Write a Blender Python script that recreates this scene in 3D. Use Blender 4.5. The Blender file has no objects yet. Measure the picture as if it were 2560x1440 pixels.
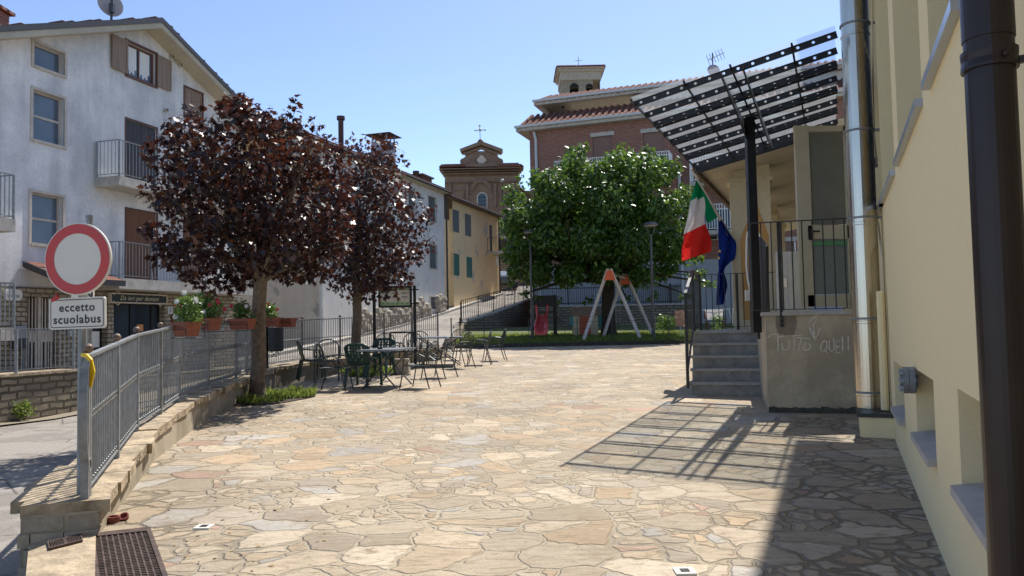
import bpy, math, random
import numpy as np
from mathutils import Vector, Matrix
random.seed(7)
rng = np.random.default_rng(7)
R = math.radians
# ------------------------------------------------------------------ camera
F = 1950.0; PITCH = R(2.70); ROLL = 0.020; EYE = 1.55
fw = Vector((0, math.cos(PITCH), math.sin(PITCH)))
up0 = Vector((0, -math.sin(PITCH), math.cos(PITCH))); rt0 = Vector((1, 0, 0))
rt = rt0 * math.cos(ROLL) - up0 * math.sin(ROLL)
up = up0 * math.cos(ROLL) + rt0 * math.sin(ROLL)
CAM = Vector((0, 0, EYE))
sc = bpy.context.scene
C = sc.collection
cd = bpy.data.cameras.new('camera'); cam = bpy.data.objects.new('camera', cd); C.objects.link(cam)
cd.sensor_width = 36; cd.lens = 36 * F / 2560; cd.clip_start = 0.05; cd.clip_end = 2000
m = Matrix((rt, up, -fw)).transposed().to_4x4(); m.translation = CAM
cam.matrix_world = m
sc.camera = cam
# ------------------------------------------------------------------ light
SUN_EL = R(57.4); SUN_AZ = R(25.5)
w = bpy.data.worlds.new("World"); sc.world = w; w.use_nodes = True
nt = w.node_tree; nt.nodes.clear()
sky = nt.nodes.new('ShaderNodeTexSky'); sky.sky_type = 'NISHITA'; sky.sun_disc = False
sky.sun_elevation = SUN_EL; sky.sun_rotation = SUN_AZ
sky.altitude = 300; sky.air_density = 0.60; sky.dust_density = 0.5; sky.ozone_density = 1.3
bg = nt.nodes.new('ShaderNodeBackground'); bg.inputs[1].default_value = 0.15
wo = nt.nodes.new('ShaderNodeOutputWorld')
nt.links.new(sky.outputs[0], bg.inputs[0]); nt.links.new(bg.outputs[0], wo.inputs[0])
sl = bpy.data.lights.new('sun', 'SUN'); sl.energy = 4.0; sl.angle = R(0.5); sl.color = (1, 0.95, 0.88)
so = bpy.data.objects.new('sun', sl); C.objects.link(so)
sd = Vector((math.sin(SUN_AZ) * math.cos(SUN_EL), math.cos(SUN_AZ) * math.cos(SUN_EL), math.sin(SUN_EL)))
so.rotation_euler = sd.to_track_quat('Z', 'Y').to_euler(); so.location = (5, 5, 30)
sc.view_settings.view_transform = 'Standard'; sc.view_settings.look = 'None'
sc.view_settings.exposure = 0.76; sc.view_settings.gamma = 1.0

def ray(px, py):
    return fw + rt * ((px - 1280) / F) - up * ((py - 720) / F)
def at(px, py, Y):
    d = ray(px, py); return CAM + d * (Y / d.y)
def gz(Y): return 0.025 * Y
def ground(px, py):
    d = ray(px, py); t = EYE / (0.025 * d.y - d.z) ; return CAM + d * t
# ------------------------------------------------------------------ mesh builder
class MB:
    def __init__(s): s.v = []; s.f = []; s.m = []
    def add(s, vs, fs, mi=0, M=None):
        b = len(s.v)
        for p in vs:
            p = Vector(p)
            s.v.append(M @ p if M is not None else p)
        for f in fs: s.f.append([b + i for i in f]); s.m.append(mi)
        return s
    def hexa(s, p, mi=0, M=None):   # 8 points: bottom ring 0-3, top ring 4-7
        return s.add(p, [(3,2,1,0),(4,5,6,7),(0,1,5,4),(1,2,6,5),(2,3,7,6),(3,0,4,7)], mi, M)
    def box(s, x0, x1, y0, y1, z0, z1, mi=0, M=None):
        return s.hexa([(x0,y0,z0),(x1,y0,z0),(x1,y1,z0),(x0,y1,z0),(x0,y0,z1),(x1,y0,z1),(x1,y1,z1),(x0,y1,z1)], mi, M)
    def bar(s, a, b, w, h=None, upv=(0,0,1), mi=0):
        a = Vector(a); b = Vector(b); h = h or w; d = (b - a)
        if d.length < 1e-6: return s
        d.normalize(); upv = Vector(upv)
        x = d.cross(upv)
        if x.length < 1e-3: x = d.cross(Vector((0.9, -0.3, 0)))
        x.normalize(); y = x.cross(d).normalized(); x = x * (w / 2); y = y * (h / 2)
        return s.hexa([a-x-y, a+x-y, b+x-y, b-x-y, a-x+y, a+x+y, b+x+y, b-x+y], mi)
    def tube(s, pts, r, n=8, mi=0, cap=True):
        pts = [Vector(p) for p in pts]; k = len(pts)
        rs = r if isinstance(r, (list, tuple)) else [r] * k
        b = len(s.v); ref = None
        for i, p in enumerate(pts):
            d = (pts[min(i+1, k-1)] - pts[max(i-1, 0)]).normalized()
            if ref is None:
                ref = Vector((0,0,1)) if abs(d.z) < .9 else Vector((1,0,0))
            x = d.cross(ref).normalized(); y = x.cross(d).normalized(); ref = y
            for j in range(n):
                a = 2 * math.pi * j / n
                s.v.append(p + (x * math.cos(a) + y * math.sin(a)) * rs[i])
        for i in range(k - 1):
            for j in range(n):
                s.f.append([b+i*n+j, b+i*n+(j+1)%n, b+(i+1)*n+(j+1)%n, b+(i+1)*n+j]); s.m.append(mi)
        if cap:
            s.f.append([b + j for j in range(n)]); s.m.append(mi)
            s.f.append([b + (k-1)*n + j for j in reversed(range(n))]); s.m.append(mi)
        return s
    def ball(s, c, r, n=10, k=6, mi=0, sz=1):
        c = Vector(c); b = len(s.v)
        s.v.append(c - Vector((0,0,r*sz)))
        for i in range(1, k):
            t = math.pi * i / k
            for j in range(n):
                a = 2*math.pi*j/n
                s.v.append(c + Vector((r*math.sin(t)*math.cos(a), r*math.sin(t)*math.sin(a), -r*sz*math.cos(t))))
        s.v.append(c + Vector((0,0,r*sz))); e = len(s.v) - 1
        for j in range(n):
            s.f.append([b, b+1+(j+1)%n, b+1+j]); s.m.append(mi)
            s.f.append([e, e-n+j, e-n+(j+1)%n]); s.m.append(mi)
        for i in range(k-2):
            for j in range(n):
                s.f.append([b+1+i*n+j, b+1+i*n+(j+1)%n, b+1+(i+1)*n+(j+1)%n, b+1+(i+1)*n+j]); s.m.append(mi)
        return s
    def lathe(s, prof, n=16, M=None, mi=0):   # prof [(r,z)]
        b = len(s.v)
        for (r, z) in prof:
            for j in range(n):
                a = 2*math.pi*j/n; p = Vector((r*math.cos(a), r*math.sin(a), z))
                s.v.append(M @ p if M is not None else p)
        for i in range(len(prof)-1):
            for j in range(n):
                s.f.append([b+i*n+j, b+i*n+(j+1)%n, b+(i+1)*n+(j+1)%n, b+(i+1)*n+j]); s.m.append(mi)
        s.f.append([b+j for j in reversed(range(n))]); s.m.append(mi)
        s.f.append([b+(len(prof)-1)*n+j for j in range(n)]); s.m.append(mi)
        return s
    def slab(s, poly, t, mi=0):    # planar polygon (3d) extruded by vector t
        n = len(poly); t = Vector(t); poly = [Vector(p) for p in poly]
        vs = poly + [p + t for p in poly]
        fs = [list(reversed(range(n))), [n+i for i in range(n)]] + [(i, (i+1)%n, n+(i+1)%n, n+i) for i in range(n)]
        return s.add(vs, fs, mi)
    def ribbon(s, pts, w, nrm, mi=0):
        pts = [Vector(p) for p in pts]; nrm = Vector(nrm); b = len(s.v)
        for i, p in enumerate(pts):
            d = (pts[min(i+1, len(pts)-1)] - pts[max(i-1,0)]).normalized(); x = d.cross(nrm).normalized()*w/2
            s.v += [p - x, p + x]
        for i in range(len(pts)-1):
            s.f.append([b+2*i, b+2*i+1, b+2*i+3, b+2*i+2]); s.m.append(mi)
        return s
    def extend(s, o, M=None):
        b = len(s.v); s.v += [M @ p if M is not None else p for p in o.v]
        s.f += [[b+i for i in f] for f in o.f]; s.m += o.m
        return s

def tag(o, label=None, cat=None, group=None, kind=None):
    if label: o['label'] = label
    if cat: o['category'] = cat
    if group: o['group'] = group
    if kind: o['kind'] = kind
    return o
def mk(name, mb, mats, parent=None, org=(0,0,0), smooth=False, uv=True):
    org = Vector(org); me = bpy.data.meshes.new(name)
    if not isinstance(mats, (list, tuple)): mats = [mats]
    me.from_pydata([tuple(p - org) for p in mb.v], [], mb.f)
    for mm in mats: me.materials.append(mm)
    if len(mats) > 1: me.polygons.foreach_set('material_index', mb.m)
    me.update()
    if uv and len(mb.f) < 60000:
        uvl = me.uv_layers.new(name='uv'); data = np.zeros((len(me.loops), 2), dtype=np.float32)
        V = mb.v
        for p in me.polygons:
            n = p.normal
            if abs(n.z) > .75:
                for li, vi in zip(p.loop_indices, p.vertices): data[li] = (V[vi].x, V[vi].y)
            else:
                h = math.hypot(n.x, n.y); tx, ty = -n.y/h, n.x/h
                k = 1/ max(h, .3)
                for li, vi in zip(p.loop_indices, p.vertices): data[li] = (V[vi].x*tx + V[vi].y*ty, V[vi].z*k)
        uvl.data.foreach_set('uv', data.ravel())
    if smooth:
        me.polygons.foreach_set('use_smooth', [True]*len(me.polygons))
    o = bpy.data.objects.new(name, me); C.objects.link(o)
    if parent: o.parent = parent
    return o
class Thing:
    def __init__(s, name, label, cat, loc=(0,0,0), group=None):
        s.o = bpy.data.objects.new(name, None); C.objects.link(s.o); s.loc = Vector(loc)
        s.o.location = s.loc; s.o.empty_display_size = .2; tag(s.o, label, cat, group)
    def part(s, name, mb, mats, parent=None, label=None, smooth=False, kind=None, uv=True):
        o = mk(name, mb, mats, parent or s.o, s.loc, smooth, uv)
        if label: o['label'] = label
        if kind: o['kind'] = kind
        return o
def solo(name, mb, mats, label, cat, group=None, smooth=False, kind=None):
    xs = [p.x for p in mb.v]; ys = [p.y for p in mb.v]; zs = [p.z for p in mb.v]
    org = Vector(((min(xs)+max(xs))/2, (min(ys)+max(ys))/2, min(zs)))
    o = mk(name, mb, mats, None, org, smooth); o.location = org
    return tag(o, label, cat, group, kind)
def struct(name, mb, mats, smooth=False):
    return tag(mk(name, mb, mats, smooth=smooth), kind='structure')
def copy_tree(o, parent=None):
    c = o.copy(); C.objects.link(c)
    if parent is not None: c.parent = parent
    for ch in list(o.children): copy_tree(ch, c)
    return c
def text_mb(body, size, bold=0.0, shear=0.0, spacing=1.0):
    cu = bpy.data.curves.new('lettering', 'FONT'); cu.body = body; cu.size = size; cu.offset = bold; cu.shear = shear
    cu.align_x = 'CENTER'; cu.align_y = 'CENTER'; cu.space_character = spacing; cu.resolution_u = 3
    ob = bpy.data.objects.new('lettering', cu); C.objects.link(ob)
    bpy.context.view_layer.update()
    dg = bpy.context.evaluated_depsgraph_get(); me = bpy.data.meshes.new_from_object(ob.evaluated_get(dg))
    mb = MB(); mb.add([v.co.copy() for v in me.vertices], [list(p.vertices) for p in me.polygons])
    bpy.data.objects.remove(ob); bpy.data.meshes.remove(me); bpy.data.curves.remove(cu)
    return mb
# ------------------------------------------------------------------ materials
class N:
    def __init__(s, name):
        s.m = bpy.data.materials.new(name); s.m.use_nodes = True; s.t = s.m.node_tree; s.t.nodes.clear()
        s.out = s.t.nodes.new('ShaderNodeOutputMaterial'); s.p = s.t.nodes.new('ShaderNodeBsdfPrincipled')
        s.l(s.p.outputs[0], s.out.inputs[0])
    def n(s, t, **k):
        x = s.t.nodes.new('ShaderNode' + t)
        for a, b in k.items(): setattr(x, a, b)
        return x
    def l(s, a, b): s.t.links.new(a, b)
    def pos(s): return s.n('NewGeometry').outputs['Position']
    def uv(s): return s.n('UVMap').outputs[0]
    def mapping(s, v, sc=(1,1,1), loc=(0,0,0)):
        x = s.n('Mapping'); s.l(v, x.inputs[0]); x.inputs['Scale'].default_value = sc; x.inputs['Location'].default_value = loc; return x.outputs[0]
    def noise(s, v, scale, detail=4, rough=.55, dist=0):
        x = s.n('TexNoise'); s.l(v, x.inputs['Vector']); x.inputs['Scale'].default_value = scale
        x.inputs['Detail'].default_value = detail; x.inputs['Roughness'].default_value = rough; x.inputs['Distortion'].default_value = dist; return x
    def ramp(s, v, stops, interp='LINEAR'):
        x = s.n('ValToRGB'); s.l(v, x.inputs[0]); cr = x.color_ramp; cr.interpolation = interp
        while len(cr.elements) < len(stops): cr.elements.new(.5)
        for e, (p, c) in zip(cr.elements, stops):
            e.position = p; e.color = (*c, 1) if isinstance(c, (tuple, list)) else (c, c, c, 1)
        return x.outputs[0]
    def mix(s, f, a, b, mode='MIX'):
        x = s.n('Mix', data_type='RGBA', blend_type=mode)
        for i, v in ((0, f), (6, a), (7, b)):
            if hasattr(v, 'default_value') or hasattr(v, 'is_linked'): s.l(v, x.inputs[i])
            elif isinstance(v, (tuple, list)): x.inputs[i].default_value = (*v, 1)
            else: x.inputs[i].default_value = v
        return x.outputs[2]
    def math(s, op, a, b=None, c=None):
        x = s.n('Math', operation=op)
        for i, v in enumerate((a, b, c)):
            if v is None: continue
            if isinstance(v, (int, float)): x.inputs[i].default_value = v
            else: s.l(v, x.inputs[i])
        return x.outputs[0]
    def bump(s, h, strength=.3, dist=.02):
        x = s.n('Bump'); x.inputs['Strength'].default_value = strength; x.inputs['Distance'].default_value = dist
        s.l(h, x.inputs['Height']); s.l(x.outputs[0], s.p.inputs['Normal']); return x
    def set(s, rough=.7, metal=0, spec=.5, color=None, **k):
        s.p.inputs['Roughness'].default_value = rough; s.p.inputs['Metallic'].default_value = metal
        s.p.inputs['Specular IOR Level'].default_value = spec
        if color is not None:
            if isinstance(color, (tuple, list)): s.p.inputs['Base Color'].default_value = (*color, 1)
            else: s.l(color, s.p.inputs['Base Color'])
        for a, b in k.items(): s.p.inputs[a.replace('_', ' ')].default_value = b
        return s
def sh(c, k): return tuple(min(1, x * k) for x in c)
def plain(name, c, rough=.6, metal=0, var=.18, scale=6, bump=.1, bscale=60, spec=.5, bd=.004, c2=None):
    a = N(name); v = a.pos(); n1 = a.noise(v, scale, 5, .6)
    col = a.mix(a.ramp(n1.outputs[0], [(.3, 0), (.7, 1)]), sh(c, 1-var), c2 or sh(c, 1+var))
    a.set(rough, metal, spec, col)
    if bump: a.bump(a.noise(v, bscale, 3).outputs[0], bump, bd)
    rr = a.math('MULTIPLY_ADD', n1.outputs[0], .25, rough-.12); a.l(rr, a.p.inputs['Roughness'])
    return a.m
def plaster(name, c, dark, amt=.6, sc_=.35, patch=None, fine=.12, streak=True, bump=.25):
    a = N(name); v = a.pos()
    big = a.noise(v, sc_, 6, .62, .3); st = a.noise(a.mapping(v, (2.2, 2.2, .25)), 1.1, 4, .6)
    f = a.math('ADD', big.outputs[0], a.math('MULTIPLY', st.outputs[0], .45 if streak else 0))
    lo, hi = (.55, .85) if streak else (.4, .65)
    msk = a.math('MULTIPLY', a.ramp(f, [(lo, 0), (hi, 1)]), amt)
    col = a.mix(msk, c, dark)
    if patch:
        pn = a.noise(v, .9, 7, .6, .5); col = a.mix(a.ramp(pn.outputs[0], [(.60, 0), (.63, 1)]), col, patch)
    fn = a.noise(v, 14, 5, .7)
    col = a.mix(a.math('MULTIPLY', a.ramp(fn.outputs[0], [(.35, 1), (.55, 0)]), fine*2), col, sh(dark, .8))
    a.set(.92, 0, .2, col); hh_ = a.math('ADD', a.noise(v, 90, 4, .7).outputs[0], a.math('MULTIPLY', a.noise(v, 5, 3).outputs[0], 1.5)); a.bump(hh_, bump, .010)
    return a.m
def brick(name, c1, c2, mortar, bw=.25, bh=.07, ms=.012, mott=None, bump=.5, wav=0.0, off=.5):
    a = N(name); v = a.uv()
    if wav:
        d = a.noise(v, 2.5, 3); dv = a.n('VectorMath', operation='MULTIPLY_ADD'); a.l(d.outputs['Color'], dv.inputs[0])
        dv.inputs[1].default_value = (wav, wav, 0); a.l(v, dv.inputs[2]); v = dv.outputs[0]
    b = a.n('TexBrick'); a.l(v, b.inputs[0]); b.inputs['Scale'].default_value = 1; b.offset = off
    b.inputs['Brick Width'].default_value = bw; b.inputs['Row Height'].default_value = bh; b.inputs['Mortar Size'].default_value = ms
    b.inputs['Color1'].default_value = (*c1, 1); b.inputs['Color2'].default_value = (*c2, 1); b.inputs['Mortar'].default_value = (*mortar, 1)
    b.inputs['Mortar Smooth'].default_value = .2
    col = b.outputs[0]; nn = a.noise(v, 5, 5, .7)
    col = a.mix(.6, col, a.mix(nn.outputs[0], (.55,.55,.55), (1.45,1.45,1.45)), 'MULTIPLY')
    if mott: col = a.mix(a.ramp(a.noise(v, .8, 6, .65).outputs[0], [(.45, 0), (.7, 1)]), col, mott)
    a.set(.9, 0, .2, col)
    h = a.math('ADD', a.math('MULTIPLY', a.noise(v, 12, 4).outputs[0], .4), a.math('SUBTRACT', 1, b.outputs[1]))
    a.bump(h, bump, .03 if wav else .01)
    return a.m
def flagstone():
    a = N('flagstone_paving'); v0 = a.pos()
    d1 = a.noise(v0, 1.6, 3); d2 = a.noise(v0, 9, 4)
    x = a.n('VectorMath', operation='MULTIPLY_ADD'); a.l(d1.outputs['Color'], x.inputs[0]); x.inputs[1].default_value = (.42, .42, 0); a.l(v0, x.inputs[2])
    y = a.n('VectorMath', operation='MULTIPLY_ADD'); a.l(d2.outputs['Color'], y.inputs[0]); y.inputs[1].default_value = (.07, .07, 0); a.l(x.outputs[0], y.inputs[2])
    v = a.mapping(y.outputs[0], (1, 1.15, 0))
    def vor(scale, feat):
        n = a.n('TexVoronoi', feature=feat, voronoi_dimensions='2D'); a.l(v, n.inputs['Vector']); n.inputs['Scale'].default_value = scale; n.inputs['Randomness'].default_value = 1
        return n
    eA = vor(2.45, 'DISTANCE_TO_EDGE'); cA = vor(2.45, 'F1'); eB = vor(5.4, 'DISTANCE_TO_EDGE'); cB = vor(5.4, 'F1')
    sA = a.n('SeparateColor'); a.l(cA.outputs['Color'], sA.inputs[0]); sB = a.n('SeparateColor'); a.l(cB.outputs['Color'], sB.inputs[0])
    sub = a.math('GREATER_THAN', sA.outputs[0], .6)
    dA = a.math('DIVIDE', eA.outputs[0], 2.45); dB = a.math('DIVIDE', eB.outputs[0], 5.4)
    edge = a.math('MINIMUM', dA, a.math('ADD', dB, a.math('MULTIPLY', a.math('SUBTRACT', 1, sub), 1)))
    rnd = a.math('ADD', a.math('MULTIPLY', sA.outputs[1], a.math('SUBTRACT', 1, sub)), a.math('MULTIPLY', sB.outputs[1], sub))
    rnd2 = a.math('FRACT', a.math('MULTIPLY', rnd, 17.3))
    base = a.ramp(rnd, [(0, (.45,.37,.265)), (.12, (.50,.415,.305)), (.26, (.42,.35,.26)), (.38, (.53,.435,.31)), (.50, (.45,.385,.30)), (.60, (.50,.395,.27)),
                        (.72, (.44,.41,.36)), (.78, (.56,.47,.35)), (.88, (.48,.36,.235)), (.975, (.44,.30,.225))], 'CONSTANT')
    val = a.math('MULTIPLY_ADD', rnd2, .28, .74)
    vc = a.n('CombineColor'); [a.l(val, vc.inputs[i]) for i in range(3)]
    base = a.mix(1, base, vc.outputs[0], 'MULTIPLY')
    lay = a.noise(a.mapping(v0, (1, 2.6, 1)), 5, 7, .68, 1.2)
    base = a.mix(a.ramp(lay.outputs[0], [(.36, .85), (.5, 0)]), base, (.25,.19,.125))
    base = a.mix(a.ramp(lay.outputs[0], [(.58, 0), (.72, .5)]), base, (.6,.5,.38))
    speck = a.noise(v0, 45, 3, .7); base = a.mix(a.ramp(speck.outputs[0], [(.30, .6), (.40, 0)]), base, (.13,.10,.07))
    # joints: width varies, sandy fill with a dark crack beside the stone
    wn = a.noise(v0, 1.1, 3); wid = a.math('MULTIPLY', a.ramp(wn.outputs[0], [(.35, .1), (.68, 1)]), .019)
    jr = a.math('DIVIDE', edge, a.math('ADD', wid, .004))
    sandn = a.noise(v0, 120, 2); sand = a.mix(sandn.outputs[0], (.32,.27,.195), (.50,.43,.315))
    dirt = a.noise(v0, .55, 4, .6); sand = a.mix(a.ramp(dirt.outputs[0], [(.52, 0), (.72, .6)]), sand, (.17,.14,.10))
    jr4 = a.math('MULTIPLY', jr, .25)
    jm = a.ramp(jr, [(.8, 1), (1.0, 0)])
    col = a.mix(jm, base, sand)
    crack = a.math('MULTIPLY', a.ramp(jr4, [(.18, 0), (.225, 1), (.27, 1), (.36, 0)]), a.ramp(a.noise(v0, 3.3, 3).outputs[0], [(.44, .0), (.66, .5)]))
    col = a.mix(crack, col, (.17,.13,.09))
    col = a.mix(a.math('MULTIPLY', a.ramp(dirt.outputs[0], [(.45, 0), (.75, 1)]), .5), col, (.20,.165,.12))
    # grime and moss where feet do not reach: along the yellow wall and the low wall
    sx_ = a.n('SeparateXYZ'); a.l(v0, sx_.inputs[0]); X_, Y_ = sx_.outputs[0], sx_.outputs[1]
    d1_ = a.math('SUBTRACT', a.math('MULTIPLY_ADD', Y_, .4175, .562), X_)
    d2_ = a.math('ADD', X_, a.math('MULTIPLY_ADD', Y_, .28, 1.45))
    prox = a.math('MAXIMUM', a.ramp(a.math('DIVIDE', d1_, 3.0), [(0, 1), (.95, 0)]), a.math('MULTIPLY', a.ramp(a.math('DIVIDE', d2_, 2.2), [(0, 1), (.95, 0)]), .75))
    gn = a.noise(v0, 2.3, 6, .68, .6); gm = a.ramp(a.math('ADD', a.math('MULTIPLY', prox, .55), gn.outputs[0]), [(.66, 0), (.95, 1)])
    jw = a.ramp(jr4, [(.23, .65), (.33, .08)]); col = a.mix(a.math('MULTIPLY', gm, jw), col, (.105,.085,.058))
    a.set(.85, 0, .25, col)
    h = a.math('ADD', a.math('MULTIPLY', a.ramp(jr4, [(.16, 0), (.42, 1)]), 1.2), a.math('MULTIPLY', lay.outputs[0], 1.1))
    h = a.math('ADD', h, a.math('MULTIPLY', rnd2, .5)); h = a.math('ADD', h, a.math('MULTIPLY', speck.outputs[0], .25))
    a.bump(h, .75, .022)
    return a.m
def asphalt():
    a = N('asphalt'); v = a.pos(); n1 = a.noise(v, .5, 5, .6, .4); n2 = a.noise(v, 60, 3, .7)
    col = a.mix(a.ramp(n1.outputs[0], [(.47, 0), (.5, 1)]), (.27,.245,.215), (.35,.32,.28))
    col = a.mix(a.ramp(n2.outputs[0], [(.35, .6), (.6, 0)]), col, (.08,.07,.06))
    cr = a.n('TexVoronoi', feature='DISTANCE_TO_EDGE'); a.l(a.mapping(v, (.5, .5, .5)), cr.inputs['Vector']); cr.inputs['Scale'].default_value = 1
    col = a.mix(a.ramp(cr.outputs[0], [(0, .8), (.008, 0)]), col, (.04,.035,.03))
    a.set(.9, 0, .3, col); a.bump(n2.outputs[0], .5, .01); return a.m
def tiles(name='clay_roof_tiles', c1=(.15,.06,.042), c2=(.25,.115,.08)):
    a = N(name); v = a.uv(); wv = a.n('TexWave', wave_type='BANDS', bands_direction='X'); a.l(v, wv.inputs[0]); wv.inputs['Scale'].default_value = .8*math.pi/2.5; wv.inputs['Distortion'].default_value = .3
    n1 = a.noise(a.mapping(v, (5, 2.5, 1)), 1, 3, .8); col = a.mix(a.ramp(n1.outputs[0], [(.3, 0), (.7, 1)]), c1, c2)
    col = a.mix(a.ramp(a.noise(v, 1.2, 5).outputs[0], [(.45, 0), (.7, .6)]), col, (.07,.06,.05))
    a.set(.9, 0, .2, col); a.bump(wv.outputs[1], .8, .06); return a.m
def wood(name, c, c2, sc_=1.0, rough=.7):
    a = N(name); v = a.uv()
    st = a.noise(a.mapping(v, (14, .6, 1)), sc_, 4, .6)
    pl = a.n('TexWave', wave_type='BANDS', bands_direction='X', wave_profile='SAW'); a.l(v, pl.inputs[0]); pl.inputs['Scale'].default_value = 1/ (.1*6.28/ 6.28) * .5 / 1.0
    col = a.mix(a.ramp(st.outputs[0], [(.3, 0), (.7, 1)]), c, c2)
    groove = a.ramp(pl.outputs[1], [(0, 1), (.07, 0)])
    col = a.mix(groove, col, sh(c, .3)); a.set(rough, 0, .3, col); a.bump(a.math('SUBTRACT', st.outputs[0], groove), .4, .008); return a.m
def leafmat(name, stops, trans=(.3,.1,.05), tw=.35, rough=.35, spec=.5):
    a = N(name); g = a.n('NewGeometry'); r = g.outputs['Random Per Island']
    col = a.ramp(r, stops); a.set(rough, 0, spec, col)
    t = a.n('BsdfTranslucent'); a.l(a.mix(.6, col, trans), t.inputs[0])
    mx = a.n('MixShader'); mx.inputs[0].default_value = tw; a.l(a.p.outputs[0], mx.inputs[1]); a.l(t.outputs[0], mx.inputs[2]); a.l(mx.outputs[0], a.out.inputs[0])
    return a.m
def glassmat(name, c=(.03,.04,.05), rough=.05, spec=.8):
    a = N(name); v = a.pos(); n1 = a.noise(v, 1.3, 4); a.set(rough, 0, spec, a.mix(n1.outputs[0], sh(c, .5), sh(c, 1.6)))
    a.bump(a.noise(v, 1.5, 2).outputs[0], .04, .05); return a.m
def cloth(name, c, trans=.45, rough=.8):
    a = N(name); v = a.pos(); n1 = a.noise(v, 7, 3); col = a.mix(n1.outputs[0], sh(c, .85), sh(c, 1.12)); a.set(rough, 0, .2, col)
    t = a.n('BsdfTranslucent'); a.l(col, t.inputs[0]); mx = a.n('MixShader'); mx.inputs[0].default_value = trans
    a.l(a.p.outputs[0], mx.inputs[1]); a.l(t.outputs[0], mx.inputs[2]); a.l(mx.outputs[0], a.out.inputs[0]); return a.m
def canopy_glass():
    a = N('canopy_glass'); v = a.pos(); n1 = a.noise(v, 9, 5, .7)
    d = a.n('BsdfTranslucent'); a.l(a.mix(n1.outputs[0], (.55,.6,.62), (.8,.83,.85)), d.inputs[0])
    tr = a.n('BsdfTransparent'); tr.inputs[0].default_value = (.95,.97,.98,1)
    g = a.n('BsdfGlossy'); g.inputs['Roughness'].default_value = .08
    m1 = a.n('MixShader'); m1.inputs[0].default_value = .90; a.l(d.outputs[0], m1.inputs[1]); a.l(tr.outputs[0], m1.inputs[2])
    m2 = a.n('MixShader'); m2.inputs[0].default_value = .06; a.l(m1.outputs[0], m2.inputs[1]); a.l(g.outputs[0], m2.inputs[2]); a.l(m2.outputs[0], a.out.inputs[0]); return a.m
def steelpipe():
    a = N('polished_steel'); v = a.pos(); n1 = a.noise(a.mapping(v, (9, 9, .6)), 3, 4, .6); a.set(.12, 1, .5, a.mix(n1.outputs[0], (.50,.44,.35), (.74,.68,.57)))
    a.bump(a.noise(a.mapping(v, (6, 6, .8)), 2, 3).outputs[0], .12, .01)
    a.l(a.math('MULTIPLY_ADD', n1.outputs[0], .25, .14), a.p.inputs['Roughness']); return a.m
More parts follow.
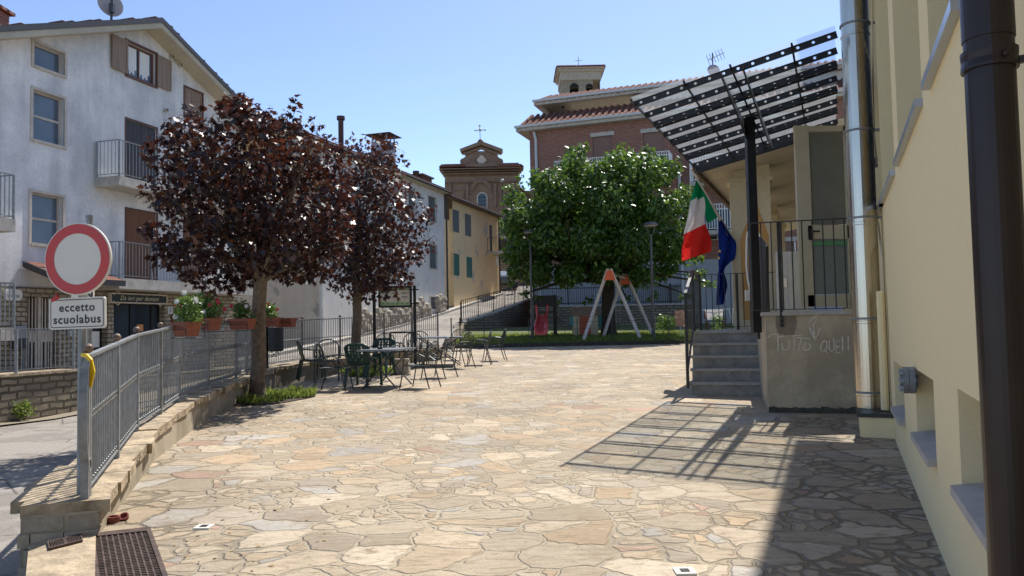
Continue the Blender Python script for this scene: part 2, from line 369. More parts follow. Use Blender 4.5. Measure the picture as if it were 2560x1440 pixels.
M = dict(
 wallrend=plaster('cement_wall_face', (.46,.40,.30), (.25,.21,.15), .8, 1.2, (.33,.28,.2)), paving=flagstone(), asphalt=asphalt(), tiles=tiles(), glass=glassmat('window_glass'), bluepane=glassmat('roller_blind_glass', (.10,.13,.165), .15, .6),
 house=plaster('grey_white_render', (.88,.85,.81), (.43,.43,.43), .7, .5),
 soffit=plaster('cream_soffit', (.55,.49,.37), (.33,.29,.22), .5, .5),
 beige=plaster('beige_render', (.84,.72,.56), (.62,.52,.41), .5, .45, (.46,.42,.37)),
 greywall=plaster('pale_grey_render', (.82,.79,.74), (.58,.56,.54), .6, .4, (.56,.54,.52)),
 ochre=plaster('ochre_render', (.86,.66,.37), (.68,.54,.35), .5, .35, (.52,.47,.41)),
 yellow=plaster('pale_yellow_render', (.90,.75,.44), (.84,.69,.40), .35, .3, None, .05, False, .5),
 blockm=plaster('worn_beige_render', (.62,.52,.36), (.34,.28,.2), .9, .9),
 pillar=plaster('cream_pillar_render', (.70,.62,.44), (.5,.44,.31), .5, 1.0),
 orange=plaster('orange_paint', (.62,.36,.14), (.5,.3,.13), .4, 1.0),
 white=plaster('white_render', (.66,.62,.58), (.42,.38,.35), .7, .6),
 stonewall=brick('rough_stone_masonry', (.24,.195,.135), (.34,.285,.205), (.10,.085,.065), .42, .16, .03, (.14,.12,.09), 1, .12),
 stonelow=brick('weathered_low_wall_stone', (.30,.24,.165), (.40,.325,.23), (.12,.10,.07), .5, .13, .025, (.18,.15,.11), 1, .14),
 clad=brick('stone_cladding', (.28,.235,.17), (.42,.355,.265), (.14,.12,.09), .28, .12, .018, None, .9, .07),
 brickw=brick('red_brick', (.21,.082,.055), (.30,.125,.085), (.28,.22,.18), .26, .085, .012),
 churchb=brick('old_brick', (.16,.085,.055), (.26,.155,.105), (.26,.21,.16), .4, .12, .02, (.25,.19,.14)),
 towerst=brick('tower_stone', (.26,.22,.165), (.35,.30,.235), (.19,.165,.125), .5, .2, .03, (.3,.26,.2)),
 concrete=plain('concrete', (.42,.39,.34), .9, 0, .25, 4, .3, 40), stairst=plain('grey_step_stone', (.27,.25,.215), .85, 0, .3, 6, .3, 50),
 tread=plain('granite_tread', (.34,.315,.28), .7, 0, .35, 40, .1, 80),
 capst=plain('sandstone_coping', (.36,.285,.19), .9, 0, .5, 5, .9, 18, bd=.03),
 galv=plain('galvanised_steel', (.235,.245,.25), .5, .35, .25, 12, .08, 70), dkmetal=plain('dark_grey_metal', (.055,.058,.06), .45, .5, .2, 8, .05),
 black=plain('black_metal', (.018,.018,.02), .45, .3, .2, 8, .05), brown=plain('brown_painted_pipe', (.028,.018,.015), .35, .3, .25, 5, .05),
 whitem=plain('white_painted_metal', (.75,.75,.73), .5, 0, .08), sillgrey=plain('grey_sill', (.44,.40,.35), .8, 0, .12), greyp=plain('grey_paint', (.32,.34,.36), .6, 0, .12), binm=plain('dark_blue_grey_bin', (.035,.045,.055), .5, .3, .15), tabtop=plain('grey_table_top', (.20,.22,.24), .4, .3, .15, 20, .1), lampm=plain('grey_lamp_metal', (.10,.10,.10), .5, .3, .15), shing=brick('toy_shingles', (.45,.36,.28), (.52,.42,.33), (.2,.14,.1), .14, .07, .012),
 orangedoor=plain('faded_red_door', (.42,.10,.05), .6, 0, .1), swingwd=plain('weathered_swing_wood', (.62,.57,.50), .7, 0, .2, 14, .3), carglass=plain('bright_windscreen', (.18,.22,.27), .15, 0, .1, 3, 0), redclay=plain('dark_red_clay', (.20,.05,.045), .7), dryleaf=plain('dry_leaf', (.35,.24,.12), .8),
 lgrey=plain('pale_grey_panel', (.50,.52,.52), .6, 0, .08),
 signw=plain('sign_white', (.66,.63,.56), .4, 0, .05, 3, 0), signr=plain('sign_red', (.50,.035,.03), .4, 0, .08, 3, 0), signk=plain('sign_black', (.02,.02,.022), .5, 0, .05, 3, 0),
 terr=plain('terracotta', (.26,.085,.05), .8, 0, .25, 20), soil=plain('soil', (.05,.035,.025), .95, 0, .4, 40, .8, 60),
 shutdark=wood('dark_grey_shutter_wood', (.05,.048,.052), (.09,.085,.09)), shutbr=wood('brown_shutter_wood', (.15,.065,.035), (.25,.12,.07)), shutpale=wood('weathered_shutter_wood', (.23,.165,.12), (.33,.25,.19)),
 frame_br=plain('brown_window_frame', (.12,.045,.025), .5), towertrim=plain('weathered_tower_trim', (.38,.33,.27), .9, 0, .25), sillst=plain('stone_surround', (.55,.48,.40), .8, 0, .15),
 shutgreen=plain('green_shutter', (.035,.16,.13), .6), shutgrey=plain('faded_grey_shutter', (.12,.14,.145), .7),
 gutter=plain('dark_gutter', (.035,.033,.036), .5), eavewood=plain('brown_eave_wood', (.10,.065,.045), .8, 0, .3),
 dark=plain('dark_interior', (.012,.011,.011), .9, 0, .3, 3, 0), plgreen=plain('green_plastic', (.028,.065,.05), .38, 0, .15, 10, .03), chairm=plain('green_grey_enamel', (.05,.062,.062), .32, .55, .2, 10, .04),
 chairseat=plain('mesh_seat_enamel', (.11,.13,.13), .4, .5, .15, 10, .04),
 bark=plain('grey_bark', (.17,.13,.095), .9, 0, .4, 14, 1, 35, bd=.02), bark2=plain('dark_bark', (.055,.042,.03), .95, 0, .4, 10, 1, 25, bd=.03),
 maple=leafmat('copper_maple_leaf', [(0,(.008,.007,.010)),(.4,(.013,.009,.011)),(.6,(.024,.012,.012)),(.84,(.05,.022,.015)),(1,(.14,.055,.025))], (.28,.07,.03), .16, .40, .45),
 green=leafmat('mulberry_leaf', [(0,(.014,.040,.009)),(.45,(.036,.088,.016)),(.8,(.075,.15,.024)),(1,(.13,.21,.035))], (.26,.42,.05), .30, .38, .45),
 grassm=leafmat('grass_blade', [(0,(.09,.14,.025)),(.6,(.15,.22,.045)),(1,(.32,.31,.12))], (.4,.5,.1), .4, .6, .2),
 potleaf=leafmat('potted_leaf', [(0,(.03,.08,.015)),(.7,(.07,.14,.03)),(1,(.16,.22,.05))], (.25,.4,.06), .35, .35),
 petalr=leafmat('red_petal', [(0,(.35,.01,.03)),(1,(.6,.04,.06))], (.7,.05,.06), .35, .5), petalw=leafmat('white_petal', [(0,(.7,.68,.6)),(1,(.85,.8,.78))], (.8,.8,.7), .35, .5),
 lawn=plain('lawn_ground', (.10,.13,.04), .95, 0, .4, 2.5, .8, 30, c2=(.12,.14,.045), bd=.03), earth=plain('dusty_earth', (.33,.27,.19), .95, 0, .3, 1.2, .6, 25, c2=(.24,.22,.15)),
 sflag_g=cloth('green_flag_cloth', (.005,.27,.10)), sflag_w=cloth('white_flag_cloth', (.72,.70,.70)), sflag_r=cloth('red_flag_cloth', (.70,.035,.03)), sflag_b=cloth('blue_flag_cloth', (.01,.035,.24)), star=plain('gold_star', (.75,.55,.12), .6, 0, .05, 5, 0),
 tent=cloth('pale_green_canvas', (.62,.75,.62), .3), towel1=cloth('tan_towel', (.62,.36,.25), .3), towel2=cloth('white_towel', (.75,.70,.72), .3),
 redpl=plain('red_plastic', (.80,.10,.10), .3, 0, .1, 10, 0), orangepl=plain('orange_plastic', (.75,.13,.04), .4, 0, .1, 10, 0), cream=plain('cream_plastic', (.55,.50,.33), .5, 0, .1), teal=plain('teal_plastic', (.02,.30,.32), .5, 0, .1),
 cglass=canopy_glass(), steel=steelpipe(), yel=plain('yellow_ribbon', (.85,.55,.01), .5, 0, .05, 5, 0), rust=plain('rusty_cast_iron', (.085,.058,.048), .8, .3, .5, 12, .4, 60),
 doorcream=plain('cream_door_paint', (.50,.44,.31), .5, 0, .08, 3, 0), doorglass=glassmat('reflective_door_glass', (.17,.165,.13), .25, .4), lampgl=plain('lamp_diffuser', (.5,.5,.48), .3),
 boardp=plain('poster_paper', (.80,.78,.72), .5, 0, .05, 4, 0), boardg=plain('poster_green', (.10,.30,.12), .5, 0, .05, 4, 0), boardlg=plain('poster_pale_green', (.50,.66,.38), .5, 0, .05, 4, 0),
 slate=plain('dark_slate', (.02,.032,.03), .5, 0, .2), gold=plain('gold_lettering', (.75,.70,.5), .5, 0, .1), paper=plain('orange_paper', (.65,.27,.11), .8, 0, .05, 4, 0),
 chalk=plain('chalk', (.68,.63,.54), .9, 0, .2, 20, 0), stain=plain('damp_stain', (.24,.19,.135), .9, 0, .2, 8, .1), skin=plain('skin', (.45,.27,.19), .6, 0, .1), shirt=plain('grey_shirt', (.42,.42,.44), .8, 0, .1), skirt=plain('dark_skirt', (.035,.035,.045), .8),
 hair=plain('grey_hair', (.2,.18,.16), .8), carp=plain('dark_blue_car_paint', (.05,.07,.10), .3, .3, .1, 3, 0), zincsill=plain('zinc_sill', (.42,.45,.5), .3, .6, .12, 4, 0), oldstone=plain('old_stone_block', (.36,.31,.24), .9, 0, .3, 5, .6, 25, bd=.02),
 moss=plain('mossy_base', (.07,.065,.05), .95, 0, .4, 9, .8, 30, bd=.02), board=plain('dark_board', (.035,.033,.032), .6, 0, .2), polewood=plain('white_flag_pole', (.55,.53,.5), .5, 0, .1), bolt=plain('clear_dot', (.75,.78,.8), .5, 0, .03, 3, 0), rustball=plain('tarnished_ball', (.16,.12,.10), .6, .5, .4, 20), lowpane=glassmat('pale_lower_pane', (.16,.19,.18), .1, .6), rollsh=plain('brown_roller_shutter', (.20,.115,.085), .7, 0, .1), dish=plain('satellite_dish', (.38,.33,.33), .6, 0, .08),
)
# ------------------------------------------------------------------ facades
class Fac:
    def __init__(s, o, d, flip=1):
        s.o = Vector((o[0], o[1], 0)); s.d = Vector((d[0], d[1], 0)).normalized()
        s.n = Vector((s.d.y, -s.d.x, 0)) * flip        # outward
    def pt(s, u, z, off=0): return s.o + s.d*u + s.n*off + Vector((0, 0, z))
    def hit(s, px, py, off=0):
        r = ray(px, py); t = (s.o + s.n*off - CAM).dot(s.n) / r.dot(s.n); p = CAM + r*t
        return (p - s.o).dot(s.d), p.z
    def box(s, mb, u0, u1, z0, z1, o0, o1, mi=0):
        P = s.pt
        return mb.hexa([P(u0,z0,o1), P(u1,z0,o1), P(u1,z0,o0), P(u0,z0,o0), P(u0,z1,o1), P(u1,z1,o1), P(u1,z1,o0), P(u0,z1,o0)], mi)
    def wall(s, mb, us, ztop, zbot, holes, depth=.18, mi=0, off=0):
        """outer skin of a wall with real openings; ztop(u) is linear between the given us"""
        U = sorted(set([round(x, 4) for x in us] + [round(h[i], 4) for h in holes for i in (0, 1)]))
        U = [u for u in U if us[0]-1e-6 <= u <= us[-1]+1e-6]
        Z = sorted(set([zbot] + [h[i] for h in holes for i in (2, 3)]))
        for a, b in zip(U[:-1], U[1:]):
            ta, tb = ztop(a+1e-4), ztop(b-1e-4); zs = Z + [max(ta, tb)+.01]; zs = sorted(set(zs))
            for z0, z1 in zip(zs[:-1], zs[1:]):
                if any(h[0] < (a+b)/2 < h[1] and h[2] < (z0+z1)/2 < h[3] for h in holes): continue
                poly = [(a, z0), (b, z0), (b, z1), (a, z1)]; out = []
                for i in range(4):
                    p, q = poly[i], poly[(i+1) % 4]
                    fp = (ta + (tb-ta)*(p[0]-a)/(b-a)) - p[1]; fq = (ta + (tb-ta)*(q[0]-a)/(b-a)) - q[1]
                    if fp >= 0: out.append(p)
                    if fp*fq < 0: t = fp/(fp-fq); out.append((p[0]+(q[0]-p[0])*t, p[1]+(q[1]-p[1])*t))
                if len(out) >= 3: mb.add([s.pt(u, z, off) for u, z in out], [list(range(len(out)))], mi)
        for (a, b, c, d) in [h[:4] for h in holes]:
            P = lambda u, z, o: s.pt(u, z, off+o)
            mb.add([P(a,c,0), P(a,d,0), P(a,d,-depth), P(a,c,-depth)], [(0,1,2,3)], mi)
            mb.add([P(b,c,0), P(b,d,0), P(b,d,-depth), P(b,c,-depth)], [(3,2,1,0)], mi)
            mb.add([P(a,d,0), P(b,d,0), P(b,d,-depth), P(a,d,-depth)], [(0,1,2,3)], mi)
            mb.add([P(a,c,0), P(b,c,0), P(b,c,-depth), P(a,c,-depth)], [(3,2,1,0)], mi)
    def hole(s, xl, yt, yb, xr, off=0):
        u0, z1 = s.hit(xl, yt, off); _, z0 = s.hit(xl, yb, off); u1, _ = s.hit(xr, (yt+yb)/2, off)
        return (u0, u1, z0, z1)
def surround(fc, T, h, w=.07, out=.03, mat='sillst', name='window_surround', parent=None):
    b = MB(); a, c, d, e = h
    fc.box(b, a-w, a, d-w, e+w, -.02, out); fc.box(b, c, c+w, d-w, e+w, -.02, out); fc.box(b, a, c, e, e+w, -.02, out); fc.box(b, a, c, d-w, d, -.02, out+.02)
    return T.part(name, b, M[mat], parent)
def window(fc, T, h, depth=.14, frame='sillst', fw_=.05, mull=(0, 0), pane='bluepane', name='window', sur=True, sm='sillst', label=None):
    a, c, d, e = h; b = MB(); o0, o1 = -depth-.02, -depth+.03
    for (p, q, r_, t) in ((a+.002, a+fw_, d+.002, e-.002), (c-fw_, c-.002, d+.002, e-.002), (a+fw_, c-fw_, d+.002, d+fw_), (a+fw_, c-fw_, e-fw_, e-.002)): fc.box(b, p, q, r_, t, o0, o1)
    nv, nh = mull
    for i in range(nv): x = a + (c-a)*(i+1)/(nv+1); fc.box(b, x-.03, x+.03, d+fw_, e-fw_, o0+.002, o1-.002)
    for i in range(nh): z = d + (e-d)*(i+1)/(nh+1); fc.box(b, a+fw_, c-fw_, z-.03, z+.03, o0+.004, o1-.004)
    wo_ = T.part(name, b, M[frame], label=label)
    g = MB(); fc.box(g, a+.01, c-.01, d+.01, e-.01, -depth-.015, -depth); T.part('pane', g, M[pane], wo_)
    if sur: surround(fc, T, h, mat=sm, parent=wo_)
    return wo_
def shutters(fc, T, h, mat, off=.02, closed=True, name='shutter', n=2, fr=None, slat=False, t=.035):
    a, c, d, e = h; w_ = (c-a)/n
    for i in range(n):
        b = MB()
        if closed: u0, u1 = a + w_*i + .004, a + w_*(i+1) - .004
        else: u0, u1 = (a - w_*1.02, a - .02) if i == 0 else (c + .02, c + w_*1.02)
        fc.box(b, u0, u1, d+.003, e-.003, off, off+t)
        if fr or slat:
            for (p, q, r_, s_) in ((u0, u0+.06, d, e), (u1-.06, u1, d, e), (u0+.06, u1-.06, e-.08, e), (u0+.06, u1-.06, d, d+.09)): fc.box(b, p, q, r_+.004, s_-.004, off+t, off+t+.014)
        if slat:
            k = int((e-d)/.09)
            for j in range(k): z = d+.1+(e-d-.2)*j/k; fc.box(b, u0+.06, u1-.06, z, z+.05, off+t, off+t+.01)
        T.part(name, b, M[mat])
def railing(mb, pts, h, sp=.11, bar=.014, post=.04, top=.04, posts=True, bot=.08, mi=0, ends=(True, True)):
    """vertical bar railing along a 3-D polyline of foot points"""
    Z = Vector((0, 0, 1)); pts = [Vector(p) for p in pts]
    for a, b in zip(pts[:-1], pts[1:]):
        mb.bar(a+Z*h, b+Z*h, top, top*.6, mi=mi); mb.bar(a+Z*bot, b+Z*bot, top*.8, top*.5, mi=mi)
        L = (b-a).length; k = max(1, int(L/sp))
        for i in range(1, k): p = a.lerp(b, i/k); mb.bar(p+Z*bot, p+Z*h, bar, bar, (1, .3, 0), mi)
    if posts:
        for i, p in enumerate(pts):
            if (i == 0 and not ends[0]) or (i == len(pts)-1 and not ends[1]): continue
            mb.bar(p-Z*.12, p+Z*h, post, post, (1, .3, 0), mi)
def gutterpipe(name, p0, p1, r, mat, label, extra=None, group=None):
    b = MB(); pts = [p0] + (extra or []) + [p1]; b.tube(pts, r, 10); T = Thing(name, label, 'downpipe', (p1[0], p1[1], p1[2]), group)
    T.part('pipe', b, M[mat], smooth=False)
    c = MB(); p0 = Vector(p0 if not extra else extra[-1]); p1 = Vector(p1)
    for i in range(3): q = p0.lerp(p1, .12+.35*i); c.tube([q-Vector((0,0,.02)), q+Vector((0,0,.02))], r*1.25, 10)
    T.part('bracket', c, M[mat]); return T

# ------------------------------------------------------------------ ground
def wallX(Y): return 0.562 + .4175*Y
rowX = lambda Y: -3.94 + .327*(Y-48)
g = MB()       # plaza sheet, follows the site's slope
pl = [(-2.9,-3),(-2.9,5.4),(-3.3,6.5),(-4.5,10.4),(-4.85,12.4),(-4.9,14.6),(-4.5,17),(-4.0,19.5),(-2.4,23),(-2.4,29),(12,29),(14,20),(8,-3)]
for i in range(1): g.add([(x, y, gz(y)) for x, y in pl], [list(range(len(pl)))])
struct('plaza_paving', g, M['paving'])
st = [(-6,-.15,-3.0),(0,-.12,-2.95),(5,-.13,-2.95),(8,-.2,-3.5),(12,-.3,-4.6),(15,-.38,-4.9),(18,-.42,-4.4),(21,-.3,-3.4),(23,-.12,-2.5),(26,.1,-2.45),(30,.45,-2.5),(34,.8,-2.65),(40.5,1.47,-2.9),(46.4,2.23,-1.3),(52,3.05,.6),(57,3.75,2.3),(65,4.8,5),(80,6.5,9),(110,9.0,18)]
def zroad(Y):
    for (a, za, _), (b, zb, _) in zip(st[:-1], st[1:]):
        if a <= Y <= b: return za + (zb-za)*(Y-a)/(b-a)
    return st[-1][1]
g = MB(); sid = MB()
def lft(Y): return rowX(Y)-1 if Y > 27 else (-11.2+.288*(Y-23.5)-1)
for (a, za, xa), (b, zb, xb) in zip(st[:-1], st[1:]):
    g.add([(lft(a), a, za), (xa, a, za), (xb, b, zb), (lft(b), b, zb)], [(0, 1, 2, 3)])
struct('street', g, M['asphalt'])
# wide ground sheet below everything
g = MB(); gy = [-60, 0, 20, 40, 60, 110, 200, 600]; gzv = [-.6, -.55, -.6, .2, 2.2, 5.5, 7, 8]
for (a, za), (b, zb) in zip(zip(gy[:-1], gzv[:-1]), zip(gy[1:], gzv[1:])):
    g.add([(-400, a, za), (400, a, za), (400, b, zb), (-400, b, zb)], [(0, 1, 2, 3)])
struct('ground', g, M['earth'])
# street verge strip in front of the terrace wall and sidewalk strip along the row
g = MB()
vz = [(14,-.32),(18,-.4),(21,-.28),(26,.12)]
for (a, za), (b, zb) in zip(vz[:-1], vz[1:]):
    xa = -11.2+.288*(a-23.5)+1.5; xb = -11.2+.288*(b-23.5)+1.5
    g.add([(xa-1.2, a, za+.02), (xa+.75, a, za+.012), (xb+.75, b, zb+.012), (xb-1.2, b, zb+.02)], [(0,1,2,3)])
struct('verge', g, M['earth'])
g = MB(); kk = [28.5,31,34,40.5,46.4,52,57]
for a, b in zip(kk[:-1], kk[1:]):
    za, zb = zroad(a), zroad(b)
    g.hexa([(rowX(a)-.3,a,za-.1),(rowX(a)+.35,a,za-.1),(rowX(b)+.35,b,zb-.1),(rowX(b)-.3,b,zb-.1),(rowX(a)-.3,a,za+.13),(rowX(a)+.35,a,za+.13),(rowX(b)+.35,b,zb+.13),(rowX(b)-.3,b,zb+.13)])
struct('kerb', g, M['concrete'])
# lawn of the playground
def zl(Y): return .84 + (Y-29)*.032
g = MB(); ly = [29.02, 31, 34, 38, 42, 46.5]
lx = lambda Y: -2.42 if Y < 30 else (-2.42 - .03*(Y-30) if Y < 42 else -2.8 + .37*(Y-42))
for a, b in zip(ly[:-1], ly[1:]):
    g.add([(lx(a), a, zl(a)), (14, a, zl(a)), (14, b, zl(b)), (lx(b), b, zl(b))], [(0,1,2,3)])
struct('lawn', g, M['lawn'])
g = MB(); g.hexa([(-2.42,28.86,.5),(13,28.86,.5),(13,29.06,.5),(-2.42,29.06,.5),(-2.42,28.86,.86),(13,28.86,.86),(13,29.06,.86),(-2.42,29.06,.86)])
solo('lawn_kerb', g, M['moss'], 'long dark low kerb between the stone plaza and the playground lawn', 'kerb')

# ------------------------------------------------------------------ left house
A = Fac((-11.2, 23.5), (.288, 1)); rA = A.hit
OH = .62
ua, za_ = A.hit(405, 46, OH); ul, zl_ = A.hit(0, 66, OH); ur, zr_ = A.hit(650, 300, OH)
sl_l = (za_-zl_)/(ua-ul); sl_r = (za_-zr_)/(ur-ua)
uL = -13.0; uR = A.hit(592, 745)[0]; urr = uR + .75
rf = lambda u: za_ - (ua-u)*sl_l if u < ua else za_ - (u-ua)*sl_r
print('house apex', ua, za_, 'slopes', sl_l, sl_r, 'uR', uR)
T = Thing('town_house', 'tall grey-white gabled house with stone ground floor, balconies and brown shutters at the left', 'house', A.pt(0, .3))
H = {}
H['w1'] = A.hole(84, 104, 162, 161); H['w2'] = A.hole(82, 222, 347, 160); H['w3'] = A.hole(78, 479, 607, 156)
H['w4'] = A.hole(316, 103, 186, 389); H['w5'] = A.hole(461, 217, 289, 505); H['d1'] = A.hole(315, 297, 474, 391)
H['d2'] = A.hole(315, 522, 703, 391); H['d3'] = A.hole(460, 553, 712, 505)
zstone = A.hit(0, 712)[1]; zs2 = A.hit(585, 744)[1]; zstone = (zstone+zs2)/2; print('zstone', zstone, A.hit(0,712), A.hit(585,744))
H['gate'] = (A.hit(66, 780)[0], A.hit(142, 780)[0], .35, A.hit(66, 741)[1])
H['side'] = (A.hit(222, 800)[0], A.hit(268, 800)[0], .35, A.hit(222, 750)[1])
H['shop'] = (A.hit(282, 800)[0], A.hit(410, 800)[0], .35, A.hit(282, 758)[1]); H['sw'] = (A.hit(455, 770)[0], A.hit(500, 770)[0], 1.9, A.hit(455, 755)[1])
H['d4'] = (A.hit(424, 850)[0], A.hit(447, 850)[0], .35, A.hit(424, 785)[1])
b = MB(); up_ = [H[k] for k in ('w1','w2','w3','w4','w5','d1','d2','d3')]
TH = .30
A.wall(b, [uL, ua, uR], lambda u: rf(u)-TH+.05, zstone, up_, .2)
A.box(b, uL, uR, zstone, rf(uL)-TH-.4, -9, -.22)   # body behind
b.add([A.pt(uR, zstone, 0), A.pt(uR, rf(uR)-TH+.1, 0), A.pt(uR, rf(uR)-TH+.1, -9), A.pt(uR, zstone, -9)], [(0,1,2,3)])
T.part('wall', b, M['house'])
b = MB(); A.wall(b, [uL, uR], lambda u: zstone, -1, [H['gate'], H['side'], H['shop'], H['sw'], H['d4']], .3, off=.03)
b.add([A.pt(uR, -1, .03), A.pt(uR, zstone, .03), A.pt(uR, zstone, -9), A.pt(uR, -1, -9)], [(0,1,2,3)])
T.part('stone_ground_floor', b, M['clad'])
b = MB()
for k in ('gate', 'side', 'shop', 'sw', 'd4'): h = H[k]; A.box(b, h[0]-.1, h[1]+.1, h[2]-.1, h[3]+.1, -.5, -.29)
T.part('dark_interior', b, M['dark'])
# roof with soffit and fascia
b = MB(); s2 = MB(); f2 = MB(); tl = MB()
for (u0, u1) in ((uL, ua), (ua, urr)):
    z0, z1 = rf(u0), rf(u1)
    P = lambda u, z, o: A.pt(u, z, o)
    tl.add([P(u0,z0+.03,OH+.02), P(u1,z1+.03,OH+.02), P(u1,z1+.03,-9), P(u0,z0+.03,-9)], [(0,1,2,3)])
    f2.hexa([P(u0,z0-.13,OH+.03), P(u1,z1-.13,OH+.03), P(u1,z1-.13,OH-.05), P(u0,z0-.13,OH-.05), P(u0,z0+.025,OH+.03), P(u1,z1+.025,OH+.03), P(u1,z1+.025,OH-.05), P(u0,z0+.025,OH-.05)])
    s2.hexa([P(u0,z0-TH,OH), P(u1,z1-TH,OH), P(u1,z1-TH,-9), P(u0,z0-TH,-9), P(u0,z0-.135,OH), P(u1,z1-.135,OH), P(u1,z1-.135,-9), P(u0,z0-.135,-9)])
for i in range(60):
    u = uL + (urr-uL)*i/60; z = rf(u) + .03
    if random.random() < .5: A.box(tl, u, u+.16, z-.03, z+.03+.03*random.random(), OH-.5, OH-.03)
ro = T.part('roof', s2, M['soffit']); T.part('roof_tiles', tl, M['tiles'], ro); T.part('fascia', f2, M['gutter'], ro)
for k, mu in (('w1', (0,0)), ('w2', (0,1)), ('w3', (0,1))): window(A, T, H[k], .16, 'sillst', .04, mu)
wo4 = window(A, T, H['w4'], .12, 'frame_br', .07, (1,0), sur=True, sm='frame_br')
b = MB(); h = H['w4']
for k_ in range(2):
    m0 = h[0]+.08+(h[1]-h[0]-.12)*k_/2; m1 = m0+(h[1]-h[0])/2-.16; zt_ = h[3]-.06; zb_ = h[2]+.08
    for j_ in range(6):
        x0 = m0+(m1-m0)*j_/6; x1 = x0+(m1-m0)/6.5; zz_ = zb_+(zt_-zb_)*(.25+.5*abs(j_-2.5)/2.5)*(.3 if j_%2 else .1); A.box(b, x0, x1, zz_, zt_, -.119+.002*j_/6, -.114+.002*j_/6)
T.part('lace_curtain', b, M['boardp'], wo4)
shutters(A, T, H['w4'], 'shutpale', .04, False, fr=1); shutters(A, T, H['w5'], 'shutpale', -.05, fr=1); surround(A, T, H['w5'], .05, mat='frame_br')
for k, mt_ in (('d1', 'shutdark'), ('d2', 'shutbr'), ('d3', 'shutbr')):
    shutters(A, T, H[k], mt_, -.08, name='balcony_door'); surround(A, T, H[k], .05, .02, 'frame_br', 'door_surround')
# gas pipe under eave and vents
b = MB(); b.tube([A.pt(*A.hit(433,152), .05), A.pt(*A.hit(455,165), .05), A.pt(*A.hit(557,262), .05)], .03); T.part('eave_pipe', b, M['soffit'])
for (x, y) in ((425,143),(446,164),(411,276)):
    b = MB(); p = A.pt(*A.hit(x, y)); b.tube([p, p+A.n*.12], .055, 10); b.tube([p+A.n*.06, p+A.n*.125], .035, 8, 1); T.part('vent', b, [M['soffit'], M['dark']])
# ground floor fittings
h = H['gate']; b = MB()
for i in range(9): u = h[0]+.06+(h[1]-h[0]-.12)*i/8; A.box(b, u-.016, u+.016, h[2], h[3]-.02, -.12, -.09)
A.box(b, h[0], h[1], 1.35, 1.65, -.11, -.10); A.box(b, h[0], h[1], h[2]+.02, h[2]+.2, -.115, -.085); A.box(b, h[0]+.42, h[0]+.5, h[2], h[3], -.125, -.08)
T.part('gate_grille', b, M['sillst'])
h = H['shop']; b = MB(); A.box(b, h[0]+.02, h[1]-.02, h[2], h[3]-.02, -.22, -.2); so_ = T.part('shop_front', b, M['glass'])
b = MB()
for u in (h[0]+.03, h[0]+(h[1]-h[0])*.42, h[1]-.35, h[1]-.05): A.box(b, u-.03, u+.03, h[2], h[3], -.198, -.16)
T.part('frame', b, M['black'], so_)
b = MB(); A.box(b, *sorted((A.hit(356,820)[0], A.hit(371,820)[0])), A.hit(356,828)[1], A.hit(356,811)[1], -.198, -.19); T.part('paper_notice', b, M['paper'], so_)
h = H['side']; b = MB(); A.box(b, h[0]+.02, h[1]-.02, h[2], h[3]-.02, -.2, -.18); sd_ = T.part('side_door', b, M['black'])
b = MB(); A.box(b, h[1]-.36, h[1]-.1, 1.15, 1.6, -.178, -.17); T.part('white_notice', b, M['boardp'], sd_)
h = H['sw']; b = MB(); A.box(b, h[0]+.02, h[1]-.02, h[2]+.02, h[3]-.02, -.2, -.18); T.part('small_window', b, M['glass'])
h = H['d4']; b = MB(); A.box(b, h[0]+.02, h[1]-.02, h[2]+.02, h[3]-.02, -.2, -.18); T.part('small_door', b, M['frame_br'])
# shop sign
u0, z1 = A.hit(277, 731, .15); _, z0 = A.hit(277, 757, .15); u1, _ = A.hit(419, 745, .15)
S = Thing('shop_sign', 'dark chalkboard style shop sign with cursive lettering over the glass shop front', 'sign', A.pt((u0+u1)/2, z0, .1))
b = MB(); A.box(b, u0+.03, u1-.03, z0+.03, z1-.03, .05, .12); S.part('board', b, M['slate'])
b = MB(); [A.box(b, *q, .04, .15) for q in ((u0, u1, z0, z0+.035), (u0, u1, z1-.035, z1), (u0, u0+.035, z0+.035, z1-.035), (u1-.035, u1, z0+.035, z1-.035))]; S.part('frame', b, M['sillst'])
tm = text_mb('Da ieri per domani', .30, -.002, .35, 1.05); MX = Matrix.Translation(A.pt((u0+u1)/2, (z0+z1)/2, .124)) @ Matrix((A.d, (0,0,1), A.n)).transposed().to_4x4()
xs = [p.x for p in tm.v]; k = (u1-u0)*.68/(max(xs)-min(xs)); b = MB().extend(tm, MX @ Matrix.Scale(k, 4))
for sx, sz in ((-1,-1),(-1,1),(1,-1),(1,1)):
    pts = [A.pt((u0+u1)/2 + sx*((u1-u0)/2-.07-.33*t), (z0+z1)/2 + sz*(.15-.05*math.sin(t*7)), .125) for t in [i/12 for i in range(13)]]; b.ribbon(pts, .018, A.n)
S.part('lettering', b, M['gold'])
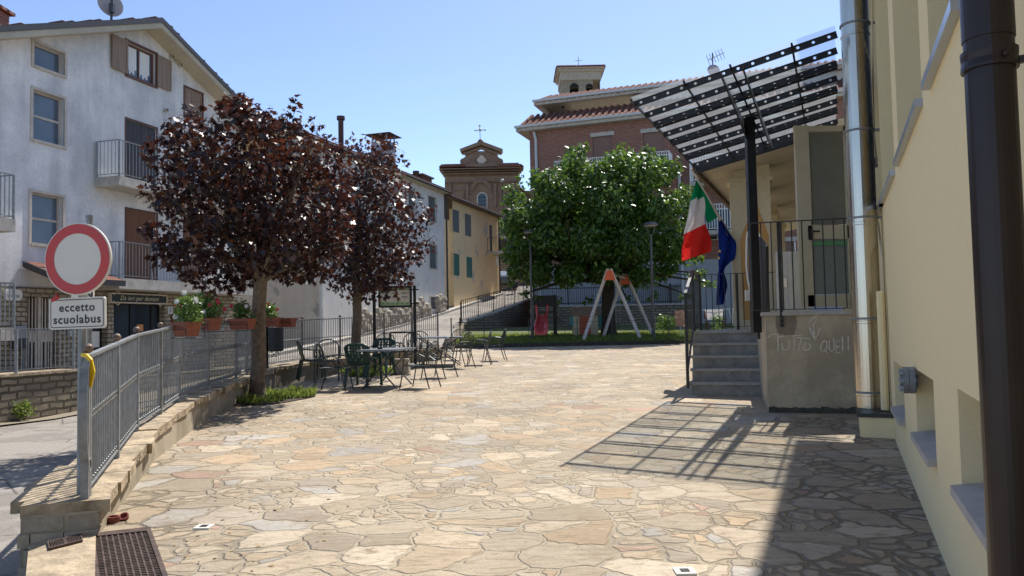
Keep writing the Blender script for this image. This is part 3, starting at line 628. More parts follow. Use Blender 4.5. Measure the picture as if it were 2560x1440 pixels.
# street name plates
def plate(fc, xl, xr, yt, yb, lines, label, nm='street_name_plate'):
    u0, z1 = fc.hit(xl, yt, .06); _, z0 = fc.hit(xl, yb, .06); u1, _ = fc.hit(xr, (yt+yb)/2, .06)
    S = Thing(nm, label, 'street sign', fc.pt((u0+u1)/2, z0, .05), 'street name plates'); c = min(.09, (z1-z0)*.25)
    poly = [(u0+c,z0),(u1-c,z0),(u1,z0+c),(u1,z1-c),(u1-c,z1),(u0+c,z1),(u0,z1-c),(u0,z0+c)]
    b = MB(); b.slab([fc.pt(u, z, .035) for u, z in poly], fc.n*.025); S.part('plate', b, M['boardp'])
    MX0 = Matrix((fc.d, (0,0,1), fc.n)).transposed().to_4x4(); b = MB()
    for (tx, rel, hgt) in lines:
        tm = text_mb(tx, 1); xs = [p.x for p in tm.v]; wd = max(xs)-min(xs); k = min(hgt*(z1-z0)/.7, (u1-u0)*.82/wd)
        b.extend(tm, Matrix.Translation(fc.pt((u0+u1)/2, z0+(z1-z0)*rel, .063)) @ MX0 @ Matrix.Scale(k, 4))
    S.part('lettering', b, M['signk'])
plate(A, 11, 56, 722, 750, [('VIA', .72, .2), ('VIVIARE', .36, .26)], 'white street name plate on the stone wall left of the barred gate')
# house balconies
def balcony(T, fc, x0, x1, yslab_t, yslab_b, depth, yref, label, hrail, nm='balcony', mat='concrete', rm='galv', sp=.12, side_left=True, side_right=True):
    u0 = fc.hit(x0, yref)[0]; u1 = fc.hit(x1, yref)[0]; zt = fc.hit((x0+x1)/2 if x0 > 100 else x1, yslab_t, depth)[1]; zb = zt - yslab_b
    b = MB(); fc.box(b, u0, u1, zb, zt, .001, depth)
    B_ = T.part(nm, b, M[mat], label=label)
    r = MB(); p = []
    if side_left: p.append(fc.pt(u0+.03, zt, .05))
    p += [fc.pt(u0+.03, zt, depth-.03)]
    k = max(1, round((u1-u0)/1.3))
    p += [fc.pt(u0+.03+(u1-u0-.06)*i/k, zt, depth-.03) for i in range(1, k)]
    p += [fc.pt(u1-.03, zt, depth-.03)]
    if side_right: p.append(fc.pt(u1-.03, zt, .05))
    railing(r, p, hrail, sp, .016, .05, .035, bot=.07); T.part('railing', r, M[rm], B_)
    return zt
z = balcony(T, A, 236, 560, 462, .26, .85, 440, 'upper balcony with galvanised bars', 1.02); print('balc1', z)
z = balcony(T, A, 236, 585, 702, .3, .85, 690, 'lower balcony over the shop', 1.02); print('balc2', z)
b = MB()
# corner balconies at the left frame edge
zc = A.hit(30, 537, .8)[1]
for (x1, yt, lb) in ((-42, 537, 'corner balcony with red flowers'), (-42, 820, 'low corner balcony of weathered concrete')):
    balcony(T, A, -160, x1, yt, .3, 1.0, yt-60, lb, 1.05, side_left=False)
b = MB()
for i in range(26): p = A.pt(A.hit(-30, 520, .9)[0]+random.uniform(-.5,.2), zc+.5+random.uniform(0,.35), .95); b.ball(p, .035, 5, 3)
T.part('red_flowers', b, M['petalr'])
# tiled porch roof over gate, meter boxes, intercom, number tile
b = MB(); p0 = A.hit(50, 700, .0); u0, z0 = A.hit(60, 690); u1 = A.hit(225, 700)[0]
P = A.pt; zz = zstone+.02
b.hexa([P(u0,zz+.12,1.15), P(u1,zz+.12,1.15), P(u1,zz+.55,0.02), P(u0,zz+.55,.02), P(u0,zz+.2,1.15), P(u1,zz+.2,1.15), P(u1,zz+.63,.02), P(u0,zz+.63,.02)])
pr = T.part('porch_roof', b, M['tiles']); b = MB(); A.box(b, u0, u1, zz+.05, zz+.2, 1.151, 1.21); b.hexa([P(u0-.05,zz+.04,1.2), P(u0,zz+.04,1.2), P(u0,zz+.47,.02), P(u0-.05,zz+.47,.02), P(u0-.05,zz+.2,1.2), P(u0,zz+.2,1.2), P(u0,zz+.63,.02), P(u0-.05,zz+.63,.02)]); T.part('gutter', b, M['gutter'], pr)
for (xa, xb, ya, yb, mt_, nm) in ((38,64,815,846,'greyp','meter_box'),(30,66,846,872,'dkmetal','meter_box'),(173,187,826,841,'lgrey','intercom')):
    a0, a1 = A.hit(xa, ya, .1)[0], A.hit(xb, ya, .1)[0]; c1, c0 = A.hit(xa, ya, .1)[1], A.hit(xa, yb, .1)[1]
    b = MB(); A.box(b, a0, a1, c0, c1, .031, .14); A.box(b, a0+.05, a1-.05, c0+(c1-c0)*.3, c0+(c1-c0)*.36, .14, .15); T.part(nm, b, M[mt_])
a0, c1 = A.hit(420, 766, .05); b = MB(); A.box(b, a0, a0+.22, c1-.24, c1, .031, .05); no = T.part('house_number', b, M['lgrey']); tm = text_mb('3', .18); b = MB().extend(tm, Matrix.Translation(A.pt(a0+.11, c1-.12, .053)) @ Matrix((A.d, (0,0,1), A.n)).transposed().to_4x4()); T.part('digit', b, M['signk'], no)
# satellite dish on the roof
p = A.pt(*A.hit(275, 12, .2), .2)
D = Thing('satellite_dish', 'round grey satellite dish on the ridge of the left house roof', 'satellite dish', (p.x, p.y, rf(A.hit(275,12,.2)[0])))
b = MB(); nrm = (CAM - p).normalized(); nrm = Vector((nrm.x+.5, nrm.y, .1)).normalized()
MXd = Matrix.Translation(p) @ nrm.to_track_quat('Z', 'Y').to_matrix().to_4x4(); b.lathe([(.0,-.06),(.16,-.045),(.29,-.01),(.355,.03),(.355,.04),(.29,.005),(.16,-.03),(.0,-.045)], 28, MXd); D.part('reflector', b, M['dish'], smooth=True)
b = MB(); b.tube([(p.x, p.y, p.z+.45) - nrm*.1 if False else Vector((p.x, p.y, p.z+.35))-nrm*.0+nrm*.13, Vector((p.x,p.y,p.z-.55))+nrm*.1], .035); b.box(-.06,.06,-.06,.06,-.28,-.02,0,Matrix.Translation(p+nrm*.13)); D.part('mast', b, M['dkmetal'])
c = A.pt(A.hit(8, 48, -1)[0]-.2, 0, -1.2); zc2 = rf(A.hit(8,48,-1)[0]); b = MB(); b.box(c.x-.3, c.x+.3, c.y-.3, c.y+.3, zc2-.3, zc2+.5); b.box(c.x-.4, c.x+.4, c.y-.4, c.y+.4, zc2+.5, zc2+.58, 1)
T.part('chimney', b, [M['brickw'], M['tiles']])
# terrace in front of the left house
TF = 1.7
b = MB(); uT0, uT1 = -14, A.hit(196, 950, TF)[0]
A.box(b, uT0, uT1, -1, .62, -.2, TF); 
T2 = Thing('terrace_wall', 'stone retaining wall carrying the terrace and its thin railing below the left house', 'retaining wall', A.pt(uT1-3, -.5, TF))
T2.part('masonry', b, M['stonewall']); b = MB(); A.box(b, uT0, uT1+.04, .622, .68, -.2, TF+.05); T2.part('coping', b, M['capst'])
r = MB(); n_ = 5; railing(r, [A.pt(uT0+2+(uT1-.1-uT0-2)*i/n_, .68, TF-.05) for i in range(n_+1)] + [A.pt(uT1-.1, .68, .1)], 1.0, .13, .014, .06, .03); T2.part('railing', r, M['galv'])
b = MB(); A.box(b, uT1+.01, uR, -1, .3, .0, 1.1); solo('stone_doorstep', b, M['stonewall'], 'low stone doorstep platform in front of the glass shop front', 'doorstep')

# ------------------------------------------------------------------ row of houses up the street
Bf = Fac((-3.94, 48), (.327, 1))
def roofZ(px, py, off=.6): return Bf.hit(px, py, off)
r1 = roofZ(787, 332); r2 = roofZ(994, 416); r3 = roofZ(1120, 475); r4 = roofZ(1250, 527); print('row roof', r1, r2, r3, r4)
uB0 = Bf.hit(592, 740)[0]; uBC = Bf.hit(806, 700)[0]; uCD = Bf.hit(1112, 650)[0]; uDE = Bf.hit(1247, 650)[0]; print('row u', uB0, uBC, uCD, uDE)
zC = (r1[1]+r2[1]+r3[1])/3; zD = (r3[1]+r4[1])/2 - .1
def rowhouse(name, label, u0, u1, ztop, mat, holes, eave, em, depth=8, zb=-1):
    T = Thing(name, label, 'house', Bf.pt((u0+u1)/2, zroad(Bf.pt((u0+u1)/2, 0).y))); b = MB()
    Bf.wall(b, [u0, u1], lambda u: ztop-.1, zb, holes, .22)
    for uu in (u0, u1): b.add([Bf.pt(uu, zb), Bf.pt(uu, ztop), Bf.pt(uu, ztop+1.6, -depth/2), Bf.pt(uu, ztop, -depth), Bf.pt(uu, zb, -depth)], [(0,1,2,3,4)])
    T.part('wall', b, M[mat]); r = MB(); t = MB(); P = Bf.pt; e = .42
    r.hexa([P(u0,ztop-.2,e), P(u1,ztop-.2,e), P(u1,ztop-.12,-depth/2), P(u0,ztop-.12,-depth/2), P(u0,ztop-.06,e), P(u1,ztop-.06,e), P(u1,ztop+1.5,-depth/2), P(u0,ztop+1.5,-depth/2)])
    t.hexa([P(u0,ztop-.058,e+.03), P(u1,ztop-.058,e+.03), P(u1,ztop+1.51,-depth/2), P(u0,ztop+1.51,-depth/2), P(u0,ztop+.02,e+.03), P(u1,ztop+.02,e+.03), P(u1,ztop+1.62,-depth/2), P(u0,ztop+1.62,-depth/2)])
    ro = T.part('roof', r, M[em]); T.part('roof_tiles', t, M['tiles'], ro); g_ = MB(); g_.tube([P(u0+.02, ztop-.12, e+.02), P(u1-.02, ztop-.12, e+.02)], .07, 8); T.part('gutter', g_, M['gutter'], ro)
    return T
TB = rowhouse('row_house', 'beige street house with peeling render behind the two copper-leaved trees', uB0, uBC, zC, 'beige', [], 1, 'soffit')
hc = [Bf.hole(1070, 489, 552, 1090), Bf.hole(1073, 611, 670, 1092), Bf.hole(1076, 742, 772, 1091), Bf.hole(1020, 470, 530, 1036)]
TC = rowhouse('row_house', 'pale grey street house with faded shutters between the beige and the ochre house', uBC, uCD, zC, 'greywall', hc, 1, 'soffit')
for h in hc[:2]+[hc[3]]: surround(Bf, TC, h, .06); shutters(Bf, TC, h, 'shutgrey', -.12, fr=1); 
surround(Bf, TC, hc[2], .08); shutters(Bf, TC, hc[2], 'shutgrey', -.12, name='cellar_door')
b = MB(); b2_ = MB()
for k in range(26):
    u = uCD-.4 - k*.42; zz = zroad(Bf.pt(u,0).y); top = zz + 1.0 + .35*math.sin(k*1.7) + random.uniform(-.15,.2)
    if hc[2][0]-.55 < u < hc[2][1]+.1: continue
    for j in range(3): (b if u < hc[2][0] else b2_).ball(Bf.pt(u+random.uniform(-.1,.1), zz+.25+j*(top-zz-.2)/3, .02), random.uniform(.24,.33), 6, 4, 0, 1.1)
TC.part('rubble_stone_base', b, M['oldstone']); TC.part('rubble_stone_base', b2_, M['oldstone'])
hd = [Bf.hole(1131,522,578,1147), Bf.hole(1162,533,588,1177), Bf.hole(1134,633,688,1148), Bf.hole(1166,641,693,1180), Bf.hole(1223,561,630,1232)]
TD = rowhouse('row_house', 'ochre street house with green shutters and peeling plaster at the corner up the lane', uCD+.01, uDE, zD, 'ochre', hd, 1, 'eavewood')
for i, h in enumerate(hd[:4]): shutters(Bf, TD, h, 'shutgrey' if i < 2 else 'shutgreen', -.03, slat=True, label=None) if False else shutters(Bf, TD, h, 'shutgrey' if i < 2 else 'shutgreen', -.03, slat=True)
shutters(Bf, TD, hd[4], 'shutdark', -.1, name='balcony_door', n=1)
b = MB(); u0 = Bf.hit(1218,625)[0]; Bf.box(b, u0, uDE-.1, hd[4][2]-.15, hd[4][2], .001, .9); bo = TD.part('balcony', b, M['concrete']); b = MB(); railing(b, [Bf.pt(u0+.03,hd[4][2],.05), Bf.pt(u0+.03,hd[4][2],.86), Bf.pt(uDE-.13,hd[4][2],.86), Bf.pt(uDE-.13,hd[4][2],.05)], 1.0, .12, .02); TD.part('railing', b, M['black'], bo)
b = MB(); p = Bf.hit(1243, 652, .05); Bf.box(b, p[0]-.25, p[0]+.25, p[1]-.35, p[1]+.35, .001, .06); TD.part('wall_plaque', b, M['boardp'])
plate(Bf, 760, 789, 691, 709, [('VIA', .78, .18), ('CASETTE DORIO', .48, .24), ('GIA VIA MAESTRA', .2, .12)], 'white street name plate on the peeling beige wall between the two trees')
g0 = Bf.pt(Bf.hit(797, 700)[0], 0, .08)
gutterpipe('downpipe', (g0.x, g0.y, zC-.2), (g0.x, g0.y, zroad(g0.y)), .055, 'lgrey', 'pale grey downpipe between the beige and the grey street house', group='row downpipes')
g1 = Bf.pt(uCD+.12, 0, .1); gutterpipe('downpipe', (g1.x, g1.y, zD), (g1.x, g1.y, zroad(g1.y)), .06, 'dkmetal', 'dark downpipe where the grey house meets the ochre house', group='row downpipes')
g1 = Bf.pt(uDE-.12, 0, .1); gutterpipe('downpipe', (g1.x, g1.y, zD), (g1.x, g1.y, zroad(g1.y)), .06, 'dkmetal', 'rusty dark downpipe at the far corner of the ochre house', group='row downpipes')
# chimneys of the row
def chim(px, pyt, pyb, wpx, T, kind, off):
    u, zt = Bf.hit(px, pyt, off); _, zb = Bf.hit(px, pyb, off); u2, _ = Bf.hit(px+wpx, pyt, off); wd = max(.25, (u2-u)*.5); b = MB()
    zr = zC + 1.5*min(1, (-off+.6)/4.6)
    if kind == 'cap':
        Bf.box(b, u-wd/2, u+wd/2, zr-.5, zt-.55, off-wd/2, off+wd/2)
        for su in (-1, 1):
            for so2 in (-1, 1): Bf.box(b, u+su*(wd/2-.05)-.03, u+su*(wd/2-.05)+.03, zt-.55, zt-.18, off+so2*(wd/2-.06)-.03, off+so2*(wd/2-.06)+.03)
        c = Bf.pt(u, zt-.18, off); q = [Bf.pt(u-wd*.8, zt-.18, off-wd*.8), Bf.pt(u+wd*.8, zt-.18, off-wd*.8), Bf.pt(u+wd*.8, zt-.18, off+wd*.8), Bf.pt(u-wd*.8, zt-.18, off+wd*.8), Bf.pt(u, zt+.05, off)]
        b.add(q, [(3,2,1,0),(0,1,4),(1,2,4),(2,3,4),(3,0,4)], 1)
    else:
        b.tube([Bf.pt(u, zr-.5, off), Bf.pt(u, zt, off)], .13, 10, 1); b.tube([Bf.pt(u, zt-.18, off), Bf.pt(u, zt, off)], .2, 10, 1)
    T.part('chimney', b, [M['greyp'], M['rust']])
chim(958, 333, 400, 40, TB, 'cap', -1.5); chim(852, 291, 380, 10, TB, 'pipe', -1.0); chim(1040, 428, 450, 6, TC, 'pipe', -1.2)
b = MB(); u, z = Bf.hit(1057, 440, -1.5); Bf.box(b, u-.7, u+.7, zC+.3, z-.1, -2.2, -1.2); Bf.box(b, u-.85, u+.85, z-.098, z, -2.3, -1.1); TC.part('dormer', b, M['eavewood'])

# ------------------------------------------------------------------ brick apartment building
K = Fac((1.33, 50), (.94, -.342)); zE = K.hit(1332, 320)[1]
print('brick eave', zE, K.n)
W = 26
T = Thing('apartment_building', 'red brick apartment building with white balcony rails and two tiled roof levels', 'apartment block', K.pt(W/2, 3))
kh = [K.hole(1481, 343, 470, 1531), K.hole(1607, 333, 460, 1662)]
for x in (14.5, 19.5): kh.append((x, x+1.4, kh[0][2], kh[0][3]))
kh2 = [(a, c, d-3.1, d-3.1+2.2) for (a, c, d, e) in kh]; kh3 = [(a, c, d-6.2, d-6.2+2.2) for (a, c, d, e) in kh]
x0 = K.hit(1755, 540)[0]; kh2 = kh2[:2] + [(x0, x0+3.4, K.hit(1790, 600)[1], K.hit(1790, 520)[1])] + kh2[3:]
b = MB(); K.wall(b, [0, W], lambda u: zE-.1, 5.2, kh+kh2+kh3, .2); b.add([K.pt(0,0), K.pt(0,zE), K.pt(0,zE,-12), K.pt(0,0,-12)], [(0,1,2,3)]); T.part('wall', b, M['brickw'])
b = MB(); K.wall(b, [0, W], lambda u: 5.2, 0, [], .2, off=.02); T.part('ground_floor', b, M['greyp'])
for h in kh: shutters(K, T, h, 'frame_br', -.12, name='roller_shutter', n=1) if False else None
for h in kh+kh3:
    b = MB(); K.box(b, h[0]+.01, h[1]-.01, h[2]+.01, h[3]-.01, -.14, -.08); T.part('roller_shutter', b, M['rollsh'])
    b = MB(); K.box(b, h[0]-.15, h[1]+.15, h[3]+.002, h[3]+.25, -.05, .04); T.part('lintel', b, M['concrete'])
for h in kh2: window(K, T, h, .15, 'whitem', .07, (1 if h[1]-h[0] < 2 else 3, 0), 'glass', sur=False)
# attic storey and roofs
za0 = K.hit(1356, 293, -2.2)[1]; za1 = K.hit(1340, 250, -1.4)[1]; ua0 = K.hit(1356, 280, -2.2)[0]
b = MB(); hA = [(K.hit(1586, 270, -2.2)[0], K.hit(1612, 270, -2.2)[0]+1, K.hit(1586, 279, -2.2)[1], K.hit(1586, 246, -2.2)[1])]
K.wall(b, [ua0, W], lambda u: za1, zE, hA, .2, off=-2.2); b.add([K.pt(ua0,zE,-2.2), K.pt(ua0,za1,-2.2), K.pt(ua0,za1,-12), K.pt(ua0,zE,-12)], [(0,1,2,3)]); at_ = T.part('attic_wall', b, M['white'])
b = MB(); K.box(b, hA[0][0], hA[0][1], hA[0][2], hA[0][3], -2.41, -2.38); T.part('attic_window', b, M['bluepane'], at_)
p = K.pt(*K.hit(1407, 268, -2.2), -2.2); b = MB(); b.tube([p, p+K.n*.03], .1, 10); T.part('round_vent', b, M['dark'], at_)
def kroof(u0, z, o_out, o_in, dz, name, parent=None, ov=.9):
    P = K.pt; b = MB(); print(name, dz)
    b.hexa([P(u0-ov,z-.25,o_out), P(W+1,z-.25,o_out), P(W+1,z-.25,o_in), P(u0-ov,z-.25,o_in), P(u0-ov,z-.03,o_out), P(W+1,z-.03,o_out), P(W+1,z-.03,o_in), P(u0-ov,z-.03,o_in)])
    ro = T.part(name, b, M['concrete']); t = MB()
    t.add([P(u0-ov+.1,z,o_out), P(W+1,z,o_out), P(W+1,z+dz,o_in), P(u0+ (o_out-o_in)*.8,z+dz,o_in)], [(0,1,2,3)]); t.add([P(u0-ov+.1,z,o_out), P(u0+(o_out-o_in)*.8,z+dz,o_in), P(u0+1, z+dz, -10), P(u0-ov+.1,z,-12)], [(0,1,2,3)])
    for i in range(int((W+1-u0)/.42)):
        u = u0-ov+.3+i*.42; q = [P(u, z+.0, o_out+.03), P(u+(.0), z+dz*.97, o_in+.1)]; t.tube(q, .12, 6)
    T.part('roof_tiles', t, M['tiles'], ro)
    g_ = MB(); g_.bar(P(u0-ov-.05, z+.02, o_out+.1), P(W+1, z+.02, o_out+.1), .16, .14); T.part('gutter', g_, M['lgrey'], ro)
kroof(0, zE, .5, -2.2, K.hit(1356, 292, -2.2)[1]-zE+.15, 'eave_roof', ov=.75); kroof(ua0, za1, -1.75, -5.0, K.hit(1560, 218, -5.0)[1]-za1, 'upper_roof', ov=.45)
b = MB(); b.tube([K.pt(.35, zE-.3, .15), K.pt(.45, zE-.8, .1), K.pt(.5, 2, .1)], .09, 8); T.part('downpipe', b, M['lgrey']); b = MB(); b.tube([K.pt(9.5, zE-3.5, .1), K.pt(9.5, 2, .1)], .09, 8); T.part('downpipe', b, M['lgrey'])
def kbal(xa, xb, yt, h, lab):
    u0, zt = K.hit(xa, yt, 1.2); u1, _ = K.hit(xb, yt, 1.2); z0 = zt - h; b = MB(); K.box(b, u0, u1, z0-.25, z0, .001, 1.25); bo = T.part('balcony', b, M['concrete'], label=lab); r = MB()
    railing(r, [K.pt(u0+.05,z0,.05), K.pt(u0+.05,z0,1.2), K.pt((u0+u1)/2,z0,1.2), K.pt(u1-.05,z0,1.2), K.pt(u1-.05,z0,.05)], h, .14, .035, .05, .06, bot=.1); r.bar(K.pt(u0,z0+h*.8,1.2), K.pt(u1,z0+h*.8,1.2), .04); T.part('railing', r, M['whitem'], bo)
kbal(1385, 1675, 404, 1.1, 'long upper balcony'); kbal(1722, 1900, 392, 1.5, 'balcony beside the tree top'); kbal(1725, 1900, 515, 1.5, 'balcony behind the flag')
# antenna
p = K.pt(*K.hit(1782, 165, -6), -6); An = Thing('tv_antenna', 'spiky television aerial on a mast with a small dish above the brick building', 'antenna', p)
b = MB(); b.tube([p-Vector((0,0,3)), p+Vector((0,0,.9))], .04, 6); An.part('mast', b, M['dkmetal'])
b = MB(); b.bar(p+Vector((-.3,0,.4)), p+Vector((.8,0,.9)), .04)
for i in range(6): q = p+Vector((-.3+.2*i, 0, .4+.09*i)); b.bar(q-Vector((-.12,0,.35)), q+Vector((-.12,0,.35)), .03)
An.part('aerial', b, M['greyp']); b = MB(); b.lathe([(0,-.05),(.3,0),(.42,.06),(.3,.02),(0,-.02)], 16, Matrix.Translation(p-Vector((0,.1,.35))) @ Matrix.Rotation(R(80),4,'X')); An.part('dish', b, M['dish'], smooth=True)

# ------------------------------------------------------------------ church, tower, stone wall
def fr(px, py, Y, dy=0): q = at(px, py, Y); return Vector((q.x, Y+dy, q.z))
YC = 95; T = Thing('church', 'old brick baroque church front with curved gable, small arched window and cross', 'church', fr(1203, 700, YC, 3))
pc = lambda L, t, dy=0: MB().slab([fr(x, y, YC, dy) for x, y in L], (0, t, 0))
T.part('wall', pc([(1110,760),(1300,760),(1298,430),(1112,430)], 14), M['churchb'])
b = MB()
for (xa, xb, ya, yb, o) in ((1099,1308,421,427,-.9),(1103,1304,427,432,-.7),(1107,1300,432,438,-.45),(1112,1297,438,441,-.2),(1112,1297,455,459,-.3),(1112,1297,409,421,-.6)):
    q0 = fr(xa, yb, YC, o); q1 = fr(xb, ya, YC, o); b.box(q0.x, q1.x, q0.y, YC+1.5, q0.z, q1.z)
co = T.part('cornice', b, M['churchb']); b = MB(); q0 = fr(1099,412,YC,-1); q1 = fr(1165,412,YC); q2 = fr(1240,412,YC); q3 = fr(1309,412,YC)
for (a, c) in ((q0, q1), (q2, q3)): b.hexa([(a.x,YC-1.1,a.z-.45),(c.x,YC-1.1,a.z-.45),(c.x,YC+1.5,a.z-.45),(a.x,YC+1.5,a.z-.45),(a.x+.3,YC-1.0,a.z-.15),(c.x-.3,YC-1.0,a.z-.15),(c.x-.3,YC+1,a.z+.1),(a.x+.3,YC+1,a.z+.1)])
T.part('cornice_tiles', b, M['tiles'], co)
def curve(c, r, a0, a1, n=8): return [(c[0]+r*math.cos(R(a0+(a1-a0)*i/n)), c[1]+r*math.sin(R(a0+(a1-a0)*i/n))) for i in range(n+1)]
left = [(1160,412)] + curve((1158,404), 8, 90, 270) + [(1163,392),(1165,384),(1160,378)]
gab = left + [(1247,378),(1243,384),(1245,392)] + [(1250+ (x-1158)*-1, y) for x, y in reversed(curve((1158,404), 8, 90, 270))] + [(1248,412)]
T.part('gable', pc(gab, 1.2, -.1), M['churchb'])
b = MB(); b.slab([fr(x, y, YC, -.8) for x, y in [(1150,376),(1200,357),(1206,357),(1257,376),(1252,382),(1203,365),(1155,382)]], (0, 2.2, 0)); b.slab([fr(x, y, YC, -.35) for x, y in [(1158,384),(1203,368),(1248,384),(1244,389),(1203,374),(1162,389)]], (0, .4, 0)); T.part('pediment', b, M['churchb'])
b = MB(); b.ball(fr(1201,357,YC), .38, 10, 6, 0, 1.2); T.part('finial', b, M['rust'])
b = MB(); c = fr(1200,325,YC); b.bar(fr(1201,354,YC), fr(1199,314,YC), .09); b.bar(fr(1188,326,YC), fr(1213,325,YC), .09); b.ball(fr(1199,314,YC), .14); b.ball(fr(1188,326,YC), .12); b.ball(fr(1213,325,YC), .12); b.ball(c, .2); T.part('cross', b, M['lgrey'])
b = MB(); cx, cy = 1204, 401; quat = [(cx+14*math.cos(R(a))*(1+.12*math.cos(R(4*a))), cy+15*math.sin(R(a))*(1+.12*math.cos(R(4*a)))) for a in range(0,360,15)]
T.part('quatrefoil_frame', MB().slab([fr(x,y,YC,-.22) for x,y in quat], (0,.2,0)), M['churchb']); quat = [(cx+(x-cx)*.72, cy+(y-cy)*.72) for x,y in quat]; T.part('quatrefoil_panel', MB().slab([fr(x,y,YC,-.26) for x,y in quat], (0,.1,0)), M['sillst'])
arch = lambda x0,x1,yb,yt: [(x0,yb),(x1,yb)] + [((x0+x1)/2+(x1-x0)/2*math.cos(R(a)), yt+(x1-x0)/2-(x1-x0)/2*math.sin(R(a))) for a in range(0,181,15)]
T.part('window_surround', pc(arch(1192,1219,525,481), .3, -.15), M['sillst']); wo_ = T.part('window', pc(arch(1195,1216,525,484), .3, -.22), M['glass']); b = MB()
for x in (1200,1205.5,1211): b.bar(fr(x,525,YC,-.24), fr(x,486,YC,-.24), .06)
for y in (494,503,512): b.bar(fr(1195,y,YC,-.25), fr(1216,y,YC,-.25), .06)
T.part('bars', b, M['black'], wo_)
b = MB()
for rr, o in ((24,-.25),(20,-.32)):
    pts = [fr(1203+rr*math.cos(R(a)), 475-rr*math.sin(R(a)), YC, o) for a in range(0,181,12)]
    for p, q in zip(pts[:-1], pts[1:]): b.bar(p, q, .12, .2)
for x in (1125,1168,1238,1285): b.slab([fr(x-3,520,YC,-.3), fr(x+3,520,YC,-.3), fr(x+3,459,YC,-.3), fr(x-3,459,YC,-.3)], (0,.32,0))
for (xa,xb,ya,yb) in ((1252,1276,475,510),(1132,1160,475,510)):
    for s in ((xa,ya,xb,ya),(xa,yb,xb,yb),(xa,ya,xa,yb),(xb,ya,xb,yb)): b.bar(fr(s[0],s[1],YC,-.1), fr(s[2],s[3],YC,-.1), .12)
T.part('relief_mouldings', b, M['churchb'])
b = MB(); q = fr(1298,470,YC); b.box(q.x, q.x+2.5, YC+2, YC+14, 3, q.z); T.part('side_aisle', b, M['churchb'])
b = MB(); q0 = fr(1296,455,YC,2); q1 = fr(1330,475,YC,2); b.slab([(q0.x-.3,YC+1,q0.z),(q1.x,YC+1,q1.z-.6),(q1.x,YC+1,q1.z-.9),(q0.x-.3,YC+1,q0.z-.35)], (0,14,0)); T.part('aisle_roof', b, M['tiles'])
# bell tower
YT = 84; T = Thing('bell_tower', 'square stone bell tower with twin arched openings, tiled cap and thin cross', 'bell tower', fr(1450, 700, YT, 3))
q0 = fr(1404, 232, YT); q1 = fr(1500, 200, YT); D_ = q1.x-q0.x
Tf = Fac((q0.x, YT), (1, .0)); ztp = fr(1450,200,YT).z; zbt = fr(1450,245,YT).z
ho = []
for (xa, xb) in ((1424.5,1447),(1464.5,1482.5)): a0 = Tf.hit(xa,225)[0]; a1 = Tf.hit(xb,225)[0]; ho.append((a0, a1, Tf.hit(1450,233)[1], Tf.hit(1450,218)[1]))
b = MB(); Tf.wall(b, [0, D_], lambda u: ztp, 0, ho, .8); b.add([(q0.x,YT,0),(q0.x,YT,ztp),(q0.x,YT+D_,ztp),(q0.x,YT+D_,0)], [(0,1,2,3)]); b.add([(q1.x,YT,0),(q1.x,YT,ztp),(q1.x,YT+D_,ztp),(q1.x,YT+D_,0)], [(3,2,1,0)]); T.part('wall', b, M['towerst'])
for (a, c, d, e) in ho:
    b = MB(); n_ = 10; pts = [Tf.pt((a+c)/2+(c-a)/2*math.cos(R(180*i/n_)), e-.02+(c-a)/2*math.sin(R(180*i/n_)), .02) for i in range(n_+1)]; b.slab(pts, (0,.1,0)); b.box(a+q0.x, c+q0.x, YT+.7, YT+.8, d-.1, e+.1); b.bar(Tf.pt((a+c)/2,d,-.3), Tf.pt((a+c)/2,e,-.3), .06); T.part('belfry_arch', b, M['dark'])
b = MB(); b.box(q0.x-.1,q1.x+.1,YT-.12,YT+D_+.1,ztp+.002,ztp+.9); b.box(q0.x-.3,q1.x+.3,YT-.3,YT+D_+.3,ztp+.9,ztp+1.15); b.box(q0.x-.5,q1.x+.5,YT-.5,YT+D_+.5,ztp+1.15,ztp+1.32); T.part('cornice', b, M['towertrim'])
b = MB(); zt = ztp+1.32; xm = (q0.x+q1.x)/2; ym = YT+D_/2; e = .62
b.add([(q0.x-e,YT-e,zt),(q1.x+e,YT-e,zt),(q1.x+e,YT+D_+e,zt),(q0.x-e,YT+D_+e,zt),(xm,ym,zt+.85)], [(0,1,4),(1,2,4),(2,3,4),(3,0,4),(3,2,1,0)])
for i in range(20): x = q0.x-e+(D_+2*e)*(i+.5)/20; b.tube([(x,YT-e-.02,zt+.05),(x+(xm-x)*.55,YT-e+(ym-YT+e)*.55,zt+.5)], .1, 5)
T.part('roof', b, M['tiles'])
b = MB(); b.tube([(xm,ym,zt+.6),(xm,ym,zt+2.0)], .035, 5); b.tube([(xm-.42,ym,zt+1.55),(xm+.42,ym,zt+1.55)], .035, 5); T.part('cross', b, M['greyp'])
# stone terraces at the head of the lane
b = MB(); q0 = fr(1235, 740, 70); q1 = fr(1460, 740, 70); zt = fr(1300, 595, 70).z; b.box(q0.x-8, q1.x, 70, 76, 2, zt); T = Thing('retaining_wall', 'tall dark stone terrace wall behind the lane and the parked car', 'retaining wall', (q1.x-6, 70, 4)); T.part('masonry', b, M['stonewall']); b = MB(); b.box(q0.x-8, q1.x+.1, 69.9, 76, zt+.002, zt+.15); T.part('coping', b, M['concrete'])
b = MB(); zt2 = fr(1300, 640, 66).z; b.box(-1.2, q1.x+2, 66, 69.8, 2, zt2); solo('retaining_wall', b, M['stonewall'], 'lower stone terrace wall just behind the parked car', 'retaining wall')
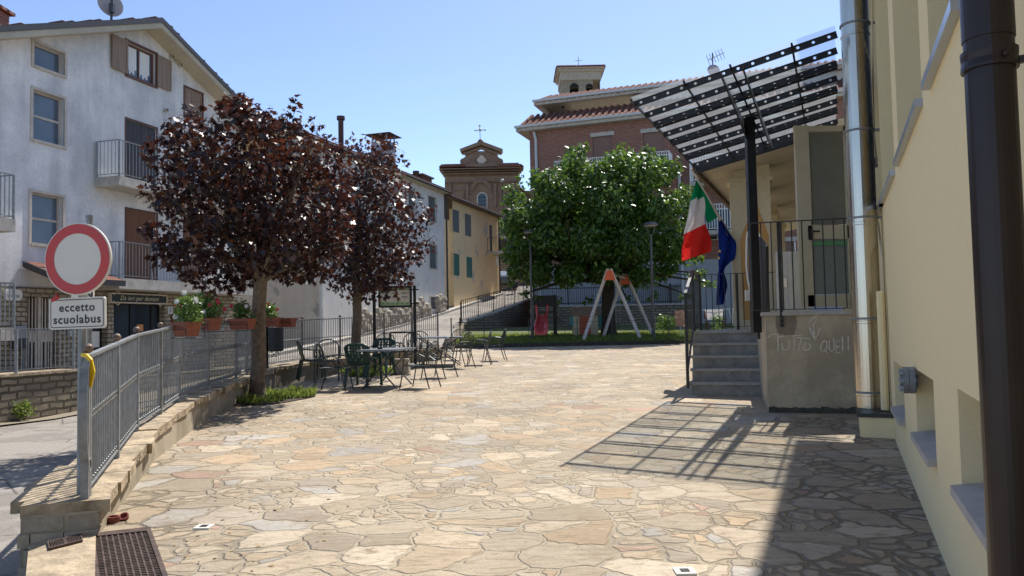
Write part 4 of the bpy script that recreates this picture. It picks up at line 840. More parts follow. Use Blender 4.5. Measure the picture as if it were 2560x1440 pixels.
# lane retaining wall beside the playground and wall behind it
b = MB(); L = [(42.0,-2.9),(46.4,-1.28),(52,.62),(54,1.25)]
for (a, xa), (c, xc) in zip(L[:-1], L[1:]):
    za, zc_ = zroad(a)+.04, zroad(c)+.04; b.hexa([(xa-.02,a,.3),(xa+.35,a,.3),(xc+.35,c,.3),(xc-.02,c,.3),(xa-.02,a,za),(xa+.35,a,za),(xc+.35,c,zc_),(xc-.02,c,zc_)])
L0 = [(24,-2.45),(30,-2.5),(34,-2.65),(42.0,-2.9)]
for (a, xa), (c, xc) in zip(L0[:-1], L0[1:]):
    za, zc_ = max(zroad(a)+.04, gz(a)+.0), zroad(c)+.04; b.hexa([(xa-.02,a,-.3),(xa+.3,a,-.3),(xc+.3,c,-.3),(xc-.02,c,-.3),(xa-.02,a,za),(xa+.3,a,za),(xc+.3,c,zc_),(xc-.02,c,zc_)])
T = Thing('lane_wall', 'sloping stone wall that holds up the lane beside the playground', 'retaining wall', (-1.5, 46, 1.3)); T.part('masonry', b, M['stonewall'])
b = MB()
for (a, xa), (c, xc) in zip(L[:-1], L[1:]): b.bar((xa+.15, a, zroad(a)+.08), (xc+.15, c, zroad(c)+.08), .42, .08)
T.part('coping', b, M['concrete'])
zbk = at(1500, 766, 46.5).z
T = Thing('playground_wall', 'dark stone wall closing the back of the playground under a barred fence', 'retaining wall', (6, 46.5, 1.3))
b = MB(); b.box(1.2, 16, 46.5, 47, .5, zbk); T.part('masonry', b, M['stonewall']); b = MB(); b.box(1.1, 16, 46.44, 47.05, zbk+.002, zbk+.1); T.part('coping', b, M['concrete'])
b = MB(); b.box(1.1, 16, 47.05, 50, zbk-.3, zbk+.0); struct('terrace_ground', b, M['concrete'])

p = Bf.pt(uDE-.15, zD-.1, .45); q = fr(1246, 455, p.y)
T = Thing('mast_lamp', 'thin dark mast with a small white lamp at the corner eave of the ochre house', 'street lamp', p); b = MB(); b.tube([p, (p.x, p.y, q.z)], .035, 6); T.part('mast', b, M['dkmetal']); b = MB(); b.ball((p.x,p.y,q.z+.1), .13, 8, 6); T.part('lamp_globe', b, M['lampgl'])
b = MB(); e_ = Vector((4, 66, q.z-.2)); s0 = Vector((p.x,p.y,q.z)); b.tube([s0.lerp(e_, t/10)-Vector((0,0,.5*math.sin(math.pi*t/10))) for t in range(11)], .012, 4); solo('overhead_cable', b, M['dkmetal'], 'thin overhead cable running from the lamp mast behind the green tree', 'cable')
# ------------------------------------------------------------------ yellow building on the right
Yw = Fac((.562, 0), (.4175, 1), -1)      # outward normal to the left
YB = Thing('yellow_building', 'pale yellow rendered building filling the right side with deep window recesses', 'building', Yw.pt(8, .2))
UE = 14.2; ZT = 9.3
print('yw n', Yw.n)
def yhole(pxfar, ytop, ybot, unear_px=None, width=.95):
    u1, zb = Yw.hit(pxfar, ybot); zt = Yw.hit(pxfar, ytop)[1] if ytop is not None else 6.2
    u0 = Yw.hit(unear_px, ybot)[0] if unear_px else u1-width
    return (u0, u1, zb, zt)
# low windows: far edge px, top y, bottom y ; near end from sill's near end
lo = [yhole(2239, 905, 1020, 2262), yhole(2294, 925, 1086, 2339), yhole(2405, 978, 1222, 2498)]
lo = [(lo[0][0]-.0, lo[0][1], lo[0][2], lo[0][3]), lo[1], (lo[2][0]-.35, lo[2][1], lo[2][2], lo[2][3])]
hi = []
for (xf, yf, xn, yn) in ((2207,509.5,2237,422),(2247.4,404,2305.5,245.5),(2326.6,206,2403,-5)):
    u1, zb = Yw.hit(xf, yf); u0, z2 = Yw.hit(xn, yn); hi.append((u0, u1, (zb+z2)/2, 7.4))
print('lo', lo); print('hi', hi)
hi.append((hi[0][0]+1.9, hi[0][1]+1.9, hi[0][2], 7.4)); hi.append((hi[2][0]-2.6, hi[2][1]-2.6, hi[2][2], 7.4))
b = MB(); Yw.wall(b, [-4, UE], lambda u: ZT, -.6, lo+hi, .34)
b.add([Yw.pt(UE,-.6), Yw.pt(UE,ZT), Yw.pt(UE,ZT,-8), Yw.pt(UE,-.6,-8)], [(0,1,2,3)])
YB.part('wall', b, M['yellow'])
for h in lo+hi:
    g_ = MB(); Yw.box(g_, h[0]-.01, h[1]+.01, h[2]-.01, h[3]+.01, -.37, -.34); wn = YB.part('window', g_, M['glass'])
    f_ = MB(); [Yw.box(f_, *q, -.345, -.31) for q in ((h[0],h[0]+.06,h[2],h[3]),(h[1]-.06,h[1],h[2],h[3]),(h[0]+.06,h[1]-.06,h[2],h[2]+.06),(h[0]+.06,h[1]-.06,h[3]-.06,h[3]))]; YB.part('window_frame', f_, M['lgrey'], wn)
for h in lo:
    s_ = MB(); P = Yw.pt; t = .045
    s_.hexa([P(h[0]-.0,h[2]-.03,.05), P(h[1]+.0,h[2]-.03,.05), P(h[1],h[2]+.02,-.3), P(h[0],h[2]+.02,-.3), P(h[0],h[2]-.03+t,.05), P(h[1],h[2]-.03+t,.05), P(h[1],h[2]+.02+t,-.3), P(h[0],h[2]+.02+t,-.3)]) ; YB.part('sill', s_, M['sillgrey'])
for h in hi:
    s_ = MB(); Yw.box(s_, h[0]-.03, h[1]+.03, h[2]-.045, h[2]+.004, -.33, .045); YB.part('metal_sill', s_, M['zincsill'])
b = MB(); P = Yw.pt; b.hexa([P(-4,ZT,.72), P(UE+.6,ZT,.72), P(UE+.6,ZT,-8), P(-4,ZT,-8), P(-4,ZT+.2,.72), P(UE+.6,ZT+.2,.72), P(UE+.6,ZT+.2,-8), P(-4,ZT+.2,-8)]); YB.part('roof', b, M['soffit'])
# silver flue pipe on its plinth
pb = at(2176, 1018, 9.3); c0 = Vector((pb.x, pb.y, .49))
FL = Thing('flue_pipe', 'shiny stainless steel flue pipe standing against the yellow wall', 'flue pipe', c0)
b = MB(); r0 = .158; prof = [(r0, 0)]
for i, z in enumerate((.14, .99, 2.16, 3.3, 4.45, 5.6, 6.7)): prof += [(r0, z), (r0+.008, z+.005), (r0+.008, z+.03), (r0, z+.035)]
prof += [(r0, 7.6)]; b.lathe(prof, 32, Matrix.Translation(c0)); FL.part('pipe', b, M['steel'], smooth=False)
for z in (.18, 1.05, 2.25, 3.3, 4.6):
    b = MB(); Mx = Matrix.Translation(c0+Vector((0,0,z))); b.lathe([(r0+.004,-.012),(r0+.014,-.01),(r0+.014,.012),(r0+.004,.014)], 28, Mx); b.bar(c0+Vector((0,0,z)), c0+Vector((0,0,z))-Yw.n*.3, .03); FL.part('clamp', b, M['galv'])
uu = (c0-Yw.o).dot(Yw.d)
b = MB(); Yw.box(b, uu-.62, uu+.25, -.2, .44, -.01, .34); b2 = MB(); Yw.box(b2, uu-.64, uu+.27, .442, .486, -.01, .37)
FP = Thing('flue_plinth', 'small rendered plinth with slate top under the steel flue pipe', 'plinth', Yw.pt(uu, .1, .2)); FP.part('base', b, M['yellow']); FP.part('top', b2, M['dkmetal'])
b = MB(); pa = Yw.pt(uu-.35, 1.0, .07); b.tube([Vector((pa.x,pa.y,.5)), Vector((pa.x,pa.y,1.85))], .045, 8); solo('small_pipe', b, M['yellow'], 'thin painted pipe rising on the wall just right of the steel flue', 'pipe')
b = MB(); q = [Yw.pt(*Yw.hit(x, y, .03), .03) for x, y in ((2222,1030),(2205,640),(2196,560),(2186,500),(2183,420),(2192,408),(2185,330),(2180,60),(2178,-60))]; b.tube(q, .011, 6)
solo('cable_conduit', b, M['pillar'], 'thin grey cable conduit climbing the yellow wall beside the flue', 'conduit')
b = MB(); u, z = Yw.hit(2178, 408, .08); Yw.box(b, u-.07, u+.07, z-.05, z+.05, .01, .12); solo('junction_box', b, M['greyp'], 'small grey electrical box on the yellow wall at the end of a conduit', 'junction box')
# bolted flange
u, z = Yw.hit(2246, 950, .12); fc_ = Yw.pt(u, z, .0); FG = Thing('pipe_flange', 'grey bolted pipe flange sticking out of the yellow wall above a small window', 'flange', fc_)
MXf = Matrix.Translation(fc_) @ Yw.n.to_track_quat('Z', 'Y').to_matrix().to_4x4()
b = MB(); b.lathe([(.05,-.01),(.05,.01),(.10,.01),(.10,.045),(.095,.05),(.10,.055),(.10,.09),(.06,.09),(.06,.11)], 20, MXf); FG.part('disc', b, M['galv'])
b = MB()
for k in range(8): a = math.pi*2*k/8; b.tube([MXf @ Vector((.075*math.cos(a), .075*math.sin(a), .0)), MXf @ Vector((.075*math.cos(a), .075*math.sin(a), .115))], .013, 6)
FG.part('bolts', b, M['greyp'])
# brown downpipe near the camera
bp = at(2478, 300, 2.0); pxy = None
for t in range(1): 
    d = ray(2505, 790); nn = Yw.n; k = ((Yw.o + nn*.13) - CAM).dot(nn)/d.dot(nn); bp = CAM + d*k
BP = Thing('brown_downpipe', 'thick dark brown drainpipe close to the camera at the right edge', 'downpipe', (bp.x, bp.y, gz(bp.y)))
b = MB(); b.tube([(bp.x, bp.y, -.1), (bp.x, bp.y, 2.27), (bp.x, bp.y, 2.2701), (bp.x, bp.y, 8)], [.059,.059,.062,.062], 28); BP.part('pipe', b, M['brown'], smooth=False)
b = MB(); zc_ = 2.21; Mx = Matrix.Translation((bp.x, bp.y, zc_)); b.lathe([(.062,-.02),(.067,-.02),(.067,-.012),(.065,.004),(.067,.02),(.067,.03),(.062,.03)], 28, Mx); b.bar((bp.x+.06, bp.y-.02, zc_+.0), Vector((bp.x, bp.y, zc_))-Yw.n*.22+Vector((.05,-.03,0)), .018); b.ball((bp.x-.0,bp.y-.07,zc_+.003), .009, 8, 4); BP.part('bracket', b, M['brown'])

# ------------------------------------------------------------------ stairs, block, landing
RD = Vector((.966, -.259, 0)).normalized(); BD = Vector((.259, .966, 0)).normalized()
S0 = Vector((2.95, 13.0, 0)); B0 = Vector((3.51, 10.84, 0))
ZG = gz(13); LZ = ZG + 5*.208
def sp(u, v, z, o=S0): return o + RD*u + BD*v + Vector((0, 0, z))
def sbox(mb, u0, u1, v0, v1, z0, z1, o=S0, mi=0):
    return mb.hexa([sp(u0,v0,z0,o), sp(u1,v0,z0,o), sp(u1,v1,z0,o), sp(u0,v1,z0,o), sp(u0,v0,z1,o), sp(u1,v0,z1,o), sp(u1,v1,z1,o), sp(u0,v1,z1,o)], mi)
ST = Thing('entrance_stairs', 'five grey stone steps leading up to the raised entrance landing', 'stairs', sp(.6, 0, ZG))
SW = 1.2
b = MB()
for k in range(5):
    sbox(b, 0, SW, .3*k, .3*(k+1)+(.0 if k < 4 else 1.5), ZG-.3, ZG+.208*(k+1)-.042)
ST.part('steps', b, M['stairst'])
for k in range(5):
    t = MB(); sbox(t, -.03, SW-.01, .3*k-.035, .3*(k+1)+(.0 if k < 4 else 1.5)-.04, ZG+.208*(k+1)-.04, ZG+.208*(k+1)); ST.part('tread', t, M['tread'])
BLK = Thing('entrance_block', 'worn rendered block wall with chalk writing supporting the entrance landing', 'wall', sp(.8, 0, .27, B0))
bw = 1.95; BT = 1.655
b = MB(); sbox(b, 0, bw, 0, .25, 0, BT-.055, B0); sbox(b, 0, .25, .25, 3.2, 0, BT-.055, B0); sbox(b, .25, bw+2.5, .25, 7, 0, LZ-.02, B0); BLK.part('rendered_wall', b, M['blockm'])
b = MB(); sbox(b, -.04, bw, -.05, .29, BT-.053, BT, B0); sbox(b, -.04, .29, .29, 3.2, BT-.053, BT, B0); BLK.part('coping', b, M['concrete'])
b = MB(); sbox(b, .25, bw+2.5, .3, 9, LZ-.018, LZ, B0); BLK.part('landing_floor', b, M['tread'])
Bf2 = Fac((B0.x, B0.y), (RD.x, RD.y)); 
b = MB()
n_ = 26
for i in range(n_):
    u = bw*i/n_; b.hexa([Bf2.pt(u,.1,.02), Bf2.pt(u+bw/n_,.1,.02), Bf2.pt(u+bw/n_,.1,-.01), Bf2.pt(u,.1,-.01), Bf2.pt(u,.33+.03*random.random(),.008), Bf2.pt(u+bw/n_,.33+.03*random.random(),.008), Bf2.pt(u+bw/n_,.33,-.01), Bf2.pt(u,.33,-.01)])
BLK.part('mossy_base', b, M['moss'])
b = MB(); pts = [Bf2.pt(*Bf2.hit(x, y), .004) for x, y in ((1939,787),(1990,789),(1993,806),(1989,822),(1984,842),(1975,836),(1962,838),(1945,832),(1939,815))]; b.add(pts, [list(reversed(range(len(pts))))]); BLK.part('damp_stain', b, M['stain'])
# chalk writing: source coordinates of a 8.533x crop at (1880,780)
ch = [[(335,555),(400,490),(470,468),(530,480),(590,530),(680,512)],[(545,500),(560,700),(555,830)],[(640,650),(650,790),(700,815),(770,790),(800,680),(785,600)],[(850,510),(960,500),(1085,505)],[(900,515),(900,720),(890,810)],[(960,545),(1090,555),(1235,572)],[(1045,560),(1020,700),(1000,810)],
      [(1170,660),(1110,700),(1090,780),(1140,820),(1220,800),(1250,720),(1200,670)],[(1220,320),(1260,450),(1350,600),(1400,480),(1450,330)],[(1250,350),(1310,460),(1345,560)],[(1350,60),(1370,170),(1300,290),(1340,470)],[(1240,190),(1310,120),(1400,100)],[(1330,60),(1450,70)],
      [(1540,610),(1480,680),(1460,800),(1540,840),(1600,760),(1590,630),(1540,610)],[(1550,790),(1610,880)],[(1650,610),(1650,800),(1700,840),(1750,800),(1740,560)],[(1880,610),(1790,620),(1790,870),(1890,860)],[(1800,740),(1870,735)],[(1925,530),(1935,820)],[(2050,520),(2055,820)]]
b = MB()
for s_ in ch:
    pts = [Bf2.pt(*Bf2.hit(1880+x/8.533, 780+y/8.533), .007) for x, y in s_]; b.ribbon(pts, .011+.008*random.random(), Bf2.n)
BLK.part('chalk_writing', b, M['chalk'])
# railings
RL = Thing('landing_railing', 'dark metal bar railing along the top of the entrance block', 'railing', sp(0, 0, BT, B0))
b = MB(); pf = lambda u, v, z, : sp(u, v, z, B0); Z1 = BT+.03; Z2 = Bf2.hit(1930, 556)[1]
ua_ = -.16; b.bar(pf(ua_,-.03,Z2), pf(bw-.02,-.03,Z2), .04, .014); b.bar(pf(ua_,-.03,Z2), pf(ua_,.9,Z2), .04, .014); RL.part('top_rail', b, M['dkmetal']); b = MB(); b.bar(pf(ua_,-.03,Z1), pf(bw-.02,-.03,Z1), .03, .012); b.bar(pf(ua_,-.03,Z1), pf(ua_,.9,Z1), .03, .012); RL.part('bottom_rail', b, M['dkmetal'])
for i in range(16): b = MB(); b.bar(pf(ua_+(bw-.02-ua_)*(i+.0)/15.5,-.03,Z1), pf(ua_+(bw-.02-ua_)*(i+.0)/15.5,-.03,Z2), .013, .013, (1,0,0)); RL.part('bar', b, M['dkmetal'])
for i in range(1, 6): b = MB(); b.bar(pf(ua_,-.03+.15*i,Z1), pf(ua_,-.03+.15*i,Z2), .013, .013, (1,0,0)); RL.part('bar', b, M['dkmetal'])
b = MB(); u_ = .21; b.bar(pf(u_,-.045,BT-.21), pf(u_,-.045,Z2), .045, .014, (0,1,0)); [b.ball(pf(u_,-.056,z), .009, 6, 4, 1) for z in (BT-.16, BT-.09)]; RL.part('post', b, [M['dkmetal'], M['galv']])
b = MB(); b.bar(pf(-.06,.85,LZ-.1), pf(-.06,.85,Z2), .045, .014, (0,1,0)); RL.part('post', b, M['dkmetal'])
# stair railing (sloping newel part plus level part behind)
SR = Thing('stair_railing', 'dark metal handrail climbing the left side of the entrance steps', 'railing', sp(0, 0, ZG))
A1 = sp(-.06, -.08, 0); A2 = sp(.02, 1.42, 0); A3 = sp(.10, 2.9, 0); A4 = sp(1.55, 2.9, 0); zt1 = at(1715, 733, 12.9).z; zt2 = LZ + 1.12; zb1 = ZG+.12; zb2 = LZ+.06
def V(p, z): return Vector((p.x, p.y, z))
b = MB(); b.bar(V(A1,zt1), V(A2,zt2), .05, .016); b.bar(V(A2,zt2), V(A3,zt2), .05, .016); b.bar(V(A3,zt2), V(A4,zt2), .045, .014); b.bar(V(A1,zb1+.25), V(A2,zb2+.1), .03, .012); b.bar(V(A2,zb2), V(A3,zb2), .03, .012); b.bar(V(A3,zb2), V(A4,zb2), .03, .012); SR.part('handrail', b, M['dkmetal'])
for i in range(1, 8): b = MB(); t = i/8; p = A1.lerp(A2, t); b.bar(V(p, zb1+.25+(zb2+.1-zb1-.25)*t), V(p, zt1+(zt2-zt1)*t), .010, .010, (1,0,0)); SR.part('bar', b, M['dkmetal'])
for i in range(1, 6): b = MB(); p = A2.lerp(A3, i/6); b.bar(V(p, zb2), V(p, zt2), .013, .013, (1,0,0)); SR.part('bar', b, M['dkmetal'])
for i in range(1, 12): b = MB(); p = A3.lerp(A4, i/12); b.bar(V(p, zb2), V(p, zt2), .013, .013, (1,0,0)); SR.part('bar', b, M['dkmetal'])
for p, z0, z1 in ((A1, ZG+.12, zt1), (A2, ZG+.6, zt2), (A3, LZ-.15, zt2), (A3.lerp(A4,.5), LZ-.05, zt2)):
    b = MB(); b.bar(V(p,z0), V(p,z1), .045, .045, (1,0,0)); SR.part('post', b, M['dkmetal'])
# ------------------------------------------------------------------ porch behind
E0 = Vector((3.70, 15.3, 0)); WD = Yw.d; WN = -Yw.n     # along the building, into the building
def wp(s, t, z): return E0 + WD*s + WN*t + Vector((0, 0, z))
PO = Thing('porch', 'cream entrance porch with square pillars and a sloping roof behind the canopy', 'porch', wp(2, 1, LZ))
ez = 4.56; b = MB(); sl_ = .17; t1 = 3.4
b.hexa([wp(0,0,ez), wp(14,0,ez), wp(14,t1,ez+sl_*t1), wp(0,t1,ez+sl_*t1), wp(0,0,ez+.14), wp(14,0,ez+.14), wp(14,t1,ez+.14+sl_*t1), wp(0,t1,ez+.14+sl_*t1)]); PO.part('roof', b, M['soffit'])
b = MB(); b.bar(wp(-.1,-.03,ez+.0), wp(14,-.03,ez+.0), .08, .2); PO.part('fascia', b, M['eavewood'])
pm = Fac((0,0),(1,0))
pl0 = at(1832, 700, 16.2); 
def pillar(o, wdt, dep, label=None, name='pillar'):
    b = MB(); q = lambda u, v, z: o + RD*u + BD*v + Vector((0,0,z)); 
    def bx(u0,u1,v0,v1,z0,z1): b.hexa([q(u0,v0,z0),q(u1,v0,z0),q(u1,v1,z0),q(u0,v1,z0),q(u0,v0,z1),q(u1,v0,z1),q(u1,v1,z1),q(u0,v1,z1)])
    zt = 4.42; bx(0,wdt,0,dep,.3,zt-.0); bx(-.05,wdt+.05,-.05,dep+.05,zt,zt+.09); bx(-.0,wdt,0,dep,zt+.09,5.05)
    return PO.part(name, b, M['pillar'], label=label)
o1 = Vector((pl0.x, pl0.y, 0)); p1 = pillar(o1, .80, .55)
q = lambda u, v, z: o1 + RD*u + BD*v + Vector((0,0,z))
b = MB(); Pf = Fac((o1.x, o1.y), (RD.x, RD.y))
ol = [(1858,800),(1850,600),(1860,570),(1880,530),(1893,513),(1912,560),(1922,590),(1922,800)]; L_ = [Pf.hit(x, y) for x, y in ol]; L_ = [(min(max(u,.1), .79), max(z, LZ+.01)) for u, z in L_]
b.add([Pf.pt(u, z, .004) for u, z in L_], [list(range(len(L_)))]); PO.part('orange_painted_arch', b, M['orange'], p1)
for k in (1, 2, 3): pillar(o1 + WD*3.0*k, .55, .45)
b = MB(); P = wp; b.hexa([P(-1.0,2.6,LZ), P(14,2.6,LZ), P(14,2.9,LZ), P(-1.0,2.9,LZ), P(-1.0,2.6,5.0), P(14,2.6,5.0), P(14,2.9,5.0), P(-1.0,2.9,5.0)]); PO.part('back_wall', b, M['pillar'])
b = MB(); b.hexa([P(5.8,-.0,LZ-1), P(6.1,0,LZ-1), P(6.1,2.6,LZ-1), P(5.8,2.6,LZ-1), P(5.8,0,3.9), P(6.1,0,3.9), P(6.1,2.6,3.9), P(5.8,2.6,3.9)]) if False else None
b = MB(); b.hexa([P(-.6,0,0), P(14,0,0), P(14,3,0), P(-.6,3,0), P(-.6,0,LZ-.01), P(14,0,LZ-.01), P(14,3,LZ-.01), P(-.6,3,LZ-.01)]); PO.part('floor', b, M['concrete'])
# pale panel doors inside the porch
def frbox(mb, x0, x1, y0, y1, Y, t=.04, mi=0):
    a = fr(x0, y1, Y); c = fr(x1, y0, Y); return mb.box(a.x, c.x, Y, Y+t, a.z, c.z, mi)
GD = Thing('grey_double_door', 'pale grey panelled door leaf standing open behind the railing', 'door', fr(1990, 800, 12.9))
b = MB(); frbox(b, 1948, 2024, 628, 830, 12.9, .05); frbox(b, 1975, 1978, 632, 830, 12.88, .02); frbox(b, 1980, 2020, 640, 643, 12.885, .015); GD.part('leaf', b, M['lgrey']); b = MB(); frbox(b, 1958, 1967, 696, 718, 12.86, .03); GD.part('notice', b, M['boardp'])
# cream glazed door, opened outward
YD = 11.35
CD_ = Thing('open_glazed_door', 'tall cream glazed door standing open with black handle beside the flue', 'door', fr(2065, 778, YD))
b = MB()
for (x0, x1, y0, y1) in ((2003,2021,313,767),(2126,2150,313,767),(2021,2126,313,329),(2021,2126,562,597),(2021,2126,736,767)): frbox(b, x0, x1, y0, y1, YD, .06)
CD_.part('frame', b, M['doorcream']); b = MB(); frbox(b, 2021, 2126, 329, 562, YD+.025, .012); CD_.part('upper_pane', b, M['doorglass']); b = MB(); frbox(b, 2021, 2126, 597, 736, YD+.025, .012); CD_.part('lower_pane', b, M['lowpane'])
b = MB(); frbox(b, 2024, 2032, 570, 600, YD-.02, .018); p = fr(2028, 578, YD-.05); b.bar(p, p+Vector((.125,0,-.005)), .02); b.bar(p, p+Vector((0,.05,0)), .02); CD_.part('handle', b, M['black'])
b = MB(); frbox(b, 2024, 2135, 602, 614, YD+.01, .008); CD_.part('green_strip', b, M['boardg'])
# dark board with curved rim
DB = Thing('leaning_board', 'dark upright board with a pale curved edge behind the end of the landing railing', 'board', fr(1895, 800, 12.3))
w0 = fr(1880, 775, 12.1); w1 = fr(1917, 790, 11.5)
b = MB(); pts = [fr(1872,568,12.3), fr(1880,562,12.25), fr(1896,590,12.0), fr(1915,615,11.6), fr(1917,790,11.55), fr(1880,800,12.2), fr(1876,700,12.3)]; b.slab(pts, (.0,.0,0) if False else Vector((.045,.02,0))); DB.part('panel', b, M['board'])
b = MB(); rim = [(1880,560,12.2),(1871,570,12.28),(1867,600,12.3),(1866,660,12.3),(1870,700,12.3),(1878,735,12.25),(1882,765,12.2)]
pts = [fr(*r_) for r_ in rim]; b.tube(pts, .018, 6); DB.part('rim', b, M['signw']); b = MB(); frbox(b, 1865, 1880, 725, 752, 12.3, .05); DB.part('white_plate', b, M['signw'])
# ------------------------------------------------------------------ glass canopy
G0 = Vector((1.59, 9.96, 4.42)); GR = Vector((.923, -.385, .215)); GS = Vector((.385, .923, 0)); GN = GR.cross(GS).normalized()
CP = Thing('glass_canopy', 'sloping glass canopy with black dotted bands over the entrance', 'canopy', sp(.9, -1.3, LZ))
def gp(r_, s, n=0): return G0 + GR*r_ + GS*s + GN*n
TW = 2.47; TS = 4.95
def gbox(mb, r0, r1, s0, s1, n0, n1, mi=0): return mb.hexa([gp(r0,s0,n0), gp(r1,s0,n0), gp(r1,s1,n0), gp(r0,s1,n0), gp(r0,s0,n1), gp(r1,s0,n1), gp(r1,s1,n1), gp(r0,s1,n1)], mi)
js = [0, .68, 1.25, 1.97, TW]
for a, c in zip(js[:-1], js[1:]):
    b = MB(); gbox(b, a+.008, c-.008, -.02, TS+.04, .02, .032); CP.part('glass_pane', b, M['cglass'])
bands = [(10.10,0),(10.66,0),(11.22,1),(11.80,0),(12.34,1),(12.95,0),(13.48,1),(14.2,0)]
def holed(b, r0, r1, s_, n0, n1, rad):
    cr, cn = (r0+r1)/2, (n0+n1)/2; out = [(r1,cn),(r1,n1),(cr,n1),(r0,n1),(r0,cn),(r0,n0),(cr,n0),(r1,n0)]
    for ss in (s_-.004, s_+.004):
        k = len(b.v); b.v += [gp(x, ss, y) for x, y in out] + [gp(cr+rad*math.cos(R(45*i)), ss, cn+rad*math.sin(R(45*i))) for i in range(8)]
        for i in range(8): b.f.append([k+i, k+(i+1)%8, k+8+(i+1)%8, k+8+i]); b.m.append(0)
    k2 = k-16
    for i in range(8): b.f.append([k2+8+i, k2+8+(i+1)%8, k+8+(i+1)%8, k+8+i]); b.m.append(0)
for Yb, dbl in bands:
    s = (Yb-9.96)/.923; k = 14; dr_ = TW/k
    for ds in ((-.065,.065) if dbl else (0,)):
        b = MB()
        for i in range(k): holed(b, i*dr_, (i+1)*dr_, s+ds, -.058, .018, .019)
        gbox(b, 0, TW, s+ds-.012, s+ds+.012, -.064, -.058); gbox(b, 0, TW, s+ds-.016, s+ds+.016, .0135, .0185)
        CP.part('perforated_beam', b, M['black'])
for r_ in js[1:-1] + [0.0]:
    b = MB(); gbox(b, r_-.012, r_+.012, -.02, TS+.04, -.02, .01); CP.part('joint_bar', b, M['black'])
b = MB(); gbox(b, 0, TW, TS+.02, TS+.06, -.1, .05); CP.part('edge_beam', b, M['black'])
for dr in (-.13, .13):
    b = MB(); r_ = 1.25+dr; vs = []
    prof = [(.0,.0),(.0,-.06),(1.5,-.30),(2.18,-.42),(3.0,-.36),(4.6,-.12),(4.6,0)]; b.slab([gp(r_-.01, s, n-.032) for s, n in prof], GR.normalized()*.02); CP.part('spine_fin', b, M['black'])
pp = gp(1.25, 2.18); b = MB(); zt_ = pp.z-.28; b.box(pp.x-.062, pp.x+.062, pp.y-.062, pp.y+.062, LZ, zt_+.15); CP.part('post', b, M['black'])
# ------------------------------------------------------------------ flags on the pillar
FB = fr(1838, 605, 16.2); FT = fr(1728, 424, 15.0)
FLG = Thing('italian_flag', 'green white and red flag hanging from a slanting pole beside the pillar', 'flag', FB)
b = MB(); b.tube([FB, FT], .016, 8); b.ball(FT, .03, 8, 5); FLG.part('pole', b, M['polewood'])
def quadcloth(rows, mats_idx, nu=8, depthf=None):
    b = MB(); nr = len(rows); base = len(b.v)
    for j, (L_, R_) in enumerate(rows):
        for i in range(nu+1):
            t = i/nu; p = L_.lerp(R_, t); p = p + Vector((0, .15*math.sin(t*10+j*.22)*(.3+j/nr)+.06*math.sin(t*19+j*.4), 0)); b.v.append(p)
    for j in range(nr-1):
        for i in range(nu): b.f.append([base+j*(nu+1)+i, base+j*(nu+1)+i+1, base+(j+1)*(nu+1)+i+1, base+(j+1)*(nu+1)+i]); b.m.append(mats_idx(j, i))
    return b
def Fp(x, y): return fr(x, y, 15.2 + (x-1728)*.011)
def interp(L, n):
    out = []
    for i in range(n+1):
        t = i/n*(len(L)-1); k = min(int(t), len(L)-2); f = t-k; out.append((L[k][0]*(1-f)+L[k+1][0]*f, L[k][1]*(1-f)+L[k+1][1]*f))
    return out
n_ = 36
Lp = interp([(1741,452),(1728,503),(1716,555),(1706,590),(1703,620),(1713,650)], n_); Rp = interp([(1753,452),(1757,488),(1764,528),(1769,560),(1773,600),(1775,630)], n_)
rows = [(Fp(*a), Fp(*c)) for a, c in zip(Lp, Rp)]
def stripe(j, i):
    t = i/12; x = Lp[j][0]*(1-t)+Rp[j][0]*t; y = Lp[j][1]*(1-t)+Rp[j][1]*t
    if y < 500 - (x-1728)*.40 : return 0
    if y < 585 - (x-1708)*.46: return 1
    return 2
b = quadcloth(rows, stripe, 12)
o_ = len(b.v); q = [Fp(1750,450), Fp(1798,541), Fp(1772,562), Fp(1766,545)]
tri = MB(); A_, B_, C_ = Fp(1752,452), Fp(1798,541), Fp(1768,560); k = 10
for i in range(k+1):
    a = A_.lerp(B_, i/k); c = A_.lerp(C_, i/k)
    for j in range(5): p = a.lerp(c, j/4); tri.v.append(p + Vector((0,.12*math.sin(i*.6+j)*i/k+.03,0)))
for i in range(k):
    for j in range(4): tri.f.append([i*5+j, i*5+j+1, (i+1)*5+j+1, (i+1)*5+j]); tri.m.append(0)
b.extend(tri)
FLG.part('cloth', b, [M['sflag_g'], M['sflag_w'], M['sflag_r']], smooth=True)
FB2 = fr(1838, 622, 16.15); FT2 = fr(1735, 428, 15.3)
FE = Thing('european_flag', 'dark blue flag with gold stars hanging folded from the second slanting pole', 'flag', FB2)
b = MB(); b.tube([FB2, FT2], .016, 8); FE.part('pole', b, M['polewood'])
Lp = interp([(1800,552),(1799,590),(1795,640),(1795,690),(1796,730),(1799,762)], n_); Rp = interp([(1803,552),(1838,605),(1838,648),(1812,668),(1814,715),(1803,762)], n_)
def Fp2(x, y): return fr(x, y, 15.7+(x-1790)*.008)
b = quadcloth([(Fp2(*a), Fp2(*c)) for a, c in zip(Lp, Rp)], lambda j, i: 0, 12); cl = FE.part('cloth', b, [M['sflag_b']], smooth=True)
b = MB()
for (x, y, r_) in ((1799,628,4.6),(1797,645,4.2)):
    pts = [fr(x+r_*(1 if k%2==0 else .42)*math.sin(math.pi*k/5), y-r_*(1 if k%2==0 else .42)*math.cos(math.pi*k/5), 15.6) for k in range(10)]; b.slab(pts, (0,.01,0))
FE.part('stars', b, M['star'], cl)

